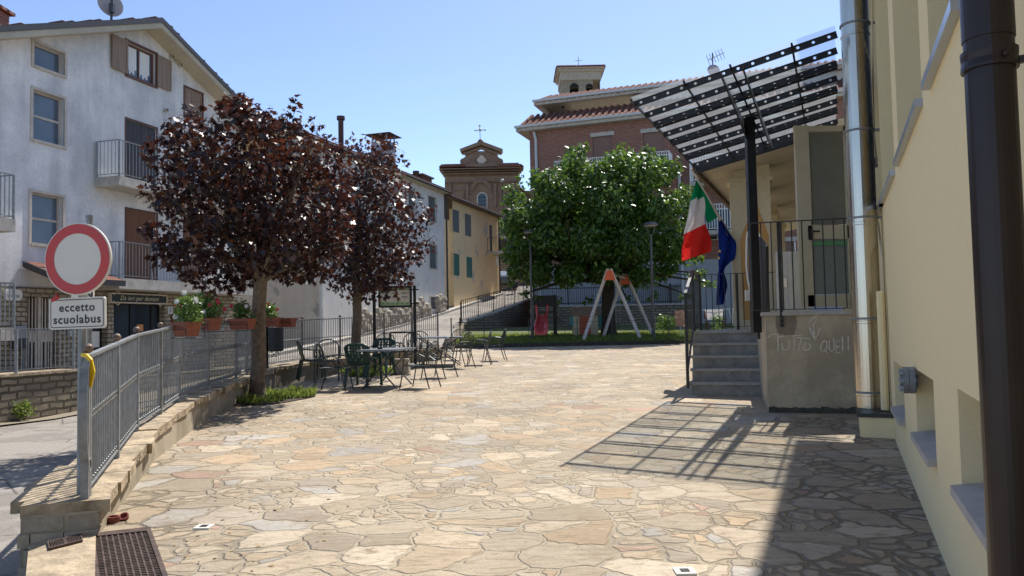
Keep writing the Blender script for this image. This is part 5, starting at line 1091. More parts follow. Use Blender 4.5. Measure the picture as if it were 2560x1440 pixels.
# ------------------------------------------------------------------ left wall, railing, road sign
Wp = [Vector((-3.12,5.57,.387)), Vector((-3.95,8.2,.52)), Vector((-4.40,10.3,.63)), Vector((-4.72,12.4,.68)), Vector((-4.92,14.7,.72)), Vector((-4.75,16.4,.73)), Vector((-5.26+.0,17.6,.74)) ]
Wp[5] = at(640, 934, 15.6); Wp[5].z = .72; Wp[4] = at(590, 948, 13.6); Wp[4].z = .71; Wp[3] = at(520, 972, 12.0); Wp[3].z = .68
P6 = at(668, 800, 16.9); P7 = at(755, 800, 18.6); P8 = at(850, 800, 19.8); P9 = at(960, 800, 21.3); P10 = at(1094, 800, 23.0)
Wp = Wp[:6] + [Vector((P6.x, P6.y, .73)), Vector((P7.x, P7.y, .76)), Vector((P8.x, P8.y, .80)), Vector((P9.x, P9.y, .86)), Vector((P10.x, P10.y, .92))]
LW = Thing('low_stone_wall', 'long low rough stone wall with flat coping that carries the galvanised railing', 'low wall', (-3.3, 5.6, .1))
def offs(P_, i):
    a = P_[max(i-1,0)]; c = P_[min(i+1, len(P_)-1)]; d = Vector((c.x-a.x, c.y-a.y, 0)).normalized(); return Vector((-d.y, d.x, 0))
st0 = Wp[0] + (Wp[0]-Wp[1]).normalized()*.16; st0.z = .385
WW = [st0] + Wp
import bisect
b = MB(); cpb = MB()
dense = []
for a, c in zip(WW[:-1], WW[1:]):
    L_ = (c-a).length; k = max(1, int(L_/.36))
    for i in range(k): dense.append(a.lerp(c, i/k))
dense.append(WW[-1])
inn, ou = .21, .34
for i in range(len(dense)-1):
    a, c = dense[i], dense[i+1]; na, nc = offs(dense, i), offs(dense, i+1); j1 = 0; tk = .07+random.uniform(-.01,.03)
    zt_a, zt_c = a.z-.002, c.z-.002
    iw, ow = inn-.035, ou-.05
    b.hexa([Vector((*(a-na*iw).xy,-.6)), Vector((*(c-nc*iw).xy,-.6)), Vector((*(c+nc*ow).xy,-.6)), Vector((*(a+na*ow).xy,-.6)), Vector((*(a-na*iw).xy,zt_a-.06)), Vector((*(c-nc*iw).xy,zt_c-.06)), Vector((*(c+nc*ow).xy,zt_c-.06)), Vector((*(a+na*ow).xy,zt_a-.06))])
    g_ = .006; e1, e2 = random.uniform(-.03,.05), random.uniform(-.06,.08); d_ = (c-a)*.02
    h_ = random.uniform(-.004,.012)
    cpb.hexa([a+d_-na*(inn+e1)-Vector((0,0,tk)), c-nc*(inn+e1*.5)-Vector((0,0,tk)), c+nc*(ou+e2)-Vector((0,0,tk)), a+d_+na*(ou+e2)-Vector((0,0,tk)), a+d_-na*(inn+e1)+Vector((0,0,h_)), c-nc*(inn+e1*.5)+Vector((0,0,h_)), c+nc*(ou+e2)+Vector((0,0,h_)), a+d_+na*(ou+e2)+Vector((0,0,h_))])
LW.part('masonry', b, M['wallrend']); LW.part('coping', cpb, M['capst'])
dw = (WW[1]-WW[0]).normalized(); nw = offs(WW, 0); e0 = WW[0]; b = MB()
for row, (z0, z1) in enumerate(((-.35,-.02),(-.005,.10),(.11,.20),(.215,.305))):
    u = -inn+.02
    while u < ou-.1:
        w_ = random.uniform(.14,.26); w_ = min(w_, ou-.03-u); o_ = random.uniform(.0,.035)
        p0 = e0+nw*(u+.004)-dw*o_; p1 = e0+nw*(u+w_-.006)-dw*(o_+random.uniform(-.012,.012)); q0 = p0+dw*.12; q1 = p1+dw*.12
        b.hexa([Vector((*v.xy, z0)) for v in (p0, q0, q1, p1)] + [Vector((*v.xy, z1)) for v in (p0, q0, q1, p1)]); u += w_
LW.part('end_stones', b, M['oldstone'])
def fence(name, label, pts, h, cat='railing'):
    T = Thing(name, label, cat, pts[0]); Z = Vector((0,0,1)); far = MB(); posts = []; cnt = 0
    for a, c in zip(pts[:-1], pts[1:]):
        a2 = a+Z*.07; c2 = c+Z*.07; b = MB(); b.bar(a+Z*h, c+Z*h, .05, .022); T.part('top_rail', b, M['galv']); b = MB(); b.bar(a2, c2, .035, .014); T.part('bottom_rail', b, M['galv'])
        L_ = (c-a).length; k = max(1, round(L_/.085)); near = a.y < 16
        for i in range(k):
            p = a.lerp(c, i/k); cnt += 1; b = MB() if cnt <= 100 else far
            if i: b.bar(p+Z*.07, p+Z*h, .013, .013, (1,.3,0))
            if near:
                q = p+(c-a)*(.5/k)
                for zz in (.5*h+.05, .5*h+.085): b.ball(q+Z*zz, .017, 6, 4)
                b.ball(q+Z*.1, .014, 5, 3); b.ball(q+Z*(h-.03), .010, 5, 3); b.bar(q+Z*.07, q+Z*.1, .008); b.bar(q+Z*h, q+Z*(h-.03), .006); b.bar(p+Z*(.5*h+.068), p+(c-a)/k+Z*(.5*h+.068), .007)
            else: b.ball(p+(c-a)*(.5/k)+Z*(.55*h), .018, 5, 3); b.ball(p+(c-a)*(.5/k)+Z*.1, .014, 5, 3)
            if cnt <= 100: T.part('picket', b, M['galv'])
        m_ = max(1, round(L_/1.25))
        for i in range(m_): posts.append(a.lerp(c, i/m_))
    posts.append(pts[-1]); T.part('picket', far, M['galv'], kind='stuff')
    for p in posts:
        b = MB(); b.bar(p, p+Z*(h+.01), .045, .045, (1,.3,0)); po = T.part('post', b, M['galv'])
        b = MB(); b.ball(p+Z*(h+.055), .036, 10, 6); T.part('ball_finial', b, M['rustball'], po)
    return T
fp = [v.copy() for v in Wp]; fp = [fp[0]+Vector((.075,.03,0))] + fp[1:]
RA = fence('metal_railing', 'long galvanised railing with ball finials on the low stone wall around the plaza', fp, 1.0)
# end post with scroll
b = MB(); p = fp[0]; d = (fp[1]-fp[0]).normalized(); b.bar(p-d*.09, p-d*.09+Vector((0,0,.94)), .05, .05, (d.x,d.y,0)); 
pts = [p-d*(.10+.09*math.sin(t*math.pi)**.8+.0)+Vector((0,0,.97-.72*t)) for t in [i/14 for i in range(15)]]; 
for a_, c_ in zip(pts[:-1], pts[1:]): b.bar(a_, c_, .055, .014, (d.x,d.y,0))
cc = pts[-1]+Vector((0,0,-.01))+d*.045; pp_ = [cc+(-d*math.cos(a)+Vector((0,0,-1))*math.sin(a))*.045 for a in [i*.5 for i in range(12)]]
for a_, c_ in zip(pp_[:-1], pp_[1:]): b.bar(a_, c_, .055, .01, (d.x,d.y,.01))
RA.part('scroll_end', b, M['galv'])
b = MB(); q0 = p+Vector((.03,-.07,.99)); b.slab([q0, q0+Vector((.035,0,-.01)), q0+Vector((.055,0,-.10)), q0+Vector((.03,0,-.21)), q0+Vector((-.005,0,-.20)), q0+Vector((.015,0,-.1))], (0,.012,0)); b.tube([q0+Vector((-.06,.05,.02)), q0+Vector((0,0,.015)), q0+Vector((.03,.0,-.02))], .015, 6)
solo('yellow_ribbon', b, M['yel'], 'yellow plastic ribbon tied to the first railing post', 'ribbon')
# road sign
sy = 5.66; pb_ = at(201, 1238, sy)
RS = Thing('road_sign', 'round red and white no entry road sign above a white plate reading eccetto scuolabus', 'road sign', (pb_.x, sy, .38))
c = at(194, 647.5, sy-.05); b = MB(); b.tube([(pb_.x-.005, sy+.02, .3), (pb_.x-.002, sy+.02, c.z+.1)], .030, 14); RS.part('pole', b, M['galv'])
fx = Matrix.Translation(c) @ Matrix.Rotation(R(-8),4,'Z') @ Matrix.Rotation(R(90),4,'X')
rr_ = 90.5/F*sy; b = MB(); b.lathe([(rr_-.004,-.02),(rr_,-.016),(rr_,0),(rr_-.003,.002)], 64, fx); dsc = RS.part('disc', b, M['signw'])
def ring(r0, r1, z, n=64):
    b = MB(); 
    for j in range(n): a = 2*math.pi*j/n; b.v += [fx @ Vector((r0*math.cos(a), r0*math.sin(a), z)), fx @ Vector((r1*math.cos(a), r1*math.sin(a), z))]
    for j in range(n): k = (j+1)%n; b.f.append([2*j, 2*j+1, 2*k+1, 2*k]); b.m.append(0)
    return b
RS.part('red_ring', ring(rr_*.705, rr_*.965, .0045), M['signr'], dsc)
c2 = at(193.5, 783, sy-.03); pw, ph = 76.5/F*sy, 39/F*sy; f2_ = Matrix.Translation(c2) @ Matrix.Rotation(R(-8),4,'Z') @ Matrix.Rotation(R(-.8),4,'Y') @ Matrix.Rotation(R(90),4,'X')
def rrect(w_, h_, r_, z, n=6):
    P_ = []
    for (sx, sy_, a0) in ((1,1,0),(-1,1,90),(-1,-1,180),(1,-1,270)):
        for i in range(n+1): a = R(a0+90*i/n); P_.append(f2_ @ Vector((sx*(w_-r_)+r_*math.cos(a), sy_*(h_-r_)+r_*math.sin(a), z)))
    return P_
b = MB(); b.slab(rrect(pw, ph, .02, -.012), f2_.to_3x3() @ Vector((0,0,.016))); plt = RS.part('text_plate', b, M['signw'])
b = MB(); o1_ = rrect(pw-.012, ph-.012, .018, .0055); o2_ = rrect(pw-.0175, ph-.0175, .014, .0055); n_ = len(o1_)
b.v += o1_ + o2_
for i in range(n_): b.f.append([i, (i+1)%n_, n_+(i+1)%n_, n_+i]); b.m.append(0)
for tx, yy, wd in (('eccetto', .040, 97), ('scuolabus', -.046, 129)):
    tm = text_mb(tx, .12, .0028, 0, 1.12); xs = [v.x for v in tm.v]; k = wd/F*sy/(max(xs)-min(xs)); b.extend(tm, f2_ @ Matrix.Translation((-.0, yy, .0058)) @ Matrix.Diagonal((k, k*1.0, 1, 1)))
RS.part('lettering', b, M['signk'], plt)
b = MB(); b.tube([c+Vector((-.13,-.04,-.25)), c+Vector((-.11,-.05,-.275)), c+Vector((-.155,-.05,-.30))], [.008,.016,.012], 6); solo('red_ribbon', b, M['signr'], 'small dark red ribbon tied between the round sign and its text plate', 'ribbon')
pb2 = at(221, 1000, 6.3); b = MB(); b.tube([(pb2.x, 6.3, -.15), (pb2.x, 6.3, at(221,545,6.3).z)], .024, 12); b.tube([(pb2.x, 6.3, at(221,546,6.3).z), (pb2.x, 6.3, at(221,538,6.3).z)], .028, 12)
S2 = Thing('sign_post', 'thinner galvanised pole just behind the round road sign carrying a hidden sign', 'sign post', (pb2.x, 6.3, -.12)); S2.part('pole', b, M['galv'])
b = MB(); q0 = at(178, 747, 6.25); q1 = at(233, 700, 6.25); b.box(q0.x, q1.x, 6.25, 6.27, q0.z, q1.z); s_ = S2.part('panel', b, M['signw']); tm = text_mb('N', .08, .004); b = MB().extend(tm, Matrix.Translation((at(222,738,6.24).x, 6.246, at(222,738,6.24).z)) @ Matrix.Rotation(R(90),4,'X')); S2.part('lettering', b, M['signk'], s_)
# ------------------------------------------------------------------ trees
MAPLE = [(0,0),(.10,.05),(.22,.02),(.40,.10),(.26,.20),(.46,.38),(.52,.50),(.34,.46),(.20,.44),(.26,.62),(.14,.68),(.0,.98),(-.14,.68),(-.26,.62),(-.20,.44),(-.34,.46),(-.52,.50),(-.46,.38),(-.26,.20),(-.40,.10),(-.22,.02),(-.10,.05)]
OVAL = [(0,0),(.20,.18),(.27,.42),(.17,.75),(0,1.05),(-.17,.75),(-.27,.42),(-.20,.18)]
SMALL = [(0,0),(.22,.4),(0,1),(-.22,.4)]
def leaf_mesh(name, pos, nrm, dirs, sizes, shape, mat, parent, org, fold=.18, droop=.15, kind=None):
    n = len(pos); k = len(shape); S = np.array(shape)
    nrm = nrm/np.linalg.norm(nrm, axis=1, keepdims=True); dirs = dirs - (dirs*nrm).sum(1, keepdims=True)*nrm; dirs /= np.linalg.norm(dirs, axis=1, keepdims=True)+1e-9
    sd_ = np.cross(dirs, nrm)
    x = S[:,0][None,:,None]; y = S[:,1][None,:,None]
    z = fold*np.abs(x) - droop*y*y
    V_ = pos[:,None,:] + sizes[:,None,None]*(sd_[:,None,:]*x + dirs[:,None,:]*y + nrm[:,None,:]*z) - np.array(org)[None,None,:]
    me = bpy.data.meshes.new(name); V_ = V_.reshape(-1,3).astype(np.float32)
    me.vertices.add(n*k); me.vertices.foreach_set('co', V_.ravel()); me.loops.add(n*k); me.loops.foreach_set('vertex_index', np.arange(n*k, dtype=np.int32))
    me.polygons.add(n); me.polygons.foreach_set('loop_start', np.arange(0, n*k, k, dtype=np.int32)); me.polygons.foreach_set('loop_total', np.full(n, k, dtype=np.int32))
    me.materials.append(mat); me.update(calc_edges=True); me.validate()
    o = bpy.data.objects.new(name, me); C.objects.link(o)
    if parent: o.parent = parent
    if kind: o['kind'] = kind
    return o
def crown(blobs, per, size, up_bias=.55, shell=.55):
    P_, N_, D_, S_ = [], [], [], []
    for (c, r, wgt) in blobs:
        n = int(per*wgt); d = rng.normal(size=(n,3)); d /= np.linalg.norm(d, axis=1, keepdims=True)
        rad = r*(shell + (1-shell)*rng.random((n,1)))**.7*(1+.15*rng.normal(size=(n,1)))
        p = np.array(c)[None]+d*rad*np.array([1,1,.85])[None]
        nn = d*.5 + np.array([0,0,up_bias])[None] + .55*rng.normal(size=(n,3))
        dd = d*np.array([1,1,.35])[None] + np.array([0,0,-.35])[None] + .4*rng.normal(size=(n,3))
        P_.append(p); N_.append(nn); D_.append(dd); S_.append(size*(.6+.65*rng.random(n)))
    return np.concatenate(P_), np.concatenate(N_), np.concatenate(D_), np.concatenate(S_)
def maple_tree(label, base, Y, tr, pxblobs, trunk_top, per, lsize, lean=0, nb=16, depth=.85, rf_=.92):
    T = Thing('copper_maple_tree', label, 'tree', base, 'copper-leaved trees by the tables')
    s_ = Y/F; cx = at(trunk_top[0], trunk_top[1], Y)
    blobs = []
    ys = [b_[1] for b_ in pxblobs]; xs = [b_[0] for b_ in pxblobs]; mx = (max(xs)+min(xs))/2; my = (max(ys)+min(ys))/2; hx = (max(xs)-min(xs))/2+40; hy = (max(ys)-min(ys))/2+40
    for (x, y, r) in pxblobs:
        e = max(0, 1-((x-mx)/hx)**2-((y-my)/hy)**2)**.5; W_ = hx*s_*e*depth
        k = 3 if r >= 40 else 1
        for j in range(k):
            dy = 0 if k == 1 else (j-1)*W_*.75 + random.uniform(-.15,.15)
            p = at(x, y, Y); q = Vector((p.x, Y+dy, p.z)) if k == 1 or j == 1 else Vector((cx.x+(p.x-cx.x)*.94, Y+dy, p.z+random.uniform(-.15,.1)))
            blobs.append((tuple(q), r*s_*rf_, (r/50.)**2))
    top = Vector((cx.x, Y, cx.z)); b = MB(); bs = Vector(base)
    pts = [bs-Vector((0,0,.15)), bs+Vector((0,0,.06)), bs.lerp(top, .3)+Vector((.01,0,0)), bs.lerp(top, .7)+Vector((lean,0,0)), top]
    b.tube(pts, [tr*1.35, tr*1.08, tr*.95, tr*.9, tr*.85], 14)
    tk = T.part('trunk', b, M['bark'], smooth=True)
    b = MB(); sel = sorted(blobs, key=lambda q: -q[2])[:nb*2]; random.shuffle(sel)
    for (c, r, w_) in sel[:nb]+blobs[-3:]:
        c = Vector(c); mid = top.lerp(c, .45)+Vector((random.uniform(-.1,.1), random.uniform(-.1,.1), .12)); b.tube([top-Vector((0,0,.1)), mid, c], [tr*.42, tr*.24, .012], 6)
        for _ in range(3): e = c+Vector((random.uniform(-1,1), random.uniform(-1,1), random.uniform(-.4,1)))*r*.9; b.tube([mid.lerp(c, .6), e], [.016, .006], 4)
    T.part('branch', b, M['bark'])
    for (c, r, w_) in blobs:   # feathery twigs that break the outline
        if random.random() < .5: pass
    P_, N_, D_, S_ = crown(blobs, per, lsize)
    leaf_mesh('crown', P_, N_, D_, S_, MAPLE, M['maple'], T.o, base, .15, .22)
    return T
t1 = [(352,572,10),(372,585,14),(388,560,14),(398,500,13),(412,345,12),(435,330,16),(420,365,12),(470,262,11),(487,275,15),(510,262,10),(600,238,10),(625,255,16),(560,268,16),(738,248,10),(780,300,12),(800,318,12),(400,610,20),(430,655,22),(455,690,14),(500,735,10),(600,262,24),(640,300,40),(575,290,34),(500,345,44),(455,345,18),(560,370,58),(640,360,60),(700,335,52),(735,262,16),(725,300,32),(765,330,30),(470,430,56),(560,455,72),(660,455,78),(750,420,62),(815,400,50),(850,370,26),(455,515,48),(520,560,60),(610,560,70),(700,560,78),(790,540,66),(850,490,42),(415,495,22),(400,575,28),(372,570,16),(440,600,36),(470,630,44),(540,650,50),(500,700,32),(560,700,34),(640,640,60),(700,650,52),(770,630,52),(835,600,42),(860,560,30),(610,700,36),(720,690,22),(790,690,26),(525,735,14),(590,715,22),(480,285,14),(770,690,18),(425,420,20)]
b1 = at(643, 985, 13.6); maple_tree('big copper-leaved tree nearest the camera, rooted in a grass patch beside the railing', (b1.x, 13.6, .40), 13.6, .132, t1, (652, 690), 128, .110, -.02, 24)
t2 = [(868,345,9),(912,350,9),(985,345,8),(1000,375,10),(1078,520,11),(1085,565,10),(1080,620,10),(1020,700,14),(880,350,14),(905,385,34),(950,392,40),(985,360,14),(995,400,26),(900,450,52),(965,460,56),(1020,500,36),(1050,540,34),(900,535,62),(975,545,66),(1040,590,36),(1068,540,14),(870,610,52),(940,625,62),(1010,630,44),(1050,640,20),(850,670,40),(910,690,50),(975,690,44),(1010,690,22),(840,720,16),(900,735,28),(950,730,26),(860,450,36),(850,540,40),(1075,600,14)]
b2 = at(886, 922, 18.3); maple_tree('smaller copper-leaved tree standing behind the near table and chairs', (b2.x, 18.3, .60), 18.3, .12, t2, (892, 735), 125, .118, .03, 14, rf_=1.05)
# big green tree
GB = at(1522, 838, 33.5)
T = Thing('green_tree', 'large dense green tree shading the playground and swing', 'tree', (GB.x, 33.5, .95))
b = MB(); top = at(1520, 690, 33.5); b.tube([GB-Vector((0,0,.4)), GB+Vector((0,0,.5)), top, top+Vector((.1,0,2))], [.42,.3,.27,.18], 12); T.part('trunk', b, M['bark2'], smooth=True)
gb = []
SPRIG = [(1425,385,9),(1448,378,8),(1390,432,11),(1335,440,10),(1300,455,9),(1262,520,10),(1258,560,9),(1262,640,10),(1280,705,10),(1520,412,9),(1545,378,8),(1612,380,8),(1640,412,9),(1672,420,9),(1700,470,10),(1725,495,9),(1735,530,8),(1740,650,9),(1730,680,10),(1310,735,9),(1345,745,9),(1395,750,9),(1470,750,8),(1560,748,9),(1630,742,9)]
for (x, y, r) in SPRIG + [(1440,400,26),(1425,425,36),(1545,400,26),(1530,430,40),(1610,395,22),(1600,430,38),(1350,455,30),(1370,470,44),(1290,500,28),(1660,440,34),(1480,460,60),(1580,470,60),(1400,520,64),(1320,545,48),(1500,540,80),(1620,540,66),(1690,510,40),(1715,560,30),(1285,570,34),(1300,630,44),(1370,600,64),(1460,620,74),(1560,620,74),(1650,610,60),(1700,630,34),(1290,680,26),(1345,680,44),(1420,690,40),(1500,680,40),(1590,690,40),(1660,680,30),(1270,480,14),(1740,600,14),(1640,405,12),(1570,392,14),(1460,385,12),(1745,690,14),(1765,705,12),(1715,745,10)]:
    e = max(.15, 1-((x-1500)/260)**2-((y-560)/210)**2)**.5; W_ = 3.6*e; k = 4 if r > 30 else 2
    for j in range(k):
        dy = (j-(k-1)/2)/(k/2)*W_; p = at(x, y, 33.5); gb.append(((p.x, 33.5+dy, p.z+random.uniform(-.1,.15)), r*33.5/F*.84*random.uniform(.8,1.08), (r/50)**2))
b = MB()
for (c, r, w_) in random.sample(gb, 30): c = Vector(c); b.tube([top-Vector((0,0,.2)), top.lerp(c,.5)+Vector((0,0,.2)), c], [.12,.07,.02], 6)
T.part('branch', b, M['bark2'])
P_, N_, D_, S_ = crown(gb, 440, .195, .5, .4); leaf_mesh('crown', P_, N_, D_, S_, OVAL, M['green'], T.o, tuple(T.loc), .2, .3)
# ------------------------------------------------------------------ grass beds, lawn blades, weeds
def grass(name, label, cx, cy, rx, ry, zf, n, h, wd=.012, rect=None):
    if rect: X = rng.uniform(rect[0], rect[1], n); Y_ = rng.uniform(rect[2], rect[3], n)
    else:
        a = rng.uniform(0, 2*np.pi, n); r = np.sqrt(rng.random(n))*(1+.15*np.sin(3*a)+.1*np.sin(5*a+1)); X = cx+rx*r*np.cos(a); Y_ = cy+ry*r*np.sin(a)
    Z = np.array([zf(x, y) for x, y in zip(X, Y_)]); P_ = np.stack([X, Y_, Z], 1); up_ = np.stack([rng.normal(size=n)*.35, rng.normal(size=n)*.35, np.ones(n)], 1)
    nn = rng.normal(size=(n,3)); nn[:,2] *= .2; org = (float(X.mean()), float(Y_.mean()), float(Z.min()))
    clump = .5+.6*np.sin(X*7+1)*np.sin(Y_*6)+.5
    S_ = h*(.5+.8*rng.random(n))*np.clip(clump, .45, 1.4)
    o = leaf_mesh(name, P_, nn, up_, S_, [(wd/h*1.0,0),(wd/h*.8,.5),(0,1),(-wd/h*.8,.5),(-wd/h,0)], M['grassm'], None, org, 0, .25); o.location = org
    return tag(o, label, 'grass', kind='stuff')
mb_ = MB()
for (cx, cy, rx, ry, z0) in ((b1.x+.1, 13.75, .78, 1.0, .36), (b2.x+.35, 18.6, .8, .9, .47)):
    pts = [Vector((cx+rx*1.02*math.cos(a)*(1+.08*math.sin(3*a)), cy+ry*math.sin(a), gz(cy+ry*math.sin(a))+.012)) for a in [i*math.pi/12 for i in range(24)]]; mb_.add([Vector((cx,cy,z0+.06))]+pts, [(0,1+i,1+(i+1)%24) for i in range(24)])
struct('tree_pit_soil', mb_, M['soil'])
grass('grass', 'bright green grass patch around the foot of the near copper-leaved tree', b1.x+.12, 13.7, .72, .8, lambda x, y: gz(y)+.03, 3000, .10)
grass('grass', 'grass patch under the second copper-leaved tree behind the tables', b2.x+.35, 18.6, .75, .85, lambda x, y: gz(y)+.02, 1500, .12)
grass('grass', 'mown playground grass behind the dark kerb', 0, 0, 1, 1, lambda x, y: zl(y)-.01, 26000, .11, .014, rect=(-2.3, 8.5, 29.1, 36))
def shrub(label, p, r, h, mat='potleaf', n=500, size=.06, name='weed_plant', cat='plant', grp=None, shape=SMALL):
    T = Thing(name, label, cat, p, grp); p = Vector(p); b = MB()
    for k in range(7): e = p+Vector((random.uniform(-r,r)*.7, random.uniform(-r,r)*.7, h*random.uniform(.5,1))); b.tube([p, e], [.006,.003], 4)
    T.part('stem', b, M['bark']); bl = [((p.x+random.uniform(-r,r)*.6, p.y+random.uniform(-r,r)*.6, p.z+h*random.uniform(.3,.85)), r*.5, 1) for _ in range(8)]
    P_, N_, D_, S_ = crown(bl, n/8, size, .3, .3); leaf_mesh('foliage', P_, N_, D_, S_, shape, M[mat], T.o, tuple(p), .1, .2); return T
q = at(60, 1048, 17.6); shrub('pale weed sprouting at the foot of the terrace wall', (q.x, 17.6, -.38), .22, .45, 'grassm', 300, .09)
q = at(178, 985, 19.3); shrub('dark green weeds hanging on the terrace wall corner behind the sign pole', (q.x, 19.2, -.1), .35, .4, 'potleaf', 400, .08)
q = at(1668, 815, 36); shrub('round pale green bush beside the washing in the playground', (q.x, 36, zl(36)), .55, .8, 'potleaf', 1300, .09, 'bush', 'bush')
q = at(1820, 800, 19); shrub('dark leafy plant behind the entrance landing railing', (q.x, 19, .6), .35, 1.2, 'potleaf', 700, .09, 'bush', 'bush')
# ------------------------------------------------------------------ flower boxes on the railing
def flowerbox(px, py, Y, w_, label, plant, d=(.3,.95), tilt=0):
    p = at(px, py, Y); T = Thing('flower_box', label, 'flower box', p, 'flower boxes hooked on the railing'); p = Vector(p)
    dd = Vector((d[0], d[1], 0)).normalized(); nn = Vector((dd.y, -dd.x, 0)); h = .17; Z = Vector((0,0,1))
    def q(u, v, z): return p + dd*u + nn*v + Z*(z + tilt*u)
    b = MB(); wt, wb_ = .10, .07; L_ = w_
    b.hexa([q(-L_*.45,-wb_,0), q(-L_*.45,wb_,0), q(L_*.45,wb_,0), q(L_*.45,-wb_,0), q(-L_*.5,-wt,h), q(-L_*.5,wt,h), q(L_*.5,wt,h), q(L_*.5,-wt,h)])
    for (u0, u1, v0, v1) in ((-L_*.52,L_*.52,wt,wt+.012),(-L_*.52,L_*.52,-wt-.012,-wt),(-L_*.52,-L_*.5,-wt,wt),(L_*.5,L_*.52,-wt,wt)):
        b.hexa([q(u0,v0,h-.035),q(u1,v0,h-.035),q(u1,v1,h-.035),q(u0,v1,h-.035),q(u0,v0,h+.012),q(u1,v0,h+.012),q(u1,v1,h+.012),q(u0,v1,h+.012)])
    T.part('pot', b, M['terr']); b = MB(); b.hexa([q(-L_*.5,-wt+.01,h+.001), q(-L_*.5,wt-.01,h+.001), q(L_*.5,wt-.01,h+.001), q(L_*.5,-wt+.01,h+.001), q(-L_*.5,-wt+.01,h+.006), q(-L_*.5,wt-.01,h+.006), q(L_*.5,wt-.01,h+.006), q(L_*.5,-wt+.01,h+.006)]); T.part('soil', b, M['soil'])
    b = MB()
    for (u, v) in ((-L_*.54,.125),(L_*.54,.125)): b.tube([q(u,-.14,.2), q(u,-.14,-.02), q(u,v,-.02), q(u,v,.09)], .005, 5)
    for z, v in ((-.02,.125),(.09,.125),(-.02,-.13),(.09,-.13)): b.tube([q(-L_*.54,v,z), q(L_*.54,v,z)], .005, 5)
    T.part('wire_bracket', b, M['black'])
    if plant:
        n, hh, r, rc, wc, sz = plant
        bl = [(tuple(p+dd*random.uniform(-.45,.45)*L_+nn*random.uniform(-.08,.08)+Z*(h+random.uniform(.05,hh))), r*.5, 1) for _ in range(14)]
        P_, N_, D_, S_ = crown(bl, n/14, sz, .3, .3); leaf_mesh('foliage', P_, N_, D_, S_, SMALL, M['potleaf'], T.o, tuple(p), .1, .25)
        for cnt, mt_, nm in ((rc, 'petalr', 'red_flower'), (wc, 'petalw', 'white_flower')):
            for _ in range(cnt):
                c = np.array(p+dd*random.uniform(-.6,.6)*L_+nn*random.uniform(-.14,.14)+Z*(h+random.uniform(.05,hh*1.25))); k = 6
                a = np.arange(k)*2*np.pi/k; Dd = np.stack([np.cos(a), np.full(k,-.3), np.sin(a)], 1); Nn = np.tile(np.array([0.1,-1,.3]), (k,1)); leaf_mesh(nm, np.tile(c, (k,1)), Nn, Dd, np.full(k,.036), [(0,0),(.38,.5),(.25,.95),(-.25,.95),(-.38,.5)], M[mt_], T.o, tuple(p), .1, -.2)
    return T
flowerbox(466, 841, 9.9, .34, 'terracotta flower box with white and pink trumpet flowers, first on the railing', (760, .30, .2, 2, 6, .055), (.7,-.5))
flowerbox(524, 826, 11.6, .36, 'terracotta flower box with red trumpet flowers and dark leaves, second on the railing', (900, .32, .24, 6, 2, .06), (.6,-.55))
flowerbox(606, 824, 13.0, .42, 'terracotta flower box with yellow-green leaves just left of the near tree trunk', (760, .29, .2, 1, 3, .06), (.9,-.4))
flowerbox(672, 817, 15.2, .40, 'terracotta flower box of dark leaves and small red blooms partly behind the near tree trunk', (700, .29, .2, 4, 0, .06), (.9,-.4))
flowerbox(714, 818, 15.6, .40, 'empty terracotta flower box hanging right of the near tree trunk', None, (.9,-.35))
# litter bin
bp_ = at(666, 930, 16.5)
T = Thing('litter_bin', 'dark cylindrical litter bin hung on a black post by the railing', 'litter bin', (bp_.x, 16.5, gz(16.5)))
zt = at(666, 803, 16.5).z; b = MB(); b.tube([(bp_.x,16.5,.35),(bp_.x,16.5,zt)], .045, 12); T.part('post', b, M['black'])
bc = at(690, 879, 16.45); ht = at(690, 820, 16.45).z-bc.z; b = MB(); b.lathe([(.12,0),(.148,.02),(.15,.05),(.15,ht-.05),(.155,ht-.04),(.155,ht),(.13,ht),(.13,ht-.02)], 24, Matrix.Translation(bc)); b.bar((bp_.x,16.5,bc.z+.35), (bc.x,16.45,bc.z+.35), .02); T.part('bucket', b, M['binm'])
b = MB()
for sgn in (-1, 1): c_ = Vector((bc.x-.1+.12*(sgn>0), 16.45, bc.z-.06)); b.tube([c_+Vector((.05*math.cos(a)*sgn, 0, .05*math.sin(a))) for a in [i*.6 for i in range(9)]], .008, 5)
T.part('scroll_bracket', b, M['black'])
# information board
T = Thing('information_board', 'framed map and text board with green header between two black posts', 'notice board', (at(938,860,20).x, 20, gz(20)))
def pipe_px(mb, x0, y0, x1, y1, Y, r, n=10): mb.tube([fr(x0,y0,Y), fr(x1,y1,Y)], r, n)
for (xa, ya, xb, yb) in ((935,725,941,872),(1036,714,1041,872)): b = MB(); p0 = fr(xa,ya,20); b.box(p0.x-.035, p0.x+.035, 19.97, 20.04, gz(20), p0.z); T.part('post', b, M['black'])
pa_, pb3 = fr(946,716,19.98), fr(1030,768,19.98); b = MB(); W0, W1, Z0, Z1_ = pa_.x, pb3.x, pb3.z, pa_.z; fwid = .045
for q_ in ((W0,W0+fwid,Z0,Z1_),(W1-fwid,W1,Z0,Z1_),(W0+fwid,W1-fwid,Z0,Z0+fwid),(W0+fwid,W1-fwid,Z1_-fwid,Z1_)): b.box(q_[0],q_[1],19.94,20.0,q_[2],q_[3])
b.box(W0,W1,20.0,20.02,Z0,Z1_)
for zz in (Z0+.1, Z1_-.1): b.box(W1, fr(1037,0,20).x, 19.96,19.99, zz-.015, zz+.015); b.box(fr(938,0,20).x, W0, 19.96,19.99, zz-.015, zz+.015)
fr_ = T.part('frame', b, M['black']); a0, a1, z0, z1 = W0+fwid, W1-fwid, Z0+fwid, Z1_-fwid; hh = z1-z0
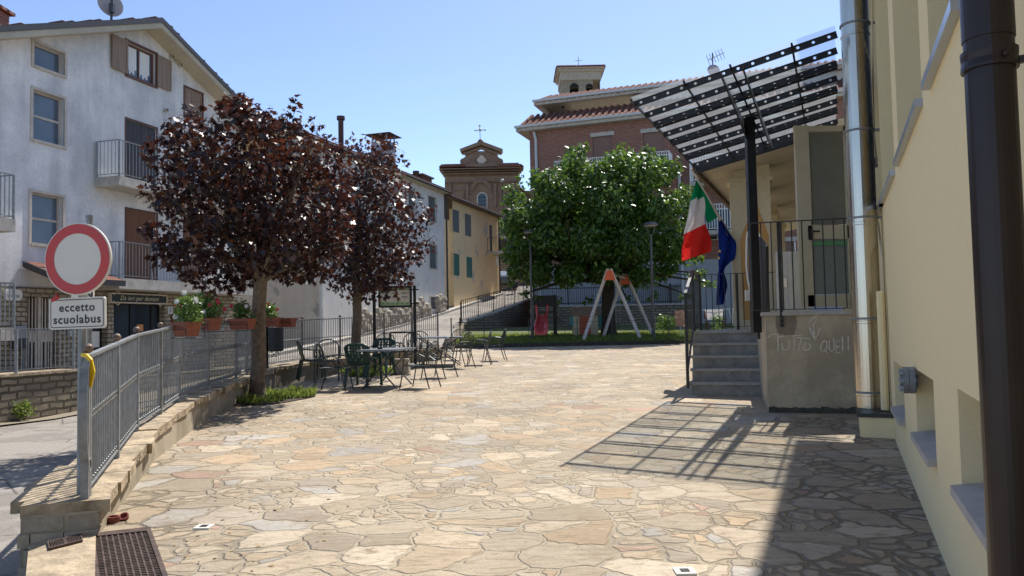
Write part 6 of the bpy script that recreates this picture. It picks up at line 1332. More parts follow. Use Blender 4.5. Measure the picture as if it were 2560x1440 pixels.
b = MB(); b.box(a0,a1,19.975,19.985,z0,z1); po = T.part('poster', b, M['boardp'], fr_)
b = MB(); b.box(a0,a1,19.970,19.974,z1-hh*.14,z1); T.part('green_header', b, M['boardg'], fr_)
b = MB(); n_ = 14; tp = [(a0+(a1-a0)*i/n_, 19.972, z0+hh*(.22+.03*math.sin(i*.9))) for i in range(n_+1)]; b.add([(a1,19.972,z0),(a0,19.972,z0)]+tp, [list(range(n_+3))]); T.part('green_band', b, M['boardlg'], fr_)
b = MB(); mx_ = Matrix.Rotation(R(90),4,'X')
for (tx, fx_, fz, hgt) in (('PARCO DELLE COLLINE', .55, .925, .07),):
    tm = text_mb(tx, hgt); b.extend(tm, Matrix.Translation((a0+(a1-a0)*fx_, 19.968, z0+hh*fz)) @ mx_)
T.part('header_lettering', b, M['boardp'], fr_); b = MB()
for cx in (.18, .5, .82):
    for cz in (.72,.69,.66,.50,.47,.44): w_ = (a1-a0)*(.09+.03*random.random()); x = a0+(a1-a0)*cx; b.box(x-w_, x+w_, 19.969, 19.973, z0+hh*cz, z0+hh*cz+.008)
    x = a0+(a1-a0)*cx; b.box(x-.012, x+.012, 19.969,19.973, z0+hh*.33, z0+hh*.33+.024)
T.part('small_text', b, M['greyp'], fr_); b = MB()
for i in range(6): x = a0+(a1-a0)*(.1+.16*i); b.ball((x,19.969,z0+hh*.12), .018, 8, 4)
T.part('logos', b, M['boardg'], fr_)
p0 = fr(893, 740, 19.2); b = MB(); b.box(p0.x-.035, p0.x+.035, 19.17, 19.24, gz(19.2), p0.z); solo('wooden_stake', b, M['frame_br'], 'brown square stake beside the trunk of the smaller copper-leaved tree', 'stake')
q0, q1 = fr(975, 832, 20.6), fr(1038, 832, 20.6); b = MB(); b.box(q0.x, q1.x, 20.58, 20.62, q0.z-.02, q0.z+.02); [b.box(x-.02, x+.02, 20.58, 20.62, gz(20.6), q0.z) for x in (q0.x, q1.x)]; solo('low_barrier', b, M['black'], 'low black metal hoop barrier under the information board', 'barrier')
# ------------------------------------------------------------------ chairs and tables
def metal_chair():
    T = Thing('metal_armchair', 'x', 'chair', (0,0,0)); r = .0125
    b = MB(); n_ = 8; rows = []
    for i in range(9):
        y = -.21+.45*i/8; z = .435-.02*math.sin(math.pi*i/8)+.0; rows.append((y, z))
    for (y0, z0), (y1, z1) in zip(rows[:-1], rows[1:]): b.hexa([(-.215,y0,z0),(.215,y0,z0),(.215,y1,z1),(-.215,y1,z1),(-.215,y0,z0+.008),(.215,y0,z0+.008),(.215,y1,z1+.008),(-.215,y1,z1+.008)])
    se = T.part('seat', b, M['chairseat']); b = MB(); b.tube([(-.225,-.2,.43),(-.225,.2,.44),(-.2,.25,.435),(.2,.25,.435),(.225,.2,.44),(.225,-.2,.43)], .011, 6); T.part('seat_rim', b, M['chairm'], se)
    b = MB(); loop = [(-.22,-.21,.43),(-.235,-.24,.56),(-.24,-.285,.70)] + [(-.24*math.cos(a), -.285-.045*math.sin(a), .70+.19*math.sin(a)) for a in [math.pi*i/10 for i in range(1, 10)]] + [(.24,-.285,.70),(.235,-.24,.56),(.22,-.21,.43)]
    b.tube(loop, r, 8)
    for i in range(7):
        x = -.165+.055*i; zt = .70+.19*math.sqrt(max(0,1-(x/.24)**2)); yt = -.285-.045*math.sqrt(max(0,1-(x/.24)**2)); b.tube([(x*.72,-.215,.44),(x*.95,-.255,.60),(x,yt+.02,(zt+.6)/2+.03),(x,yt,zt)], .0055, 5)
    T.part('backrest', b, M['chairm'])
    for sx in (-1, 1):
        b = MB(); b.tube([(sx*.25,.30,0),(sx*.25,.25,.22),(sx*.25,.215,.43)], r, 8); T.part('leg', b, M['chairm'])
        b = MB(); b.tube([(sx*.235,-.33,0),(sx*.23,-.26,.22),(sx*.222,-.205,.43)], r, 8); T.part('leg', b, M['chairm'])
        b = MB(); b.tube([(sx*.25,.215,.43),(sx*.26,.20,.56),(sx*.27,.13,.645),(sx*.275,.0,.665),(sx*.27,-.14,.65),(sx*.24,-.24,.60)], r, 8); b.tube([(sx*.25,.15,.44),(sx*.265,.06,.58),(sx*.27,-.06,.60),(sx*.25,-.2,.52)], .008, 6); T.part('armrest', b, M['chairm'])
    return T.o
def plastic_chair():
    T = Thing('plastic_armchair', 'x', 'chair', (0,0,0)); Mt = M['plgreen']
    def grid(fn, nu, nv, skip=lambda i, j: False):
        b = MB()
        for j in range(nv+1):
            for i in range(nu+1): b.v.append(Vector(fn(i/nu, j/nv)))
        for j in range(nv):
            for i in range(nu):
                if not skip(i, j): b.f.append([j*(nu+1)+i, j*(nu+1)+i+1, (j+1)*(nu+1)+i+1, (j+1)*(nu+1)+i]); b.m.append(0)
        return b
    def solid(o, t): md = o.modifiers.new('thickness', 'SOLIDIFY'); md.thickness = t; md.offset = 0
    b = grid(lambda u, v: ((u-.5)*.46*(1-.06*v), .24-.44*v, .43-.025*math.sin(v*3)+.03*(2*u-1)**2-.02*max(0,.15-v)*6), 10, 10); o = T.part('seat', b, Mt, smooth=True); solid(o, .02)
    def back(u, v):
        wd = (.25+.035*math.sin(v*1.6))*(1 if v < .75 else math.sqrt(max(.02, 1-((v-.75)/.27)**2))); x = (2*u-1)*wd; return (x, -.20-.12*v+.05*(2*u-1)**2, .44+.42*v)
    def sk(i, j): return (3 <= i <= 12 and 3 <= j <= 16 and i % 2 == 1 and j % 3 != 0 and ((i//2+j//3) % 2 == 0 or j > 9))
    b = grid(back, 16, 20, sk); o = T.part('backrest', b, Mt, smooth=True); solid(o, .014)
    for sx in (-1, 1):
        b = MB(); pr = [(sx*.235,-.24,.72),(sx*.27,-.17,.67),(sx*.285,-.02,.655),(sx*.28,.14,.65),(sx*.275,.22,.635)]
        for p, q in zip(pr[:-1], pr[1:]): b.bar(p, q, .055, .018)
        T.part('armrest', b, Mt)
        b = MB(); b.hexa([(sx*.27-.022,.25,0),(sx*.27+.022,.25,0),(sx*.27+.022,.285,0),(sx*.27-.022,.285,0),(sx*.27-.03,.19,.64),(sx*.27+.03,.19,.64),(sx*.27+.03,.235,.64),(sx*.27-.03,.235,.64)]); b.hexa([(sx*.27-.012,.21,.38),(sx*.27+.012,.21,.38),(sx*.27+.012,.23,.38),(sx*.27-.012,.23,.38),(sx*.21,.15,.43),(sx*.25,.15,.43),(sx*.25,.20,.43),(sx*.21,.20,.43)]); T.part('leg', b, Mt)
        b = MB(); b.hexa([(sx*.25-.02,-.31,0),(sx*.25+.02,-.31,0),(sx*.25+.02,-.27,0),(sx*.25-.02,-.27,0),(sx*.215-.045,-.225,.44),(sx*.215+.045,-.225,.44),(sx*.215+.045,-.18,.44),(sx*.215-.045,-.18,.44)]); T.part('leg', b, Mt)
    return T.o
def place(o, px, py, face, label, grp, scale=1.0, Y=None):
    p = ground(px, py); 
    if Y: p = at(px, py, Y); p.z = gz(Y)
    o.location = (p.x, p.y, gz(p.y)+.002); o.rotation_euler = (0.0, 0, R(face)-math.pi/2); o['label'] = label; o['group'] = grp; o['category'] = 'chair'; o.scale = (scale,)*3
    return o
mc = metal_chair(); pc_ = plastic_chair(); GM = 'metal armchairs around the tables'; GP = 'green plastic armchairs'
mlist = [(835,977,-5,'metal armchair left of the near table, nearest the camera and facing right','m'),(818,953,-80,'metal armchair just behind the nearest left metal armchair, its rounded back seen square on','m'),
 (1050,970,158,'metal armchair facing left, right of the near table in full sun','m'),(1098,944,150,'metal armchair behind the sunlit one right of the near table','m'),
 (1148,921,215,'metal armchair in front of the far table with its back toward the right','m'),(1198,912,178,'metal armchair right of the far table, second from the right end','m'),
 (1236,902,190,'rightmost metal armchair standing apart with its side to the camera','m'),(1140,893,250,'metal armchair on the far side of the far table','m'),
 (1046,896,270,'metal armchair behind the black board post, facing the camera','m'),(1028,912,268,'metal armchair just left of the far table','m'),(992,905,10,'metal armchair under the information board facing right','m'),(962,900,275,'leftmost metal armchair of the back row under the information board','m')]
for i, (x, y, fc_, lb, _) in enumerate(mlist):
    o = mc if i == 0 else copy_tree(mc); place(o, x, y, fc_, lb, GM, 1.0, Y={962:20.2, 992:19.7, 1046:21.2, 1028:19.9, 1140:22.6}.get(x))
for i, (x, y, fc_, lb) in enumerate([(908,966,72,'green plastic armchair seen from behind at the near side of the near table'),(950,941,255,'green plastic armchair across the near table facing the camera'),(778,922,20,'dark plastic armchair alone in the shade beside the railing')]):
    o = pc_ if i == 0 else copy_tree(pc_); place(o, x, y, fc_, lb, GP, 1.0, Y={778:17.2}.get(x))
def table(cx, cy, rot, w_, l_, label):
    T = Thing('folding_table', label, 'table', (0,0,0), 'folding metal tables'); b = MB(); b.box(-w_/2,w_/2,-l_/2,l_/2,.728,.745)
    for q_ in ((-w_/2,w_/2,-l_/2-.02,-l_/2),(-w_/2,w_/2,l_/2,l_/2+.02),(-w_/2-.02,-w_/2,-l_/2-.02,l_/2+.02),(w_/2,w_/2+.02,-l_/2-.02,l_/2+.02)): b.box(*q_, .715, .748)
    T.part('tabletop', b, M['tabtop'])
    for y in (-l_/2+.15, l_/2-.15):
        for s_ in (-1, 1): b = MB(); b.tube([(-s_*(w_/2-.02), y+.02*s_, 0), (s_*(w_/2-.08), y+.02*s_, .71)], .014, 8); T.part('leg', b, M['chairm'])
    b = MB(); b.tube([(-w_/2+.05,-l_/2+.15,.2),(-w_/2+.05,l_/2-.15,.2)], .01, 6); b.tube([(w_/2-.05,-l_/2+.15,.2),(w_/2-.05,l_/2-.15,.2)], .01, 6)
    T.part('stretcher', b, M['chairm']); T.o.location = (cx, cy, gz(cy)+.002); T.o.rotation_euler = (0,0,R(rot)); return T
table(-2.47, 15.35, -8, .74, 1.35, 'grey-topped folding metal table with an ashtray, nearest the camera'); table(-1.95, 20.8, 3, 1.15, 1.3, 'grey-topped folding metal table farther back beside the playground side')
p = at(950, 862, 15.0); b = MB(); b.lathe([(.045,0),(.06,.035),(.055,.037),(.04,.012)], 16, Matrix.Translation((p.x, 15.0, gz(15.35)+.752))); solo('ashtray', b, M['black'], 'small black ashtray on the near table', 'ashtray')
p = ground(1004, 937); b = MB(); b.hexa([(p.x-.2,p.y,gz(p.y)-.02),(p.x+.17,p.y,gz(p.y)-.02),(p.x+.17,p.y+.33,gz(p.y)-.02),(p.x-.2,p.y+.33,gz(p.y)-.02),(p.x-.18,p.y+.03,gz(p.y)+.36),(p.x+.15,p.y+.03,gz(p.y)+.36),(p.x+.15,p.y+.3,gz(p.y)+.36),(p.x-.18,p.y+.3,gz(p.y)+.36)]); b.tube([(p.x,p.y+.16,gz(p.y)+.35),(p.x,p.y+.16,gz(p.y)+.42)], .03, 10)
solo('parasol_base', b, M['oldstone'], 'pale concrete parasol base block under the near table', 'parasol base')
p = ground(1030, 949); b = MB(); b.ball((p.x,p.y,gz(p.y)+.02), .05, 6, 4, 0, .4); b.ball((p.x+.08,p.y+.03,gz(p.y)+.015), .04, 6, 4, 0, .4); solo('crumpled_paper', b, M['signw'], 'crumpled white paper on the paving under the near table', 'litter')
# ------------------------------------------------------------------ playground
def zlawn(Y): return zl(Y)
def lamp(px, Yl, ytop, label):
    base = at(px, 845, Yl); hx = at(px-8, ytop, Yl); zb = zl(Yl); zt = hx.z; x0 = (base.x+hx.x)/2
    T = Thing('street_lamp', label, 'street lamp', (x0, Yl, zb), 'playground lamp posts'); hd = .52; b = MB(); b.tube([(x0,Yl,zb-.1),(x0,Yl,zb+.9),(x0,Yl,zb+.92),(x0,Yl,zt-hd-.05),(x0,Yl,zt-hd-.04),(x0,Yl,zt-hd+.03)], [.07,.07,.05,.042,.06,.05], 12); T.part('pole', b, M['lampm'])
    for k in range(4):
        a = math.pi/4+k*math.pi/2; b = MB(); b.tube([(x0+.04*math.cos(a),Yl+.04*math.sin(a),zt-hd),(x0+.15*math.cos(a),Yl+.15*math.sin(a),zt-hd+.10),(x0+.20*math.cos(a),Yl+.20*math.sin(a),zt-.2),(x0+.24*math.cos(a),Yl+.24*math.sin(a),zt-.12)], .013, 6); T.part('arm', b, M['lampm'])
    b = MB(); b.lathe([(.30,-.13),(.315,-.12),(.29,-.06),(.20,0),(.08,.03),(0,.035)], 20, Matrix.Translation((x0,Yl,zt-.02))); T.part('hood', b, M['lampm'], smooth=True)
    b = MB(); b.lathe([(.27,-.01),(.2,-.035),(0,-.04)], 16, Matrix.Translation((x0,Yl,zt-.14))); T.part('diffuser', b, M['lampgl'])
lamp(1332, 31.5, 573, 'lantern lamp post left of the green tree beside the red slide'); lamp(1634, 30.0, 555, 'lantern lamp post right of the green tree beside the swing')
# swing
T = Thing('swing', 'wooden A-frame swing with orange corner brackets on the lawn', 'swing', at(1530, 850, 31))
A0 = at(1523, 676, 30.2); A1_ = at(1562, 688, 32.6)
ft = [at(1457, 846, 30.2), at(1603, 846, 30.2), at(1507, 836, 32.6), at(1634, 833, 32.6)]
for i, (f_, a_) in enumerate(zip(ft, (A0, A0, A1_, A1_))):
    a2 = Vector((a_.x+(.07 if i % 2 else -.07), a_.y, a_.z)); f_ = Vector(f_); f_.z = zl(f_.y)-.05; b = MB(); b.tube([f_, f_+(a2-f_)*1.02], .068, 10); T.part('leg', b, M['swingwd'], smooth=True)
b = MB(); b.tube([A0-Vector((0,0,.12)), A1_-Vector((0,0,.12))], .055, 10); T.part('top_beam', b, M['swingwd'], smooth=True)
for a_ in (A0, A1_):
    b = MB(); y0 = a_.y-.08; b.slab([(a_.x-.11,y0,a_.z-.02),(a_.x+.11,y0,a_.z-.02),(a_.x+.22,y0,a_.z-.38),(a_.x-.22,y0,a_.z-.38)], (0,.16,0)); T.part('corner_bracket', b, M['orangepl'])
b = MB(); m1_ = A0.lerp(A1_, .35); m2_ = A0.lerp(A1_, .62); zs_ = 1.5
for m_ in (m1_, m2_): b.tube([m_-Vector((0,0,.15)), Vector((m_.x, m_.y, zs_))], .012, 5)
T.part('chain', b, M['galv']); b = MB(); b.bar((m1_.x,m1_.y,zs_), (m2_.x,m2_.y,zs_), .2, .04); T.part('swing_seat', b, M['black'])
# slide with play tower
T = Thing('slide', 'small red plastic slide attached to a dark play tower', 'slide', at(1352, 835, 32.2)); Yb, Yt_ = 31.6, 33.6
prof_ = [(834,13,31.3),(831,17,31.35),(826,18,31.5),(820,17.5,31.9),(812,16,32.3),(803,14,32.8),(794,13,33.2),(786,12.5,33.6)]
b = MB(); 
for i, (yy, hw, Y_) in enumerate(prof_):
    c = at(1352+i*.5, yy, Y_); wd = hw/F*Y_; rg = [(-1,.17),(-.86,.19),(-.72,.06),(-.35,0),(.35,0),(.72,.06),(.86,.19),(1,.17),(.95,-.05),(-.95,-.05)]
    k = len(b.v); b.v += [Vector((c.x+u*wd, Y_, c.z+z)) for u, z in rg]; n_ = len(rg)
    if i: [ (b.f.append([k-n_+j, k-n_+(j+1)%n_, k+(j+1)%n_, k+j]), b.m.append(0)) for j in range(n_)]
    else: b.f.append(list(range(n_))); b.m.append(0)
T.part('chute', b, M['redpl'], smooth=False)
for sx in (-1, 1): c = at(1355+sx*13, 788, Yt_); d = at(1355+sx*14, 763, Yt_); b = MB(); b.tube([c, d], .04, 8); T.part('handle', b, M['redpl'])
b = MB(); q0, q1 = fr(1340,800,33.75), fr(1388,737,33.75)
for x in (q0.x, q1.x):
    for yy in (33.8, 34.9): b.box(x-.05, x+.05, yy-.05, yy+.05, zl(34)-.1, q1.z+.0)
b.box(q0.x, q1.x, 33.76, 33.8, q0.z+.55, q1.z-.02); b.box(q0.x, q1.x, 33.8, 34.9, q0.z+.3, q0.z+.36); b.box(q0.x+.02, q0.x+.06, 33.8, 34.9, q0.z+.3, q1.z)
T.part('play_tower', b, M['board']); b = MB()
for (xa, ya, xb, yb) in ((1387,760,1430,794),(1387,790,1430,820)): b.tube([fr(xa,ya,34), fr(xb,yb,34)], .03, 6)
T.part('ramp_rail', b, M['galv'])
# playhouse
YH = 33.5; T = Thing('playhouse', 'small plastic toy house with shingled roof, red door and teal shutters', 'playhouse', fr(1464, 832, YH)); b = MB()
h0, h1 = fr(1434,834,YH), fr(1495,787,YH); b.box(h0.x,h1.x,YH,YH+.9,zl(YH),h1.z); T.part('wall', b, M['cream']); r0_, r1_ = fr(1430,788,YH), fr(1498,766,YH)
b = MB(); zr = r0_.z; b.hexa([(r0_.x,YH-.12,zr),(r1_.x,YH-.12,zr),(r1_.x,YH+1.0,zr),(r0_.x,YH+1.0,zr),(r0_.x+.05,YH+.3,r1_.z),(r1_.x-.05,YH+.3,r1_.z),(r1_.x-.05,YH+.6,r1_.z),(r0_.x+.05,YH+.6,r1_.z)]); T.part('roof', b, M['shing'])
b = MB(); d0, d1 = fr(1449,832,YH), fr(1476,788,YH); b.box(d0.x,d1.x,YH-.03,YH-.002,zl(YH)+.02,d1.z-.02); do_ = T.part('door', b, M['orangedoor'])
b = MB(); b.ball((d1.x-.06,YH-.04,(zl(YH)+d1.z)/2), .02, 6, 4); T.part('door_knob', b, M['cream'], do_)
for (xa, xb) in ((1427,1434),(1495,1504)): b = MB(); p0, p1 = fr(xa,815,YH), fr(xb,790,YH); b.box(p0.x,p1.x,YH+.1,YH+.5,p0.z,p1.z); T.part('shutter', b, M['teal'])
# washing
T = Thing('clothes_airer', 'folding clothes airer with washing on the lawn behind the stair railing', 'clothes airer', fr(1760, 820, 31.5)); b = MB(); Yc = 31.5
a_, c_ = fr(1700,777,Yc), fr(1832,772,Yc); b.tube([a_, c_], .012, 6); b.tube([a_+Vector((0,.6,0)), c_+Vector((0,.6,0))], .012, 6)
for p in (a_, c_): b.tube([p, Vector((p.x+.1,Yc+.6,zl(Yc)))], .012, 6); b.tube([p+Vector((0,.6,0)), Vector((p.x+.1,Yc,zl(Yc)))], .012, 6)
T.part('frame', b, M['whitem'])
def towel(x0, x1, yt, yb, Y, mat, label, sk=0):
    b = MB(); n_ = 10
    for j in range(9):
        for i in range(n_+1): t = i/n_; v = j/8; p = fr(x0+(x1-x0)*t+sk*v*(1-t), yt+(yb-yt)*v, Y); b.v.append(p+Vector((0, .05*math.sin(t*8+v*2)*v-.02, 0)))
    for j in range(8):
        for i in range(n_): b.f.append([j*(n_+1)+i, j*(n_+1)+i+1, (j+1)*(n_+1)+i+1, (j+1)*(n_+1)+i]); b.m.append(0)
    solo('towel', b, M[mat], label, 'towel', smooth=True)
towel(1685,1714,776,817,31.2,'towel1','tan towel hanging at the left end of the washing', 5); towel(1762,1807,774,799,31.45,'towel2','white cloth hanging behind the stair railing bars', 5)
b = MB(); p0, p1 = fr(1765,803,33), fr(1815,803,33); b.box(p0.x,p1.x,33,33.3,p0.z-.03,p0.z); b.box(p0.x,p1.x,33.3,33.34,p0.z+.1,p0.z+.4); b.box(p0.x+.05,p0.x+.1,33,33.3,zl(33),p0.z-.031); b.box(p1.x-.1,p1.x-.05,33,33.3,zl(33),p0.z-.031)
solo('garden_bench', b, M['frame_br'], 'low wooden bench under the white cloth behind the stairs', 'bench')
# gazebo
Yg = 48.5; T = Thing('gazebo_tent', 'pale green canvas gazebo on the terrace behind the playground', 'gazebo', fr(1790, 780, Yg)); g0_, g1_, gt = fr(1722,722,Yg), fr(1856,722,Yg), fr(1788,676,Yg+1.6); b = MB()
zv = g0_.z; b.add([(g0_.x,Yg,zv),(g1_.x,Yg,zv),(g1_.x,Yg+3.2,zv),(g0_.x,Yg+3.2,zv),(gt.x,Yg+1.6,gt.z)], [(0,1,4),(1,2,4),(2,3,4),(3,0,4)])
n_ = 8
for i in range(n_):
    xa = g0_.x+(g1_.x-g0_.x)*i/n_; xb = g0_.x+(g1_.x-g0_.x)*(i+1)/n_; b.add([(xa,Yg,zv),(xb,Yg,zv),(xb,Yg,zv-.22),((xa+xb)/2,Yg,zv-.34),(xa,Yg,zv-.22)], [(4,3,2,1,0)])
T.part('canvas', b, M['tent']); 
for x in (g0_.x+.05, g1_.x-.05):
    for yy in (Yg+.05, Yg+3.1): b = MB(); b.tube([(x,yy,zbk),(x,yy,zv)], .03, 6); T.part('leg', b, M['whitem'])
# terrace fence on the playground wall
FN = Thing('terrace_fence', 'long dark barred fence on top of the dark playground wall', 'fence', (6, 46.8, zbk)); b = MB(); zf = zbk+.11
for zz in (.12, 1.02): b = MB(); b.bar((1.2,46.8,zf+zz), (16,46.8,zf+zz), .05, .05); FN.part('rail', b, M['black'])
b = MB()
for i in range(112): x = 1.25+.13*i; b.bar((x,46.8,zf), (x,46.8,zf+1.15), .025, .025, (1,0,0))
FN.part('bars', b, M['black'])
for i in range(8): b = MB(); b.bar((1.3+2.05*i,46.8,zf-.05), (1.3+2.05*i,46.8,zf+1.2), .07, .07, (1,0,0)); FN.part('post', b, M['black'])
# lane fence
LF = Thing('lane_fence', 'black iron bar fence climbing beside the sunlit lane', 'fence', (-1.5, 46, 2)); pts = [Vector((xa+.15, a, zroad(a)+.13)) for a, xa in [(40.9,-2.86),(42.0,-2.9),(46.4,-1.28),(52,.62),(54,1.25)]]
b = MB(); railing(b, pts, 1.12, .28, .028, .06, .045, posts=False); LF.part('bars', b, M['black'])
for a_, c_ in zip(pts[:-1], pts[1:]):
    k = max(1, round((c_-a_).length/2.2))
    for i in range(k): p = a_.lerp(c_, i/k); b = MB(); b.bar(p-Vector((0,0,.1)), p+Vector((0,0,1.16)), .06, .06, (1,0,0)); LF.part('post', b, M['black'])
LP_ = [Vector((-2.3,29.2,.86)), Vector((-2.35,33,.98)), Vector((-2.5,38,1.1))]
# wire fence at the lawn edge
WF = Thing('wire_fence', 'thin dark wire fence with posts along the front of the lawn', 'fence', (3, 29.25, .86)); b = MB()
for zz in (.25,.5,.75,.95): b.tube([(-2.3,29.25,.86+zz),(6.9,29.25,.86+zz)], .004, 4)
WF.part('wires', b, M['black'])
for px in (1128,1150,1172,1210,1322,1443,1530,1672,1742): x = at(px, 820, 29.25).x; b = MB(); b.tube([(x,29.25,.7),(x,29.25,1.86 if px < 1200 else 1.75)], .026 if px < 1160 else .018, 6); WF.part('post', b, M['dkmetal'] if px > 1200 else M['bark2'])
p = at(1124, 826, 28.3); b = MB(); [b.ball((p.x+dx,28.3+dy,gz(28)+.1+dz), r_, 7, 5, 0, .9) for dx, dy, dz, r_ in ((0,0,0,.2),(.02,.03,.22,.17),(-.12,.1,.05,.18))]; solo('boundary_stone', b, M['oldstone'], 'small weathered upright stone at the lane corner where the railing ends', 'stone')
# car
def car():
    cx = at(1268, 720, 62.5).x; Yc = 62.5; zr = zroad(Yc)+.0; T = Thing('parked_car', 'dark car parked at the head of the lane beyond the ochre house', 'car', (cx, Yc, zr))
    prof = [(-2.0,.35),(-2.05,.62),(-1.9,.86),(-1.0,.98),(-.35,1.38),(.9,1.42),(1.6,1.02),(2.0,.95),(2.05,.5),(1.95,.3)]
    b = MB(); hw = .85; L_ = [Vector((cx-hw, Yc+y, zr+z)) for y, z in prof]; b.slab(L_, (2*hw,0,0)); T.part('body', b, M['carp'])
    b = MB(); b.hexa([(cx-.72,Yc-1.02,zr+1.0),(cx+.72,Yc-1.02,zr+1.0),(cx+.72,Yc-.98,zr+1.02),(cx-.72,Yc-.98,zr+1.02),(cx-.62,Yc-.42,zr+1.37),(cx+.62,Yc-.42,zr+1.37),(cx+.62,Yc-.38,zr+1.38),(cx-.62,Yc-.38,zr+1.38)]); T.part('windscreen', b, M['carglass'])
    for sx in (-1,1):
        b = MB(); x = cx+sx*.853; b.slab([(x,Yc-.85,zr+1.0),(x,Yc-.35,zr+1.33),(x,Yc+.85,zr+1.36),(x,Yc+1.4,zr+1.02)], (sx*.006,0,0)); T.part('side_window', b, M['glass'])
        b = MB(); b.ball((cx+sx*.62,Yc-2.0,zr+.7), .11, 8, 5, 0, .7); T.part('headlight', b, M['lampgl'])
        for yy in (-1.3,1.25): b = MB(); b.tube([(cx+sx*.68,Yc+yy,zr+.31),(cx+sx*.87,Yc+yy,zr+.31)], .31, 16); T.part('wheel', b, M['black'])
car()
# person walking up the lane
def person():
    Yp = 57.5; p0 = at(1285, 743, Yp); z0 = zroad(Yp)+.01; root = Vector((p0.x, Yp, z0))
    J = dict(pel=(0,0,.92), spn=(0,.01,1.12), chs=(0,.0,1.32), nck=(0,.0,1.44), hd0=(0,-.01,1.52), hd1=(0,-.01,1.62),
      lh=(-.09,0,.88), lk=(-.10,.06,.48), la=(-.10,-.04,.09), lt=(-.10,.12,.04), rh=(.09,0,.88), rk=(.10,-.03,.48), ra=(.10,-.16,.11), rt=(.10,-.02,.03),
      ls=(-.17,0,1.37), le=(-.24,.03,1.12), lw=(-.25,-.03,.88), lhd=(-.25,-.04,.80), rs=(.17,0,1.37), re=(.25,.06,1.13), rw=(.27,.12,.92), rhd=(.27,.13,.84))
    E = [('pel','spn'),('spn','chs'),('chs','nck'),('nck','hd0'),('hd0','hd1'),('pel','lh'),('lh','lk'),('lk','la'),('la','lt'),('pel','rh'),('rh','rk'),('rk','ra'),('ra','rt'),('chs','ls'),('ls','le'),('le','lw'),('lw','lhd'),('chs','rs'),('rs','re'),('re','rw'),('rw','rhd')]
    Rr = dict(pel=.14, spn=.125, chs=.14, nck=.055, hd0=.085, hd1=.09, lh=.085, rh=.085, lk=.055, rk=.055, la=.035, ra=.035, lt=.03, rt=.03, ls=.06, rs=.06, le=.042, re=.042, lw=.03, rw=.03, lhd=.035, rhd=.035)
    names = list(J); me = bpy.data.meshes.new('person'); me.from_pydata([J[n] for n in names], [(names.index(a), names.index(c)) for a, c in E], []); me.materials.append(M['skin'])
    o = bpy.data.objects.new('person', me); C.objects.link(o); o.location = root
    sk = o.modifiers.new('skin', 'SKIN')
    if not me.skin_vertices: me.skin_vertices.new()
    for i, n in enumerate(names): me.skin_vertices[0].data[i].radius = (Rr[n], Rr[n])
    me.skin_vertices[0].data[0].use_root = True; o.modifiers.new('sub', 'SUBSURF').levels = 1; o.modifiers['sub'].render_levels = 1
    tag(o, 'person in grey top and dark knee-length skirt walking up the lane with a bag', 'person')
    def child(nm, b, mt_): c = mk(nm, b, M[mt_], o, (0,0,0), True); return c
    b = MB(); b.lathe([(.17,.86),(.165,1.0),(.16,1.15),(.185,1.32),(.15,1.42),(.075,1.46)], 16, Matrix.Diagonal((1.12,.85,1,1)))
    for s_ in (-1,1): b.tube([(s_*.15,0,1.39),(s_*.225,.02,1.22)], [.085,.07], 10)
    child('grey_top', b, 'shirt'); b = MB(); b.lathe([(.26,.42),(.235,.65),(.195,.85),(.165,.97)], 18, Matrix.Diagonal((1,.8,1,1))); child('skirt', b, 'skirt')
    b = MB(); b.ball((0,-.025,1.60), .112, 12, 8, 0, 1.08); child('hair', b, 'hair')
    b = MB(); b.hexa([(-.36,-.1,.58),(-.2,-.1,.58),(-.2,.12,.58),(-.36,.12,.58),(-.34,-.06,.82),(-.23,-.06,.82),(-.23,.08,.82),(-.34,.08,.82)]); x = solo('shopping_bag', MB().extend(b, Matrix.Translation(root)), M['black'], 'dark bag held low by the person on the lane', 'bag')
person()
# ------------------------------------------------------------------ ground fittings near the camera
def gq(px, py, dz=0): p = ground(px, py); return Vector((p.x, p.y, gz(p.y)+dz))
cA, cB, cC, cD = gq(228,1344), gq(372,1328), gq(447,1540), gq(252,1540)
def bl_(u, v, dz): p = (cA*(1-u)+cB*u)*(1-v)+(cD*(1-u)+cC*u)*v; return p+Vector((0,0,dz))
DG = Thing('drain_grate', 'large rusty cast iron drain grate in the paving at the lower left corner', 'drain grate', bl_(.5,.5,0)); b = MB(); b.add([bl_(0,0,.005), bl_(0,1,.005), bl_(1,1,.005), bl_(1,0,.005)], [(0,1,2,3)]); DG.part('pit', b, M['black']); b = MB()
def strip(u0, u1, v0, v1, z0=.006, z1=.02): b.hexa([bl_(u0,v1,z0), bl_(u1,v1,z0), bl_(u1,v0,z0), bl_(u0,v0,z0), bl_(u0,v1,z1), bl_(u1,v1,z1), bl_(u1,v0,z1), bl_(u0,v0,z1)])
for (u0,u1,v0,v1) in ((-.03,.05,-.02,1),(.95,1.03,-.02,1),(.05,.95,-.02,.04)): strip(u0,u1,v0,v1,.006,.024)
for i in range(1, 9): u = .05+.9*i/9; strip(u-.014, u+.014, .04, 1)
for j in range(1, 46): v = .04+.96*j/46; strip(.05, .95, v-.0038, v+.0038, .006, .017)
DG.part('grid', b, M['rust'])
cA, cB, cC, cD = gq(118,1372,.03), gq(203,1352,.03), gq(207,1368,.03), gq(122,1390,.03); b = MB()
DG2 = Thing('drain_grate', 'small rusty slotted drain strip beside the end of the low stone wall', 'drain grate', bl_(.5,.5,0)); b = MB(); b.add([bl_(0,0,.005), bl_(0,1,.005), bl_(1,1,.005), bl_(1,0,.005)], [(0,1,2,3)]); DG2.part('pit', b, M['black']); b = MB()
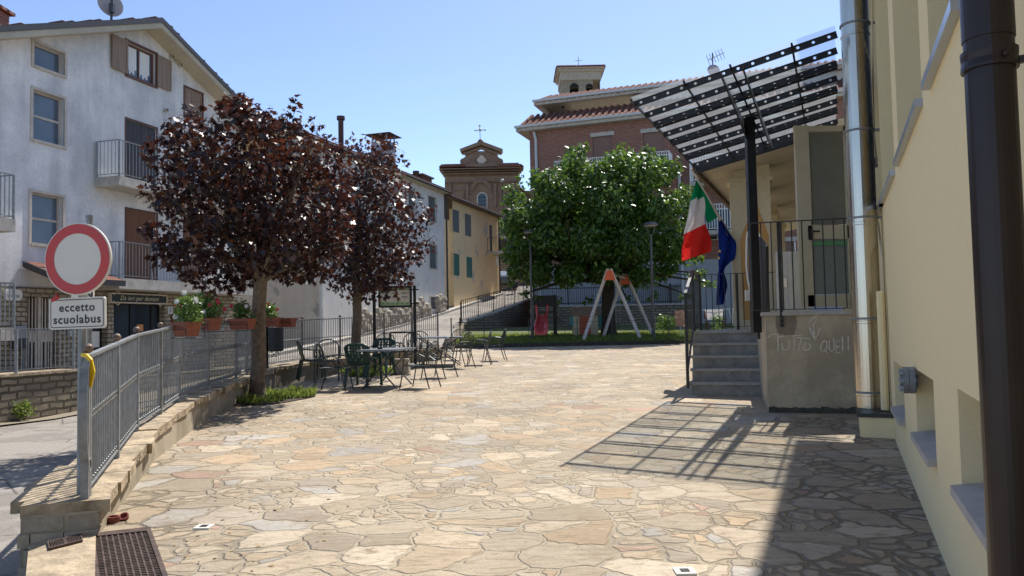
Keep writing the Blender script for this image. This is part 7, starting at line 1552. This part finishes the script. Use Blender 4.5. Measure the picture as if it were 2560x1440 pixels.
for (u0,u1,v0,v1) in ((0,.04,0,1),(.96,1,0,1),(.04,.96,0,.1),(.04,.96,.9,1),(.47,.53,.1,.9)): strip(u0,u1,v0,v1)
for i in range(1, 22): u = .04+.92*i/22; strip(u-.008,u+.008,.1,.9)
DG2.part('grid', b, M['rust'])
for nm_, pts, z, mt_, lb in (('stone_slab', [(72,1372),(240,1338),(236,1500),(60,1500)], .032, 'capst', 'pale stone edging slab beside the drain at the lower left corner'),):
    b = MB(); L_ = [gq(x, y, z) for x, y in pts]; b.slab(list(reversed(L_)), (0,0,-.2)); solo(nm_, b, M['capst'], lb, 'stone slab')
for (px, py, lb) in ((1712, 1431, 'small square ground spotlight in the paving at the bottom edge'), (510, 1319, 'small square ground spotlight in the paving near the drain')):
    p = gq(px, py); T = Thing('ground_light', lb, 'ground light', p, 'small square lights set in the paving'); b = MB(); s_ = .058; b.box(p.x-s_,p.x+s_,p.y-s_,p.y+s_,p.z-.01,p.z+.012); T.part('frame', b, M['signw']); b = MB(); b.box(p.x-.026,p.x+.026,p.y-.03,p.y+.03,p.z+.0125,p.z+.014); T.part('lens', b, M['black'])
p = gq(283, 1306); T = Thing('broken_pot', 'small broken terracotta pot ring lying by the low wall near the drain', 'broken pot', p); b = MB(); b.lathe([(.042,0),(.048,.03),(.048,.045),(.036,.045),(.034,.01),(.0,.008)], 18, Matrix.Translation(p)); T.part('pot', b, M['redclay']); b = MB(); b.lathe([(.03,0),(.036,.03),(.028,.03),(.02,.01)], 14, Matrix.Translation(p+Vector((.05,.07,.01))) @ Matrix.Rotation(.6,4,'X')); T.part('shard', b, M['redclay'])
lv = MB()
n_ = 260; X = np.concatenate([rng.uniform(-2.7,-1.2,110), rng.uniform(-4.2,-2.4,150)]); Y_ = np.concatenate([rng.uniform(4.6,7.5,110), rng.uniform(9.5,13.5,150)]); P_ = np.stack([X, Y_, .025*Y_+.004], 1)
keep = X > -3.0-(Y_-5.5)*.27; P_ = P_[keep]; k = len(P_)
o = leaf_mesh('fallen_leaves', P_, np.tile([0,0,1.], (k,1))+.3*rng.normal(size=(k,3)), rng.normal(size=(k,3)), .03+.03*rng.random(k), SMALL, M['dryleaf'], None, (0,0,0), .2, .3); tag(o, 'scattered dry leaves and bits on the paving along the low wall', 'leaves', kind='stuff')
